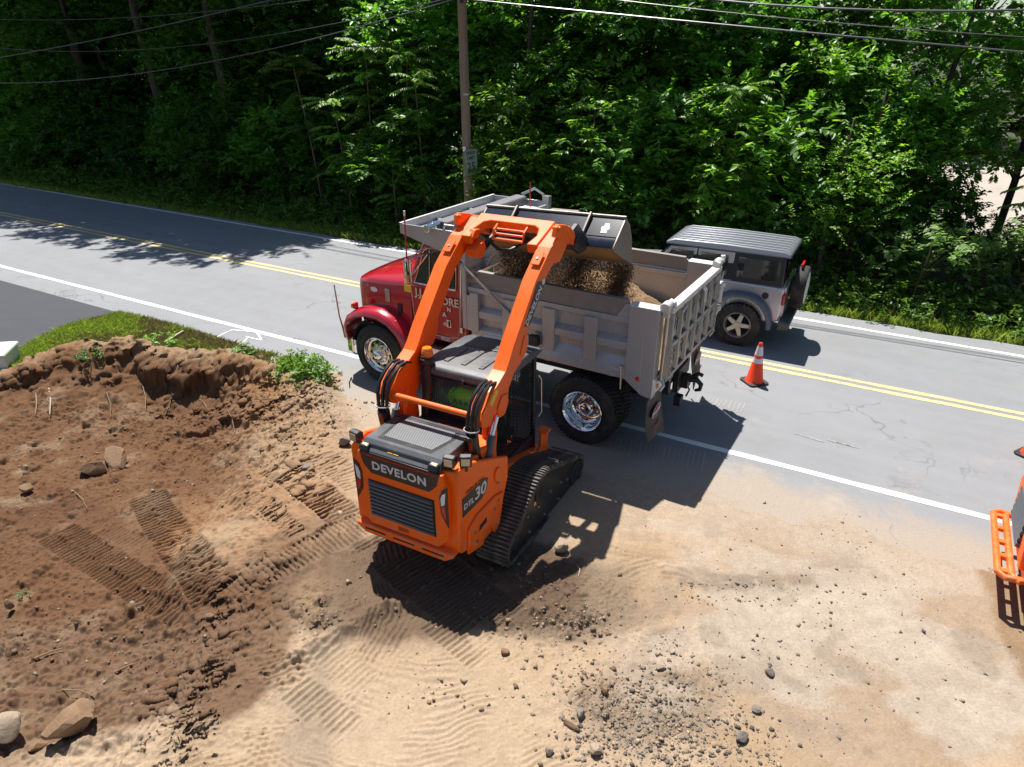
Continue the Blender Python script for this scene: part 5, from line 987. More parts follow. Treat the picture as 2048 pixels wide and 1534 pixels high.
M_BLUE = mat('blue_shirt_print', (.02, .12, .30), .7)
for txt, z, sz, m_ in (('A E A', 1.335, .085, M_BLUE), ('AQUATIC', 1.25, .05, M_BLUE)): lettering('shirt_print', txt, sz, m_, op, (bx, .612 if z > 1.3 else .606, z), (1, 0, 0), (0, 0, 1), ext=.004)
for s in (-1, 1):
    hn = MB(); bx2 = bx + s * .255
    hn.box((bx2, 1.15, 1.145), (.045, .07, .06))
    for k in range(4): hn.tube([(bx2 + s * .015, 1.16, 1.165 - k * .017), (bx2 + s * .01, 1.195, 1.165 - k * .017), (bx2 - s * .02, 1.20, 1.163 - k * .017), (bx2 - s * .028, 1.175, 1.163 - k * .017)], [.009, .0088, .008, .007], 6)
    hn.tube([(bx2 - s * .015, 1.12, 1.165), (bx2 - s * .03, 1.14, 1.185), (bx2 - s * .03, 1.165, 1.19)], [.011, .009, .007], 6); hn.build('hand', M_SKIN, op, .008)
# ------------------------------------------------------------------ passing off-road car
M_JP = mat('silver_car_paint', (.50, .50, .52), .25, .55, coat=.8, vary=.05); M_JR = mat('grey_hardtop', (.13, .14, .16), .35, .1, vary=.1); M_JB = mat('black_hardtop_side', (.016, .018, .022), .3)
M_JF = mat('blue_grey_flare', (.10, .125, .16), .45); M_JGL = mat('tinted_car_glass', (.012, .014, .016), .05, spec=.9); M_JWH = mat('bronze_grey_wheel', (.42, .39, .35), .35, .7)
JO = Vector((4.616, 12.26, 0)); car = thing('off_road_car', 'silver and black off-road car passing behind the truck, spare wheel on its tail', 'car', JO, R(61.135))
b = MB(); b.prism([(-.62, .55), (-.62, 1.18), (1.78, 1.20), (1.95, 1.20), (3.35, 1.08), (3.40, .65), (3.35, .55), (3.1, .50), (2.3, .45), (.6, .45), (-.4, .50)], 'x', -.72, .72); b.build('body', M_JP, car, .04, 35, 3)
for s in (-1, 1):
    for y in (.065, 2.92):
        f = MB(); rg = []
        for a in [math.pi * (-.02 + 1.04 * i / 14) for i in range(15)]:
            cy, cz = y + .50 * math.cos(a), .45 + (.50 if 0 < a < math.pi else .5) * math.sin(a); cz = min(cz, .965) if True else cz
            oy, oz = y + .58 * math.cos(a), min(.45 + .585 * math.sin(a), 1.0)
            rg.append([(s * .70, cy, cz), (s * .86, cy, cz - .01), (s * .89, (cy + oy) / 2, (cz + oz) / 2), (s * .86, oy, oz), (s * .70, oy, oz + .03)])
        f.loft(rg); f.build('wheel_flare', M_JF, car, .01, 50)
        w = tyre('wheel', (s * .74, y, .405), .405, .25, car, .24, 34); r_ = MB(); f_ = s
        r_.lathe([(.24, 0), (.245, f_ * .11), (.235, f_ * .118), (.215, f_ * .09), (.205, f_ * .02)], (s * .745, y, .405), (1, 0, 0), 32); ro = r_.build('rim', M_JWH, w, 0, 40)
        for k in range(5):
            a = 2 * math.pi * k / 5 + .3; sp = MB(); sp.prism([(-.05, .0), (.05, 0), (.036, .215), (-.036, .215)], 'x', s * .80, s * .845); sp.xf(Matrix.Translation((0, y, .405)) @ Matrix.Rotation(a, 4, 'X')); sp.build('spoke', M_JWH, ro, .008)
        hb_ = MB(); hb_.cyl((s * .79, y, .405), (s * .855, y, .405), .06, n=18); hb_.build('hub', M_JWH, ro, .008); db = MB(); db.cyl((s * .745, y, .405), (s * .75, y, .405), .21, n=24); db.build('brake_disc', M_DARKIN, ro)
def jx(z): return .72 - .085 * max(0, z - 1.18) / .6
up = MB(); up.prism([(-.58, 1.18), (-.56, 1.68), (-.50, 1.72), (1.45, 1.72), (1.53, 1.68), (1.90, 1.20)], 'x', -.72, .72); up.v = [(x / .72 * jx(z), y, z) for x, y, z in up.v]; up.build('cabin', M_JB, car, .02)
rf = MB(); rf.prism([(-.64, 1.70), (-.62, 1.765), (-.50, 1.80), (.5, 1.815), (1.45, 1.80), (1.60, 1.75), (1.60, 1.70)], 'x', -.685, .685); rf.v = [(x * (1 - .10 * max(0, z - 1.72) / .09), y, z) for x, y, z in rf.v]; jr = rf.build('hardtop_roof', M_JR, car, .03, 35, 3)
for k in range(7):
    x = -.54 + k * .18; rb = MB(); rb.prism([(-.58, 1.78), (-.5, 1.812), (.5, 1.828), (1.42, 1.813), (1.52, 1.78)], 'x', x - .018, x + .018); rb.build('roof_rib', mat('light_streak_rib', (.34, .35, .38), .35, .2), jr, .006)  # pale strip colour stands in for light streaks reflected along the roof
for s in (-1, 1):
    def sp(name, pts, d, m, par=car, th=.008, bev=.006):
        k = len(pts); mb = MB(); mb.add([(s * (jx(z) + d), y, z) for y, z in pts] + [(s * (jx(z) + d - th), y, z) for y, z in pts], [tuple(range(k)), tuple(range(k, 2 * k))[::-1]] + [(i, (i + 1) % k, k + (i + 1) % k, k + i) for i in range(k)]); return mb.build(name, m, par, bev)
    sp('rear_side_window', [(-.50, 1.27), (-.48, 1.62), (.24, 1.63), (.24, 1.27)], .006, M_JGL)
    d2 = sp('door', [(.36, .60), (.32, .9), (.32, 1.69), (.98, 1.69), (.98, .56), (.6, .56)], .01, M_JP, car, .02, .01); sp('window', [(.42, 1.26), (.42, 1.62), (.92, 1.63), (.92, 1.26)], .016, M_JGL, d2)
    d1 = sp('door', [(1.0, .56), (1.0, 1.69), (1.50, 1.67), (1.84, 1.22), (1.86, .56)], .01, M_JP, car, .02, .01); sp('window', [(1.06, 1.26), (1.06, 1.62), (1.46, 1.62), (1.70, 1.26)], .016, M_JGL, d1)
    for dd, y in ((d2, .45), (d1, 1.1)): h = MB(); h.tube([(s * .74, y, 1.1), (s * .765, y + .02, 1.1), (s * .765, y + .13, 1.1), (s * .74, y + .15, 1.1)], .012, 6); h.build('door_handle', M_JB, dd)
    tl = MB(); tl.bb(s * .60, s * .735, -.655, -.62, .86, 1.06); tl.build('tail_light', M_REDL, car, .012)
    mi = MB(); mi.bb(s * .78, s * .95, 1.66, 1.74, 1.24, 1.40); mi.build('mirror', M_JB, car, .02)
    hl = MB(); hl.cyl((s * .45, 3.38, .88), (s * .45, 3.43, .88), .10, n=18); hl.build('headlight', M_CHROME, car)
    fc = MB(); fc.cyl((s * .722, -.32, 1.0), (s * .728, -.32, 1.0), .06, n=16); fc.build('fuel_cap', M_JB, car)
    st_ = MB(); st_.bb(s * .70, s * .80, .55, 2.35, .40, .45); st_.build('side_step', M_JB, car, .012)
ws = MB(); ws.prism([(1.555, 1.66), (1.575, 1.67), (1.91, 1.25), (1.89, 1.24)], 'x', -.60, .60); ws.build('windscreen', M_JGL, car)
tg_ = MB(); tg_.bb(-.62, .62, -.65, -.61, .62, 1.17); tg_.build('tailgate', M_JP, car, .01); rw_ = MB(); rw_.bb(-.56, .56, -.605, -.585, 1.24, 1.62); rw_.build('rear_window', M_JGL, car)
sw = MB(); c_ = (.05, -.80, 1.02)
sw.lathe([(.22, -.09), (.30, -.115), (.375, -.11), (.395, -.08), (.395, .08), (.375, .11), (.30, .115), (.1, .10), (.001, .10)], c_, (0, -1, 0), 36); spw = sw.build('spare_wheel', M_TYRE, car)
sc_ = MB(); sc_.lathe([(.30, .117), (.25, .125), (.001, .125)], c_, (0, -1, 0), 32); sc_.build('wheel_cover', M_WHITE, spw)
hl = MB(); hl.bb(-.10, .20, -.80, -.76, 1.43, 1.48); hl.build('brake_light', M_REDL, spw, .006); mb_ = MB(); mb_.bb(-.05, .15, -.72, -.65, .9, 1.15); mb_.build('wheel_mount', M_JB, spw, .006)
bm = MB(); bm.prism([(-.80, .42), (-.82, .56), (-.62, .60), (-.60, .40)], 'x', -.78, .78); bm.build('rear_bumper', mat('dark_grey_bumper', (.07, .075, .08), .5), car, .03); bm = MB(); bm.prism([(3.40, .45), (3.62, .48), (3.62, .64), (3.40, .66)], 'x', -.75, .75); bm.build('front_bumper', M_JB, car, .03)
gr = MB()
for k in range(7): gr.bb(-.27 + k * .09 - .025, -.27 + k * .09 + .025, 3.40, 3.41, .72, 1.0)
struct(gr.build('grille_slot', M_DARKIN, car), 'stuff'); ho = MB(); ho.prism([(1.85, 1.195), (3.3, 1.09), (3.3, 1.11), (1.85, 1.225)], 'x', -.60, .60); ho.build('hood', M_JP, car, .02)
# ------------------------------------------------------------------ traffic cones
M_CONE = mat('fluorescent_orange_cone', (.95, .065, .015), .5, dust=(.3, .15, .1), dscale=9, damt=.12); M_REFL = mat('white_reflective_band', (.72, .72, .75), .35); M_CBASE = mat('black_cone_base', (.02, .02, .021), .6, dust=(.2, .18, .15), dscale=7, damt=.2)
def cone(loc, label, rz):
    t = thing('traffic_cone', label, 'traffic cone', loc, rz, 'traffic cones on the road'); R_ = lambda z: .135 - (z - .03) / .68 * .105
    b = MB(); b.prism([(-.18, -.14), (-.14, -.18), (.14, -.18), (.18, -.14), (.18, .14), (.14, .18), (-.14, .18), (-.18, .14)], 'z', 0, .032); b.build('base', M_CBASE, t, .008)
    b = MB(); b.lathe([(R_(.03) + .02, .03), (R_(.06) + .004, .06), (R_(.70), .69), (R_(.70) - .006, .71), (.016, .712), (.016, .62)], (0, 0, 0), (0, 0, 1), 32); b.build('cone', M_CONE, t)
    for z0, z1 in ((.37, .45), (.50, .65)):
        b = MB(); b.lathe([(R_(z0) + .0035, z0), (R_(z1) + .0035, z1)], (0, 0, 0), (0, 0, 1), 32); b.build('reflective_band', M_REFL, t)
    return t
cone(g(1508, 764), 'orange traffic cone with two white bands on the yellow centre line behind the truck', .3)
cone(g(2066, 912), 'traffic cone at the right edge beyond the second orange machine', .5)
# ------------------------------------------------------------------ utility pole, sign and wires
def wood_mat():
    m, N, L, b = node_mat('weathered_pole_wood'); tc = N.new('ShaderNodeTexCoord').outputs['Object']; mp = N.new('ShaderNodeMapping'); mp.inputs['Scale'].default_value = (9, 9, .5); L.new(tc, mp.inputs[0])
    a = n_noise(N, L, mp.outputs[0], 3, 8, .7); c = n_mix(N, L, n_range(N, L, a, .3, .7), (.30, .205, .135), (.17, .105, .066)); c = n_mix(N, L, n_range(N, L, n_noise(N, L, tc, 1.2, 4, .6), .4, .7, 0, .6), c, (.22, .18, .14))
    L.new(c, b.inputs['Base Color']); b.inputs['Roughness'].default_value = .9; n_bump(N, L, a, .6, .03, b); return m
PB = Vector((-1.22, 18.62, -.06)); pole = thing('utility_pole', 'tall weathered wooden utility pole behind the truck carrying a speed limit sign', 'utility pole', PB)
p = MB(); p.tube([(.045 - .006 * z, 0, z) for z in (0, 2, 4, 6, 8, 11)], [.128, .12, .115, .11, .104, .096], 20); p.build('post', wood_mat(), pole)
for z, r_ in ((2.05, .122), (4.0, .117)): q_ = MB(); q_.lathe([(r_, -.02), (r_ + .004, -.02), (r_ + .004, .02), (r_, .02)], (.04, 0, z), (0, 0, 1), 20, True); q_.build('metal_band', M_STEEL, pole)
for z in (7.1, 6.05, 6.55): q_ = MB(); q_.cyl((.02, -.09, z), (.02, -.24, z), .02, n=8); q_.lathe([(.03, 0), (.045, .03), (.03, .06), (.001, .07)], (.02, -.24, z), (0, -1, 0), 12); q_.build('insulator', M_JB, pole)
tg_ = MB(); tg_.bb(-.07, .01, -.132, -.124, 2.62, 2.74); tg_.build('number_tag', M_WHITE, pole)
sgn = thing('speed_limit_sign', 'pale rectangular speed limit sign reading 25 on the utility pole', 'sign', PB + Vector((.10, -.13, 0)), 0)
sn = Vector((RD.x * .96 - RN.x * .28, RD.y * .96 - RN.y * .28, 0)).normalized(); sr = Vector((-sn.y, sn.x, 0))
sgn.location = PB + Vector((sn.x * .13 + .05, sn.y * .13 - .09, 0))
M_SIGN = mat('shade_toned_sign_face', (.30, .34, .28), .55, vary=.1); M_SBLK = mat('faded_black_print', (.05, .06, .055), .6)  # sign face toned down, its shade put into the base colour
pl = MB(); hw, hh, zc = .225, .33, 2.36; co = [(-hw + .03, -hh), (hw - .03, -hh), (hw, -hh + .03), (hw, hh - .03), (hw - .03, hh), (-hw + .03, hh), (-hw, hh - .03), (-hw, -hh + .03)]
k = len(co); pl.add([(sr.x * a, sr.y * a, zc + b_) for a, b_ in co] + [(sr.x * a - sn.x * .004, sr.y * a - sn.y * .004, zc + b_) for a, b_ in co], [tuple(range(k)), tuple(range(k, 2 * k))[::-1]] + [(i, (i + 1) % k, k + (i + 1) % k, k + i) for i in range(k)]); so_ = pl.build('sign_plate', M_SIGN, sgn, 0, 0)
for txt, sz, dz in (('SPEED', .12, .225), ('LIMIT', .12, .10), ('25', .30, -.12)): lettering('sign_lettering', txt, sz, M_SBLK, so_, (sn.x * .003, sn.y * .003, zc + dz), sr, (0, 0, 1), bold=.004, ext=.0005)
bo = MB(); bo.tube([(sr.x * a + sn.x * .003, sr.y * a + sn.y * .003, zc + b_) for a, b_ in [(q[0] * .93, q[1] * .945) for q in co + co[:1]]], .005, 4, False); bo.build('sign_border', M_SBLK, so_)
M_WIRE = mat('overhead_cable', (.09, .09, .10), .35, .2, spec=.8)
def wire(label, ptsL, ptsR, z0, r, dy=-.24):
    P = []
    for pts, rngs in ((ptsL, (-34, -.0)), (ptsR, (0, 34))):
        if pts is None: continue
        A = np.polyfit([q[0] for q in pts] + [0, 0], [q[1] for q in pts] + [z0, z0], 2); S = np.linspace(rngs[0], rngs[1], 30); vx = -A[1] / (2 * A[0]) if A[0] > 0 else 1e9
        for s_ in S:
            zz = np.polyval(A, s_); P.append((s_, zz))
    P.sort(); base = rp(9.56, 7.4); mb = MB(); path = []
    for s_, zz in P: path.append((PB.x + RD.x * s_ - RN.x * .22, PB.y + RD.y * s_ - RN.y * .22, zz))
    mb.tube(path, r, 6); o = mb.build('overhead_wire', M_WIRE); tag(o, label, 'wire', 'overhead wires on the utility pole'); return o
wire('topmost thick overhead cable rising steeply at upper left', [(-21.3, 4.67), (-12.7, 5.42), (-6.4, 6.19)], [(5.6, 5.9), (9.1, 5.63), (11.4, 5.54)], 7.0, .018)
wire('lowest overhead cable, sagging furthest down at the left edge', [(-21.9, 3.79), (-12.4, 4.25), (-5.5, 5.14), (-.5, 5.94)], [(2.4, 5.85), (4.8, 5.56), (8.8, 5.15), (11.6, 4.93)], 6.05, .015)
wire('thin overhead wire between the two thicker cables at right', [(-21, 5.99), (-10.6, 5.95), (-4.2, 6.13)], [(4.4, 5.89), (8.7, 5.36), (11.5, 5.16)], 6.5, .009)
wire('thin dark overhead wire running only to the left of the pole', [(-21.1, 5.04), (-10.9, 5.02), (-3.6, 5.61)], None, 6.1, .009)
# ------------------------------------------------------------------ utility box beside the driveway
ub = thing('utility_box', 'pale mint utility box at the left edge beside the driveway', 'utility box', (-8.93, 10.55, 0), .25)
M_MINT = mat('pale_mint_paint', (.55, .66, .60), .45, dust=(.4, .38, .3), dscale=6, damt=.2)
q_ = MB(); q_.prism([(-.27, -.3), (.27, -.3), (.27, .3), (-.27, .3)], 'z', .0, .30); q_.build('cabinet', M_MINT, ub, .015); q_ = MB(); q_.prism([(-.30, .305), (.30, .305), (.285, .35), (-.285, .37)], 'y', -.33, .33); q_.build('lid', M_MINT, ub, .015)
q_ = MB(); q_.bb(-.34, .34, -.37, .37, -.06, .03); q_.build('plinth', M_GREYL, ub, .01); q_ = MB(); q_.bb(-.05, .05, -.312, -.300, .16, .22); q_.build('latch', M_STEEL, ub, .004)
# ------------------------------------------------------------------ second machine, cut by the right edge of the picture
A2 = g(2018, 1038, .5); B2 = g(2030, 1150, .5); wv = (A2 - B2).normalized()     # rear runs from near corner B2 to far corner A2
h2 = Vector((wv.y, -wv.x, 0)); r2 = math.atan2(h2.y, h2.x) - math.pi / 2; mid2 = (A2 + B2) / 2 + h2 * .62 + Vector((.07, .10, 0))
m2 = thing('orange_machine', 'second orange machine with a slotted rear guard, cut off by the right picture edge', 'construction machine', (mid2.x, mid2.y, 0), r2)
q_ = MB(); q_.prism([(-.55, .40), (-.58, .9), (-.48, 1.40), (.7, 1.5), (1.5, 1.35), (1.6, .55), (1.3, .42)], 'x', -.58, .58); q_.build('body', M_OR, m2, .03)
q_ = MB(); q_.prism([(-.60, .50), (-.635, .95), (-.53, 1.36), (-.50, 1.36), (-.55, .50)], 'x', -.52, .52); d2_ = q_.build('rear_door', M_OR, m2, .03)
for k in range(9):
    t_ = k / 9; y_ = -.625 - .012 + .10 * max(0, t_ - .45); z_ = .60 + t_ * .66; q_ = MB(); q_.prism([(y_ + .03, z_), (y_ - .012, z_ + .01), (y_ - .006, z_ + .05), (y_ + .04, z_ + .062)], 'x', -.34, .30); q_.build('louvre_slat', M_LOUV, d2_, .004)
q_ = MB()
for y0, z0 in ((-.635, .43), (-.745, .43)):
    q_.tube([(-.56, -.52, .43), (-.60, y0 + .06, .43), (-.54, y0, .43), (.54, y0, .43), (.60, y0 + .06, .43), (.56, -.52, .43)], .034, 8)
for x in (-.5, -.25, 0, .25, .5): q_.bb(x - .03, x + .03, -.735, -.63, .41, .45)
q_.build('rear_guard', M_OR, m2, .006)
for s in (-1, 1):
    q_ = MB(); lp_ = [(y - .0, z) for y, z in LOOP]; q_.prism([(y - .12, max(z, 0) if z < .2 else z) for y, z in LOOP], 'x', s * .55, s * .93); to_ = q_.build('crawler_track', M_TRACK, m2, .01)
    q_ = MB(); q_.prism([(y - .12, z) for y, z in inner(LOOP, .07)], 'x', s * .925, s * .94); q_.build('track_frame', M_OR, to_, .006)
q_ = MB(); q_.prism([(.5, 1.40), (.55, 2.0), (1.5, 2.0), (1.65, 1.3)], 'x', -.45, .45); cb_ = q_.build('cab', M_CABB, m2, .03); q_ = MB(); q_.prism([(.6, 1.5), (.63, 1.93), (1.44, 1.93), (1.54, 1.42)], 'x', .451, .455); q_.build('cab_window', M_JGL, cb_)
# ------------------------------------------------------------------ vegetation
def leaf_mat(name, col, tr, gloss=.42):
    m, N, L, b = node_mat(name); ge = N.new('ShaderNodeNewGeometry'); oi = N.new('ShaderNodeObjectInfo')
    v = n_range(N, L, ge.outputs['Random Per Island'], 0, 1, .65, 1.4); v2 = n_range(N, L, oi.outputs['Random'], 0, 1, .65, 1.55); k = n_math(N, L, 'MULTIPLY', v, v2)
    def scl(c):
        n = N.new('ShaderNodeVectorMath'); n.operation = 'SCALE'; n.inputs[0].default_value = c; L.new(k, n.inputs['Scale']); return n.outputs[0]
    L.new(scl(col), b.inputs['Base Color']); b.inputs['Roughness'].default_value = gloss; b.inputs['Specular IOR Level'].default_value = .45
    t = N.new('ShaderNodeBsdfTranslucent'); L.new(scl(tr), t.inputs['Color']); mx = N.new('ShaderNodeMixShader'); mx.inputs[0].default_value = .45
    L.new(b.outputs[0], mx.inputs[1]); L.new(t.outputs[0], mx.inputs[2]); L.new(mx.outputs[0], N['Material Output'].inputs['Surface']); return m
LM = [leaf_mat('deep_green_leaves', (.055, .135, .026), (.11, .30, .014)), leaf_mat('mid_green_leaves', (.078, .175, .030), (.17, .40, .02)), leaf_mat('fresh_green_leaves', (.125, .235, .036), (.26, .50, .025)), leaf_mat('pale_green_leaves', (.15, .23, .08), (.21, .37, .05), .5)]
M_GRASS = leaf_mat('grass_blades', (.17, .235, .04), (.27, .36, .04), .6); M_DRYG = leaf_mat('dry_grass_blades', (.24, .20, .09), (.2, .17, .06), .7)
def bark_mat(name, a_, b_):
    m, N, L, b = node_mat(name); tc = N.new('ShaderNodeTexCoord').outputs['Object']; mp = N.new('ShaderNodeMapping'); mp.inputs['Scale'].default_value = (6, 6, 1); L.new(tc, mp.inputs[0]); f = n_noise(N, L, mp.outputs[0], 4, 7, .7)
    L.new(n_mix(N, L, n_range(N, L, f, .3, .7), a_, b_), b.inputs['Base Color']); b.inputs['Roughness'].default_value = .9; n_bump(N, L, f, .8, .04, b); return m
M_BARK = bark_mat('grey_brown_bark', (.11, .085, .062), (.05, .037, .027)); M_STEM = bark_mat('pale_young_stem', (.20, .16, .10), (.11, .085, .05))
vr = np.random.default_rng(11)
nrm = lambda a: a / np.maximum(np.linalg.norm(a, axis=-1, keepdims=True), 1e-9)
def leaf_arrays(P, D, U, L, Wd):
    """pointed folded leaves: P base, D along, U up-ish normal"""
    n = len(P); S = nrm(np.cross(D, U)); U = np.cross(S, D); L = L[:, None]; Wd = Wd[:, None]
    V = np.stack([P, P + D * L * .30 + S * Wd * .48 + U * Wd * .10, P + D * L * .62 + S * Wd * .40 + U * Wd * .06 - U * L * .03, P + D * L - U * L * .14, P + D * L * .62 - S * Wd * .40 + U * Wd * .06 - U * L * .03, P + D * L * .30 - S * Wd * .48 + U * Wd * .10], 1)
    b = np.arange(n)[:, None] * 6; F = np.concatenate([b + np.array([0, 1, 2, 3]), b + np.array([0, 3, 4, 5])], 0); return V.reshape(-1, 3), F
def sprays(C, A, nl, ln, ll, lw, r=vr, flat=.35):
    """leafy twigs starting at C pointing along A, nl leaves on each"""
    n = len(C); A = nrm(A); t = (np.arange(nl) + .6) / nl; side = nrm(np.cross(A, np.array([0, 0, 1.]) + r.normal(0, .35, (n, 3)))); ln = ln * r.uniform(.7, 1.3, (n, 1, 1))
    P = C[:, None] + A[:, None] * t[None, :, None] * ln; P[..., 2] -= (t ** 2)[None] * ln[..., 0] * .22
    sg = np.where(np.arange(nl) % 2, 1., -1.)[None, :, None]; D = A[:, None] * .55 + side[:, None] * sg * .85 + r.normal(0, .22, (n, nl, 3)); D[..., 2] -= .22; D = nrm(D)
    U = np.array([0, 0, 1.]) + r.normal(0, flat, (n, nl, 3)); L = ll * r.uniform(.65, 1.25, (n, nl)) * (1 - .25 * t)[None]; W_ = L * lw
    return P.reshape(-1, 3), D.reshape(-1, 3), nrm(U).reshape(-1, 3), L.ravel(), W_.ravel()
def crown_mesh(name, clumps, per, nl, ln, ll, lw, r, flat=.35):
    Cs, As = [], []
    for (x, y, z, rad) in clumps:
        k = max(4, int(per * rad * rad)); u = nrm(r.normal(0, 1, (k, 3))); u[:, 2] = np.where(u[:, 2] < -.35, -u[:, 2] * .6, u[:, 2]); rr = rad * r.uniform(.35, 1, (k, 1)) ** .6
        Cs.append(np.array([x, y, z]) + u * rr * np.array([1, 1, .75])); As.append(u + np.array([0, 0, .12]) + r.normal(0, .25, (k, 3)))
    V, F = leaf_arrays(*sprays(np.concatenate(Cs), np.concatenate(As), nl, ln, ll, lw, r, flat)); return npmesh(name, V, F, False)
def blob_clumps(r, n, rx, ry, z0, z1, rad, low=.0):
    out = []
    while len(out) < n:
        p = r.uniform(-1, 1, 3)
        if (p ** 2).sum() > 1 or (p ** 2).sum() < .12: continue
        out.append((p[0] * rx, p[1] * ry, z0 + (p[2] * .5 + .5) * (z1 - z0), rad * r.uniform(.6, 1.25)))
    return out
def limb_mesh(name, h, r0, clumps, r, lean=(0, 0), nb=9, m=None):
    mb = MB(); tr = [(lean[0] * (z / h) ** 1.5 + .06 * math.sin(z * 1.3), lean[1] * (z / h) ** 1.5 + .05 * math.cos(z * 1.7), z) for z in np.linspace(0, h, 9)]
    mb.tube(tr, [r0 * (1.25 if i == 0 else 1) * (1 - .75 * i / 8) for i in range(9)], 9)
    for c in clumps[:nb]:
        zb = max(.25 * h, min(c[2] - .5 * abs(c[0]) - .3, h * .92)); i = min(int(zb / h * 8), 7); p0 = Vector(tr[i]); p1 = Vector(c[:3]); md = p0.lerp(p1, .55) + Vector((0, 0, .12)); rr = r0 * (.42 - .25 * zb / h); mb.tube([p0, md, p1], [rr, rr * .6, rr * .2], 6)
    return mb.mesh(name)
VARIANTS = {}
def variant(key, seed, n, rx, z0, z1, rad, per, nl, ln, ll, lw, lm, h, r0, lean=(0, 0), bark=None, flat=.35):
    r = np.random.default_rng(seed); cl = blob_clumps(r, n, rx, rx, z0, z1, rad); cm = crown_mesh(key, cl, per, nl, ln, ll, lw, r, flat); cm.materials.append(LM[lm]); tm = limb_mesh(key + '_wood', h, r0, cl, r, lean); tm.materials.append(bark or M_BARK)
    tm.polygons.foreach_set('use_smooth', [True] * len(tm.polygons)); VARIANTS[key] = (cm, tm)
variant('tree_a', 1, 46, 2.5, .7, 8.2, 1.0, 34, 11, .55, .20, .56, 0, 7.6, .14)
variant('tree_b', 2, 44, 2.3, 1.2, 9.0, 1.05, 34, 11, .55, .19, .58, 1, 8.2, .16, (.5, .2))
variant('tree_c', 3, 36, 2.0, .8, 7.0, .95, 34, 10, .5, .21, .66, 1, 6.4, .11, (-.4, .2))
variant('gap_tree', 14, 30, 2.1, 2.2, 8.5, .95, 34, 10, .5, .22, .66, 1, 7.6, .10, (.3, .1))
variant('tall', 4, 60, 3.6, 7.0, 13.5, 1.4, 26, 10, .6, .24, .6, 0, 12.5, .24, (.3, -.3))
variant('shrub_a', 5, 24, 1.4, .25, 3.8, .74, 40, 10, .46, .21, .56, 1, 3.2, .045, bark=M_STEM, flat=.24)
variant('shrub_b', 6, 24, 1.3, .2, 2.9, .68, 50, 9, .38, .16, .58, 0, 2.4, .04, bark=M_STEM)
variant('shrub_c', 7, 22, 1.1, .3, 4.3, .66, 38, 9, .48, .23, .46, 2, 3.8, .04, (.2, -.2), bark=M_STEM, flat=.24)
variant('vine', 8, 26, 1.1, .2, 4.2, .55, 50, 9, .34, .10, .62, 2, 3.9, .06)
variant('dogwood', 9, 14, .8, .35, 1.9, .42, 44, 8, .32, .145, .62, 3, 1.7, .03, bark=M_STEM, flat=.22)
variant('far', 10, 30, 3.6, 1.0, 12.5, 1.6, 11, 8, .9, .34, .6, 0, 11, .25)
used_v = {}
def plant(name, key, loc, sc, rz, label, cat, group, parts=('trunk', 'crown'), tilt=0.):
    cm, tm = VARIANTS[key]; t = thing(name, label, cat, loc, 0, group, rot=(tilt, 0, rz)); t.scale = sc if isinstance(sc, tuple) else (sc, sc, sc)
    for nm, me in zip(parts, (tm, cm)): o = bpy.data.objects.new(nm, me); COL.objects.link(o); o.parent = t
    return t
pr = random.Random(3)
AT = lambda s, o: rp(s, o, -.06)
def px_of(s, o, z=2.): p = rp(s, o, z); return projv(p.x, p.y, p.z)[0]
def where(s, o):
    x = px_of(s, o)
    for lim, w in ((-60, 'left of the picture edge'), (130, 'at the left picture edge'), (330, 'above the shaded far lane, far left'), (520, 'above the shaded far lane'), (650, 'left of the sapling clump'), (870, 'behind the sapling clump'), (960, 'behind the utility pole'), (1130, 'right of the utility pole'), (1300, 'behind the raised bucket'), (1460, 'left of the off-road car roof'), (1600, 'above the off-road car'), (1720, 'behind the vine mound'), (1850, 'right of the vine mound'), (1960, 'beside the gap to the pale lot'), (2060, 'at the right picture edge')):
        if x < lim: return w
    return 'right of the picture edge'
# tall trees whose crowns shade the far lane at the left
for s, o, sc in ((-22, 10.2, 1.0), (-15.5, 9.8, 1.02), (-10.5, 9.6, .98), (-6.2, 9.9, 1.0), (-1.8, 9.5, .94)):
    plant('tall_tree', 'tall', AT(s, o), sc, pr.uniform(0, 6.3), 'tall bare-trunked tree ' + where(s, o), 'tree', 'tall roadside trees left of the pole')
# belt trees: two rows, with a gap towards the pale lot at right
for row, (s0, s1, o0, o1, sc0, sc1, g0, g1) in (('front', (-34, 32, 10.8, 12.8, .85, 1.15, 19.4, 25.6)), ('back', (-38, 34, 13.8, 16.0, .95, 1.2, 18.6, 26.0))):
    S_ = s0
    while S_ < s1:
        o = pr.uniform(o0, o1); key = pr.choice(['tree_a', 'tree_b', 'tree_c', 'tree_a'])
        if not (g0 < S_ < g1): plant('belt_tree', key, AT(S_, o), pr.uniform(sc0, sc1), pr.uniform(0, 6.3), 'broadleaved ' + row + '-row belt tree ' + where(S_, o), 'tree', 'woodland belt trees')
        S_ += pr.uniform(1.6, 2.3)
for row, (o0, n) in enumerate(((36, 19), (43, 17))):
    for k in range(n):
        s, o = -95 + k * (165 / n) + pr.uniform(-2, 2), o0 + pr.uniform(-2, 2)
        plant('far_tree', 'far', AT(s, o), pr.uniform(.95, 1.3), pr.uniform(0, 6.3), 'distant tree beyond the lot, ' + where(s, o), 'tree', 'distant trees beyond the lot')
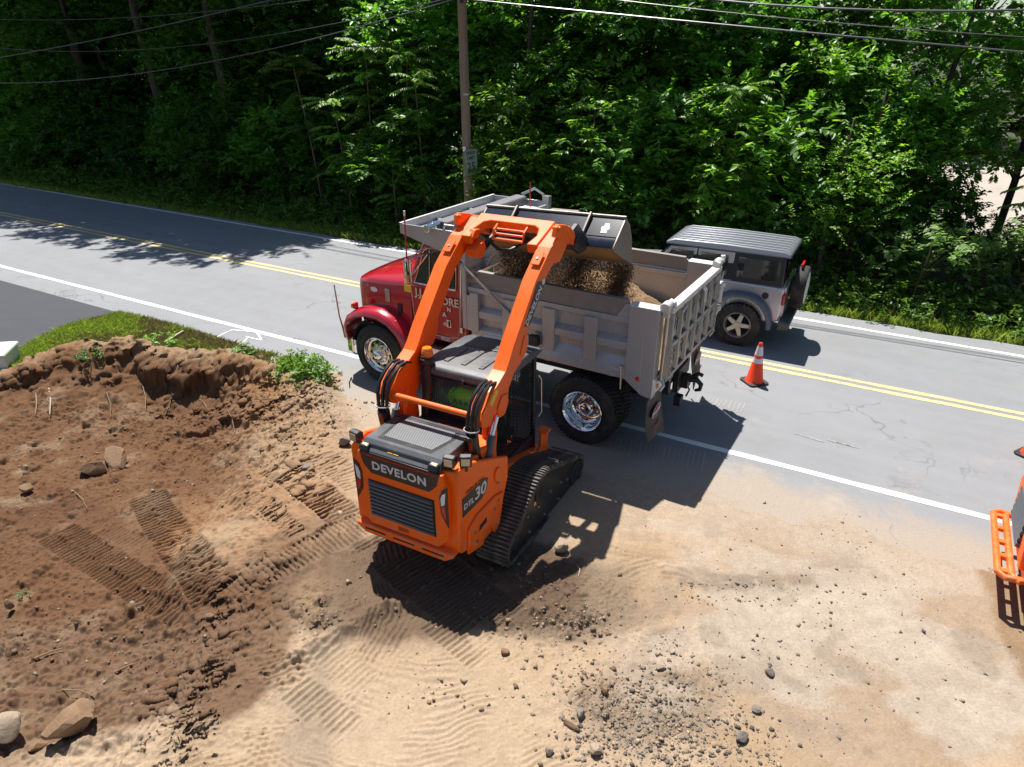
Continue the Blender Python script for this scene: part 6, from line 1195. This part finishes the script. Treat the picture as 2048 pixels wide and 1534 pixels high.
# understorey
for row, (s0, s1, o0, o1, st0, st1) in (('front', (-30, 30, 8.5, 9.9, .85, 1.35)), ('back', (-36, 32, 11.5, 15.0, .9, 1.4))):
    S_ = s0
    while S_ < s1:
        o = pr.uniform(o0, o1); key = pr.choice(['shrub_a', 'shrub_b', 'shrub_c', 'shrub_a']) if S_ > 9 else pr.choice(['shrub_a', 'shrub_b', 'shrub_b'])
        if row == 'front' and 10.5 < S_ < 23.5: o += .4
        low = 20.4 < S_ < 24.2
        if not (row == 'back' and 19.6 < S_ < 25): plant('roadside_shrub', key, AT(S_, o), pr.uniform(.8, 1.15) * (1.15 if row == 'back' else .5 if low else 1), pr.uniform(0, 6.3), 'leafy ' + row + '-row undergrowth shrub ' + where(S_, o), 'shrub', 'undergrowth shrubs', ('stem', 'foliage'))
        S_ += pr.uniform(st0, st1)
for s, o, sc in ((20.2, 12.2, 1.0), (22.3, 13.4, 1.05), (24.8, 12.6, 1.1)): plant('belt_tree', 'gap_tree', AT(s, o), sc, pr.uniform(0, 6.3), 'high-crowned tree over the gap to the pale lot, ' + where(s, o), 'tree', 'woodland belt trees')
def at_px(px, o):
    lo, hi = -40., 40.
    for _ in range(40):
        md = (lo + hi) / 2
        if px_of(md, o, 1.) < px: lo = md
        else: hi = md
    return AT((lo + hi) / 2, o)
for px, o, key, sc, lab in ((1650, 8.4, 'vine', .95, 'mound of small-leaved vines behind the off-road car'), (1700, 9.3, 'vine', 1.1, 'taller vine-clad shrub right of the off-road car'), (1850, 8.0, 'dogwood', 1.0, 'small pale-leaved shrub on the verge at right'),
                            (1455, 9.2, 'shrub_c', 1.05, 'slender bright shrub rising behind the off-road car roof'), (1530, 8.3, 'shrub_b', .72, 'low glossy shrub just above the off-road car roof'), (1010, 8.9, 'shrub_c', .95, 'bright-leaved shrub just right of the utility pole'), (880, 8.3, 'dogwood', .9, 'sunlit shrub at the left foot of the utility pole'), (975, 8.1, 'dogwood', .8, 'sunlit shrub at the right foot of the utility pole'),
                            (1960, 8.6, 'dogwood', .75, 'low shrub in front of the pale lot at the right edge'), (2050, 8.3, 'dogwood', 1.1, 'broad pale shrub at the right picture edge'), (1755, 10.4, 'tree_c', .62, 'small bright maple-like tree above the vine mound'), (1650, 11, 'tree_c', .72, 'small tree with sunlit top at upper right'), (1830, 10.6, 'tree_c', .60, 'small tree beside the gap to the pale lot')):
    tr_ = key.startswith('tree'); plant('small_tree' if tr_ else 'shrub', key, at_px(px, o), sc, pr.uniform(0, 6.3), lab, 'tree' if tr_ else 'shrub', None, ('trunk', 'crown') if tr_ else ('stem', 'foliage'))
# saplings with long feather leaves
def frond_arrays(P0, az, el, L, r, npair=12, ll=.20):
    d = Vector((math.cos(az) * math.cos(el), math.sin(az) * math.cos(el), math.sin(el))); pts = []
    for i in range(npair + 2):
        t = i / (npair + 1); pts.append(Vector(P0) + d * L * t + Vector((0, 0, -.38 * L * t * t)))
    P, D, U = [], [], []
    for i in range(1, npair + 1):
        tn = (pts[i + 1] - pts[i - 1]).normalized(); sd = tn.cross(Vector((0, 0, 1))).normalized()
        for s in (-1, 1): P.append(pts[i]); q = (sd * s + tn * .35 + Vector((0, 0, -.28))).normalized(); D.append(q); U.append((sd.cross(tn) * -1 if False else Vector((0, 0, 1))))
    n = len(P); tt = np.repeat(np.arange(1, npair + 1) / npair, 2); Ls = ll * (1 - .45 * np.abs(tt - .45)) * r.uniform(.85, 1.1, n)
    return pts, leaf_arrays(np.array(P), nrm(np.array(D) + r.normal(0, .06, (n, 3))), nrm(np.array(U) + r.normal(0, .12, (n, 3))), Ls, Ls * .38)
def sapling(label, base, h, lean, seed, nfr, fl, lm=2):
    r = np.random.default_rng(seed); t = thing('feather_leaved_sapling', label, 'sapling', base); V, F, nv = [], [], 0
    st = MB(); pth = [(lean[0] * (z / h) ** 1.6, lean[1] * (z / h) ** 1.6, z) for z in np.linspace(0, h, 8)]; st.tube(pth, [.034 * (1 - .6 * i / 7) for i in range(8)], 7)
    for k in range(nfr):
        q = r.uniform(.45, 1.0) if k > nfr * .4 else 1.0; i = min(int(q * 7), 6); p0 = Vector(pth[i]).lerp(Vector(pth[i + 1]), q * 7 - i)
        pts, (v, f) = frond_arrays(p0, k * 2.4 + r.uniform(-.3, .3), r.uniform(.1, .75) if q > .9 else r.uniform(-.1, .4), fl * r.uniform(.75, 1.15), r); st.tube(pts[::2] + pts[-1:], .006, 4, False); V.append(v); F.append(f + nv); nv += len(v)
    st.build('stem', M_STEM, t); me = npmesh('fronds', np.concatenate(V), np.concatenate(F), False); link('fronds', me, LM[lm], t, 0, 0); return t
for i, (px, o, h, lean, nfr, fl, lab) in enumerate(((640, 8.6, 4.7, (-.4, 0), 34, 1.05, 'feather-leaved sapling leaning left, leftmost of its clump'), (700, 8.2, 3.6, (-.2, -.2), 30, .95, 'shorter feather-leaved sapling in the clump left of the pole'), (750, 8.5, 5.0, (.1, -.1), 46, 1.1, 'tallest feather-leaved sapling left of the utility pole'), (815, 8.8, 4.8, (.25, 0), 40, 1.05, 'feather-leaved sapling nearest the left side of the pole'), (790, 7.8, 2.1, (0, -.1), 14, .7, 'low feather-leaved sapling beneath the tall ones'), (850, 8.3, 4.3, (-.1, 0), 16, .8, 'thin forked sapling just left of the pole'), (2075, 8.6, 3.9, (-.3, 0), 24, 1.0, 'feather-leaved sapling at the right picture edge'), (1180, 9.2, 3.7, (0, 0), 20, .9, 'yellowish feather-leaved sapling behind the bucket'), (1440, 8.6, 4.2, (.1, 0), 20, .8, 'feather-leaved sapling left of the off-road car roof'))):
    sapling(lab, at_px(px, o), h, lean, 60 + i, nfr, fl)
# ground cover along the far verge
r = np.random.default_rng(21); n = 8000
s_ = r.uniform(-32, 30, n); o_ = 6.55 + r.beta(1.3, 1.6, n) * 2.6; hgt = np.interp(o_, [6.5, 7.2, 9], [.14, .40, .62]) * r.uniform(.5, 1.5, n) * np.clip(.55 + 1.0 * fbm(s_, o_, .8, 3, 5), .3, 1.5)
C_ = np.stack([R0.x + RD.x * s_ + RN.x * o_, R0.y + RD.y * s_ + RN.y * o_, -.05 + hgt * r.uniform(.2, 1, n)], 1); A_ = np.stack([r.normal(0, .6, n), r.normal(-.25, .6, n), r.uniform(.2, .9, n)], 1)
V, F = leaf_arrays(*sprays(C_, A_, 8, .30, .115, .62, r, .3)); struct(tag(link('verge_weeds', npmesh('verge_weeds', V, F, False), leaf_mat('verge_weed_leaves', (.17, .31, .05), (.26, .50, .03)), None, 0, 0), 'low leafy weeds covering the far roadside verge', 'weeds'), 'stuff')
def blades(n, X, Y, Z, hmin, hmax, r, w=.006, lean=.35):
    a = r.uniform(0, 6.283, n); h = r.uniform(hmin, hmax, n); lx = r.normal(0, lean, n) * h; ly = r.normal(0, lean, n) * h; dx = np.cos(a) * w; dy = np.sin(a) * w
    V = np.stack([np.stack([X - dx, Y - dy, Z], 1), np.stack([X + dx, Y + dy, Z], 1), np.stack([X + lx * .4 + dx * .6, Y + ly * .4 + dy * .6, Z + h * .6], 1), np.stack([X + lx, Y + ly, Z + h], 1)], 1)
    return V.reshape(-1, 3), np.arange(n)[:, None] * 4 + np.array([[0, 1, 2, 3]])
n = 30000; s_ = r.uniform(-32, 30, n); o_ = 6.42 + r.exponential(.32, n); V, F = blades(n, R0.x + RD.x * s_ + RN.x * o_, R0.y + RD.y * s_ + RN.y * o_, np.full(n, -.05), .06, .26, r, .008); struct(tag(link('verge_grass', npmesh('verge_grass', V, F, False), M_GRASS, None, 0, 0), 'strip of green grass along the far road edge', 'grass'), 'stuff')
# sod on the near corner
PV = np.concatenate([q['V'][q['sod'] > .3] for q in GR]); PS = np.concatenate([q['S'][q['sod'] > .3] for q in GR]); wgt = np.concatenate([np.full((q['sod'] > .3).sum(), q['dx'] ** 2) for q in GR]); ii = r.choice(len(PV), 60000, p=wgt / wgt.sum()); jx_ = r.uniform(-.013, .013, (2, len(ii)))
X, Y, Z = PV[ii, 0] + jx_[0], PV[ii, 1] + jx_[1], PV[ii, 2]; gSi = PS[ii]; pat = fbm(X, Y, 1.3, 3, 77); dry = pat + r.normal(0, .08, len(ii)) > .56 - .12 * (gSi > 8.2)
for nm, k, m_, hh in (('lawn_grass', ~dry, M_GRASS, (.03, .11)), ('dry_grass', dry, M_DRYG, (.02, .08))):
    V, F = blades(int(k.sum()), X[k], Y[k], Z[k] - .005, *hh, r, .004, .5); struct(tag(link(nm, npmesh(nm, V, F, False), m_, None, 0, 0), 'green grass on the corner between driveway and road' if nm[0] == 'l' else 'dry straw-coloured grass mixed into the corner lawn', 'grass'), 'stuff')
# weed clump by the truck's front wheel and a few small tufts
def weed(label, px, py, rad, h, n, ll, lm, seed):
    r = np.random.default_rng(seed); p = on_dirt(px, py); t = thing('weed_clump', label, 'weed', p); a = r.uniform(0, 6.283, n); q = np.sqrt(r.uniform(0, 1, n)) * rad; z = h * r.uniform(.15, 1, n) * (1 - .6 * (q / rad) ** 2)
    V, F = leaf_arrays(*sprays(np.stack([np.cos(a) * q, np.sin(a) * q, z], 1), np.stack([np.cos(a) * .6, np.sin(a) * .6, r.uniform(.3, 1, n)], 1), 7, ll * 1.8, ll, .55, r)); link('foliage', npmesh('weed', V, F, False), LM[lm], t, 0, 0)
    st = MB()
    for k in range(0, n, max(1, n // 16)): st.tube([(math.cos(a[k]) * q[k] * .3, math.sin(a[k]) * q[k] * .3, -.02), (math.cos(a[k]) * q[k], math.sin(a[k]) * q[k], z[k])], .006, 5)
    struct(st.build('stem', M_STEM, t), 'stuff')
weed('bright green weed clump at the dirt edge by the truck front wheel', 602, 765, .42, .46, 150, .10, 2, 1); weed('small weed at the grass edge below the painted survey mark', 488, 712, .16, .22, 26, .06, 2, 2); weed('small weed on the crest of the dug bank', 180, 712, .18, .16, 22, .06, 1, 3); weed('low weed patch between lawn and dirt bank', 320, 688, .3, .14, 40, .06, 2, 4); weed('tiny green weed in the brown dirt at left', 45, 1195, .06, .05, 6, .03, 3, 5)

# things of one kind in the same stretch are told apart by their order
byl = {}
for o in COL.objects:
    if o.parent is None and 'group' in o and 'label' in o and o.get('category') in ('tree', 'shrub'): byl.setdefault(o['label'], []).append(o)
ORD = ['leftmost', 'second from left', 'third from left', 'fourth from left', 'fifth from left', 'sixth from left', 'seventh from left', 'eighth from left', 'ninth from left']
for lab, L_ in byl.items():
    if len(L_) > 1:
        L_.sort(key=lambda o: projv(o.location.x, o.location.y, 1.)[0])
        for k, o in enumerate(L_): o['label'] = lab + ', ' + (ORD[k] if k < len(L_) - 1 or k > 8 else 'rightmost') + ' there' if k < 9 else lab
# ------------------------------------------------------------------ stones, sticks, rubble, soil in the truck
def stone_mat(name, a_, b_, c_, isl=None):
    m, N, L, b = node_mat(name); tc = N.new('ShaderNodeTexCoord').outputs['Object']; f = n_noise(N, L, tc, 5, 8, .7); f2 = n_noise(N, L, tc, 26, 6, .7)
    c = n_mix(N, L, n_range(N, L, f, .35, .65), a_, b_); c = n_mix(N, L, n_range(N, L, f2, .55, .75, 0, .7), c, c_); 
    if isl:
        ge = N.new('ShaderNodeNewGeometry').outputs['Random Per Island']; c = n_mix(N, L, n_range(N, L, ge, .55, .9), c, isl); c = n_mix(N, L, 1., c, n_mix(N, L, n_range(N, L, n_math(N, L, 'FRACT', n_math(N, L, 'MULTIPLY', ge, 7.3), 0), 0, 1), (.6, .6, .6), (1.25, 1.2, 1.15)), 'MULTIPLY')
    L.new(c, b.inputs['Base Color']); b.inputs['Roughness'].default_value = .9; n_bump(N, L, f2, .6, .03, b); return m
M_ST = [stone_mat('brown_stone', (.20, .115, .06), (.26, .16, .09), (.12, .066, .034)), stone_mat('pale_stone', (.36, .28, .20), (.28, .21, .145), (.42, .36, .28)), stone_mat('grey_stone', (.24, .20, .165), (.17, .14, .115), (.32, .27, .22)), stone_mat('asphalt_lump', (.13, .113, .095), (.22, .185, .15), (.34, .28, .22), (.36, .27, .18)), stone_mat('brown_gravel_stone', (.17, .11, .068), (.24, .165, .105), (.12, .08, .05), (.33, .25, .17))]
def rock_mesh(seed, n=2, flat=1., ang=.5):
    r = np.random.default_rng(seed); bm = bmesh.new(); bmesh.ops.create_icosphere(bm, subdivisions=n, radius=1.); off = r.uniform(0, 50, 3)
    pl = [(nrm(r.normal(0, 1, (1, 3)))[0], r.uniform(.42, .8)) for _ in range(13)]
    for v in bm.verts:
        p = np.array(v.co); k = 1.
        for nn, d in pl:
            q = p @ nn
            if q > d: p = p - nn * (q - d) * min(1, ang * 1.6)
        p = p * (1 + .16 * (fbm(np.array([p[0] + off[0]]), np.array([p[1] + p[2] * .7 + off[1]]), 2.2, 3, seed)[0] - .5)); v.co = p * np.array([1, 1, flat])
    me = bpy.data.meshes.new('rock'); bm.to_mesh(me); bm.free(); return me
def rock(label, px, py, sx, sy, sz, rz, m, seed, sink=.3, tilt=(0, 0), ang=.5, name='rock'):
    p = on_dirt(px, py); me = rock_mesh(seed, 3 if sx > .1 else 2, 1., ang); me.transform(Matrix.Diagonal((sx, sy, sz, 1))); o = link(name, me, M_ST[m], None, 0, 22)
    o.location = (p.x, p.y, p.z + sz * (1 - sink * 2)); o.rotation_euler = (tilt[0], tilt[1], rz); return tag(o, label, 'rock')
rock('large flat-topped brown boulder at the lower left', 150, 1462, .28, .2, .17, .1, 0, 1, .18, (.1, -.1), .75, 'boulder')
rock('pale rounded boulder cut by the left edge beside the brown boulder', 10, 1468, .15, .16, .13, .4, 1, 2, .25, (0, 0), .4, 'boulder')
rock('tan slab lying tilted on a brown stone in the pit', 232, 925, .27, .16, .06, -.5, 0, 3, -.55, (.45, .25), .6); rock('brown stone supporting the tan slab in the pit', 190, 945, .2, .13, .12, .1, 0, 4, .2, (0, 0), .6)
rock('round pale stone beside the loader track', 1120, 1103, .095, .085, .08, .3, 1, 5, .15, (0, 0), .25); rock('pale angular stone left of the loader rear', 690, 892, .11, .10, .10, .8, 2, 6, .15, (0, 0), .7); rock('small round stone on the graded dirt', 612, 940, .075, .06, .055, .2, 2, 7, .15)
rock('small tan stone at the foot of the brown boulder', 78, 1497, .09, .06, .06, .5, 0, 8, .2, (.2, .3)); rock('brown clod in the pit left of the tread prints', 55, 985, .10, .09, .08, .1, 0, 9, .2); rock('dark clod on the left edge of the dirt', 25, 1222, .05, .05, .09, .1, 0, 10, .1); rock('small tan stone left of the lowest tread prints', 262, 1203, .04, .035, .03, .1, 1, 11, .2)
rock('flat pale stone at the top of the asphalt rubble', 1322, 1337, .065, .04, .03, -.1, 1, 12, .1, (.2, 0)); rock('grey angular block at the right of the rubble', 1482, 1478, .075, .06, .05, .4, 2, 13, .1, (.1, .2), .8); rock('pale angular block at the bottom of the rubble', 1192, 1503, .075, .06, .055, .2, 1, 14, .1, (0, .2), .8); rock('cubic tan stone in the rubble row', 1208, 1386, .05, .045, .045, .6, 0, 15, .1, (.2, .1), .8)
rock('grey cubic stone left of the rubble', 1160, 1430, .06, .05, .045, .9, 2, 16, .1, (.2, .1), .8); rock('long brown stone at the left edge of the rubble', 1140, 1453, .10, .035, .03, -.7, 0, 17, .1); rock('dark lump alone on the pale sand right of the rubble', 1538, 1348, .055, .05, .04, .3, 3, 18, .2); rock('brown stone half buried below the loader shadow', 1010, 1307, .055, .05, .04, .4, 0, 19, .2); rock('dark lump near the bottom centre', 1098, 1508, .05, .04, .035, .8, 3, 20, .1); rock('grey stone right of the rubble near a green sprout', 1513, 1422, .05, .04, .03, .2, 2, 21, .1); rock('small stone in the crossing tread prints', 422, 1235, .05, .04, .035, .2, 0, 22, .2)
# rubble: broken asphalt and pebbles, uncountable
def rubble(name, label, spots, m, seed, smin, smax):
    r = np.random.default_rng(seed); bv = []; bf = [np.array([(0, 2, 3, 1), (4, 5, 7, 6), (0, 1, 5, 4), (2, 6, 7, 3), (0, 4, 6, 2), (1, 3, 7, 5)])] * 9; V, F, nv = [], [], 0
    for k in range(9): b_ = np.array([(x, y, z_) for z_ in (-1, 1) for y in (-1, 1) for x in (-1, 1)], float) * .75; b_ += r.normal(0, .28, (8, 3)); b_[4:, :2] *= r.uniform(.45, .9); bv.append(b_)
    for (px, py, rx, ry, n) in spots:
        for _ in range(n):
            a = r.normal(0, 1, 2); p = on_dirt(px + a[0] * rx * .6, py + a[1] * ry * .6); sc = smin * (smax / smin) ** (r.uniform() ** 2.2); q = r.integers(0, 9); ro = np.array(Matrix.Rotation(r.uniform(0, 6.28), 3, Vector(r.normal(0, 1, 3)).normalized())); v = (bv[q] * np.array([1, r.uniform(.6, 1), r.uniform(.5, .9)]) * sc) @ ro.T + np.array([p.x, p.y, p.z + sc * .05]); V.append(v); F.append(bf[q] + nv); nv += len(v)
    me = npmesh(name, np.concatenate(V), np.concatenate(F), False); return struct(tag(link(name, me, M_ST[m], None, 0, 0), label, 'rubble'), 'stuff')
rubble('asphalt_rubble', 'broken black and grey asphalt pieces strewn over the sand at bottom centre', [(1310, 1440, 150, 90, 1300), (1400, 1500, 160, 55, 480), (1230, 1480, 110, 65, 320), (1380, 1345, 70, 22, 70), (1330, 1300, 30, 26, 60), (1450, 1170, 110, 8, 60), (1470, 1200, 110, 8, 50), (1700, 1040, 110, 60, 40), (1650, 1180, 90, 50, 30), (1500, 1260, 250, 120, 40), (1830, 1050, 30, 12, 20), (1650, 1200, 420, 260, 260)], 3, 31, .005, .026)
rubble('brown_gravel', 'brown and tan gravel scattered in the churned dirt', [(1160, 1360, 60, 50, 120), (1090, 1230, 140, 60, 200), (1250, 1385, 60, 24, 60), (640, 1240, 40, 40, 60), (900, 1390, 120, 30, 40), (450, 960, 200, 60, 90), (250, 880, 180, 60, 120), (150, 1250, 180, 90, 110), (780, 1200, 120, 60, 70), (560, 870, 120, 60, 60), (300, 1330, 120, 60, 80), (1040, 1150, 50, 40, 60), (720, 830, 40, 40, 30), (1180, 1250, 70, 50, 90)], 4, 32, .006, .034)
rubble('pale_pebbles', 'pale pebbles scattered over the sand', [(1240, 1400, 110, 80, 90), (1100, 1250, 120, 60, 60), (1080, 1140, 50, 40, 30), (900, 1350, 200, 120, 40), (600, 950, 160, 80, 30), (1700, 1300, 300, 200, 50), (250, 950, 200, 120, 30)], 1, 33, .006, .025)
M_STICK = mat('dry_root_wood', (.22, .15, .09), .9, vary=.3)
for (px0, py0, px1, py1, z1, r_, lab) in ((98, 778, 102, 835, .05, .012, 'pale broken root sticking out of the bank face'), (70, 780, 72, 830, .02, .012, 'thin root hanging down the bank at the left'), (520, 803, 556, 812, .10, .016, 'short stick jutting from the dirt slope behind the loader'), (630, 928, 700, 908, .02, .007, 'thin straw lying by the pale angular stone'), (70, 1318, 128, 1303, .02, .010, 'broken stick lying on the dark soil at lower left'), (455, 820, 470, 868, .02, .006, 'thin dark root on the slope'), (400, 800, 415, 825, .04, .007, 'curled root at the top of the dirt slope'), (1155, 1133, 1157, 1155, .01, .006, 'pale twig on the sand near the round stone'), (215, 790, 222, 835, .02, .007, 'thin root dangling from the middle of the bank'), (285, 770, 292, 822, .02, .008, 'dark root in the shaded hollow of the bank'), (345, 790, 330, 832, .02, .007, 'crooked root at the right side of the hollow'), (150, 985, 175, 1020, .02, .006, 'thin twig on the dark pit floor left of the tread prints'), (125, 1380, 190, 1395, .02, .007, 'twig above the brown boulder'), (230, 1345, 275, 1330, .02, .008, 'short twig in the churned dark soil'), (330, 690, 368, 668, .03, .03, 'pale broken wooden edging on the lawn corner')):
    a = on_dirt(px0, py0); b_ = on_dirt(px1, py1); a.z += r_; b_.z += r_ + z1; md = a.lerp(b_, .5) + Vector((.02, .01, .015)); q_ = MB(); q_.tube([a, md, b_], [r_, r_ * .9, r_ * .6], 6); tag(q_.build('stick', M_STICK if 'pale' not in lab else mat('pale_dry_wood', (.42, .36, .27), .9)), lab, 'stick')
# load in the truck bed and the soil falling from the bucket
TM = truck.matrix_basis.copy() if False else Matrix.Translation(T_O) @ Matrix.Rotation(R(58.825), 4, 'Z'); KM = Matrix.Translation(K_O) @ Matrix.Rotation(K_RZ, 4, 'Z')
lx, ly = np.meshgrid(np.linspace(-1.055, 1.055, 110), np.linspace(-.86, 1.94, 140), indexing='ij')
hz = 1.27 + .62 * np.exp(-(((lx - .1) / .8) ** 2 + ((ly - .75) / .65) ** 2)) + .46 * np.exp(-(((lx) / 1.1) ** 2 + ((ly - .05) / .62) ** 2)) + .10 * np.exp(-(((lx + .1) / .3) ** 2 + ((ly + .5) / .16) ** 2))
hz += (fbm(lx, ly, 5, 4, 41) - .5) * .12 + (fbm(lx, ly, 22, 3, 42) - .5) * .04
idl = np.arange(110 * 140).reshape(110, 140); fq = np.stack([idl[:-1, :-1], idl[1:, :-1], idl[1:, 1:], idl[:-1, 1:]], -1).reshape(-1, 4)
me = npmesh('soil_load', np.stack([lx.ravel(), ly.ravel(), hz.ravel()], -1), fq); ca = me.attributes.new('soil', 'FLOAT_COLOR', 'POINT'); ca.data.foreach_set('color', np.tile(np.array([.33, .215, .125, 1.], np.float32), 110 * 140))
lo = link('soil_load', me, M_DIRT, None, 0, 0); lo.location = T_O; lo.rotation_euler = (0, 0, R(58.825)); struct(tag(lo, 'brown soil heaped in the grey truck bed', 'soil'), 'stuff')
r = np.random.default_rng(55); V, F, nv = [], [], 0; base = [rock_mesh(120 + k, 1, .9, .9) for k in range(3)]; bv = [np.array([v.co[:] for v in b.vertices]) for b in base]; bf = [np.array([p.vertices[:] for p in b.polygons]) for b in base]
nP = 100000; cx = np.concatenate([r.normal(-.66, .16, 14000), r.normal(.82, .10, 18000), r.normal(.3, .09, 8000), r.uniform(-.90, .93, nP - 40000)]); tq = r.uniform(0, 1, nP) ** .8
cx += .05 * np.sin(tq * 5 + cx * 9); yy = 3.12 + .10 * tq + r.normal(0, 1, nP) * (.02 + .09 * tq * (.4 + np.abs(np.sin(cx * 7)))); sc = .0019 * (4.5 ** (r.uniform(0, 1, nP) ** 4)); PP = np.stack([cx + r.normal(0, .05, nP), yy, 2.50 - .82 * tq, np.ones(nP)], 1) @ np.array(KM).T
oc = np.array([[1, 1, 1], [1, -1, -1], [-1, 1, -1], [-1, -1, 1]], float) * .8; of = np.array([[0, 1, 2], [0, 3, 1], [0, 2, 3], [1, 3, 2]])
V = [(PP[:, None, :3] + oc[None] * (sc[:, None, None] * r.uniform(.6, 1.4, (nP, 4, 1))) * np.array([1, 1, 1.6])).reshape(-1, 3)]; F = [(np.arange(nP)[:, None, None] * 4 + of[None]).reshape(-1, 3)]
struct(tag(link('falling_soil', npmesh('falling_soil', np.concatenate(V), np.concatenate(F), False), mat('loose_soil', (.19, .108, .055), .95), None, 0, 0), 'loose soil pouring from the bucket into the truck bed', 'soil'), 'stuff')
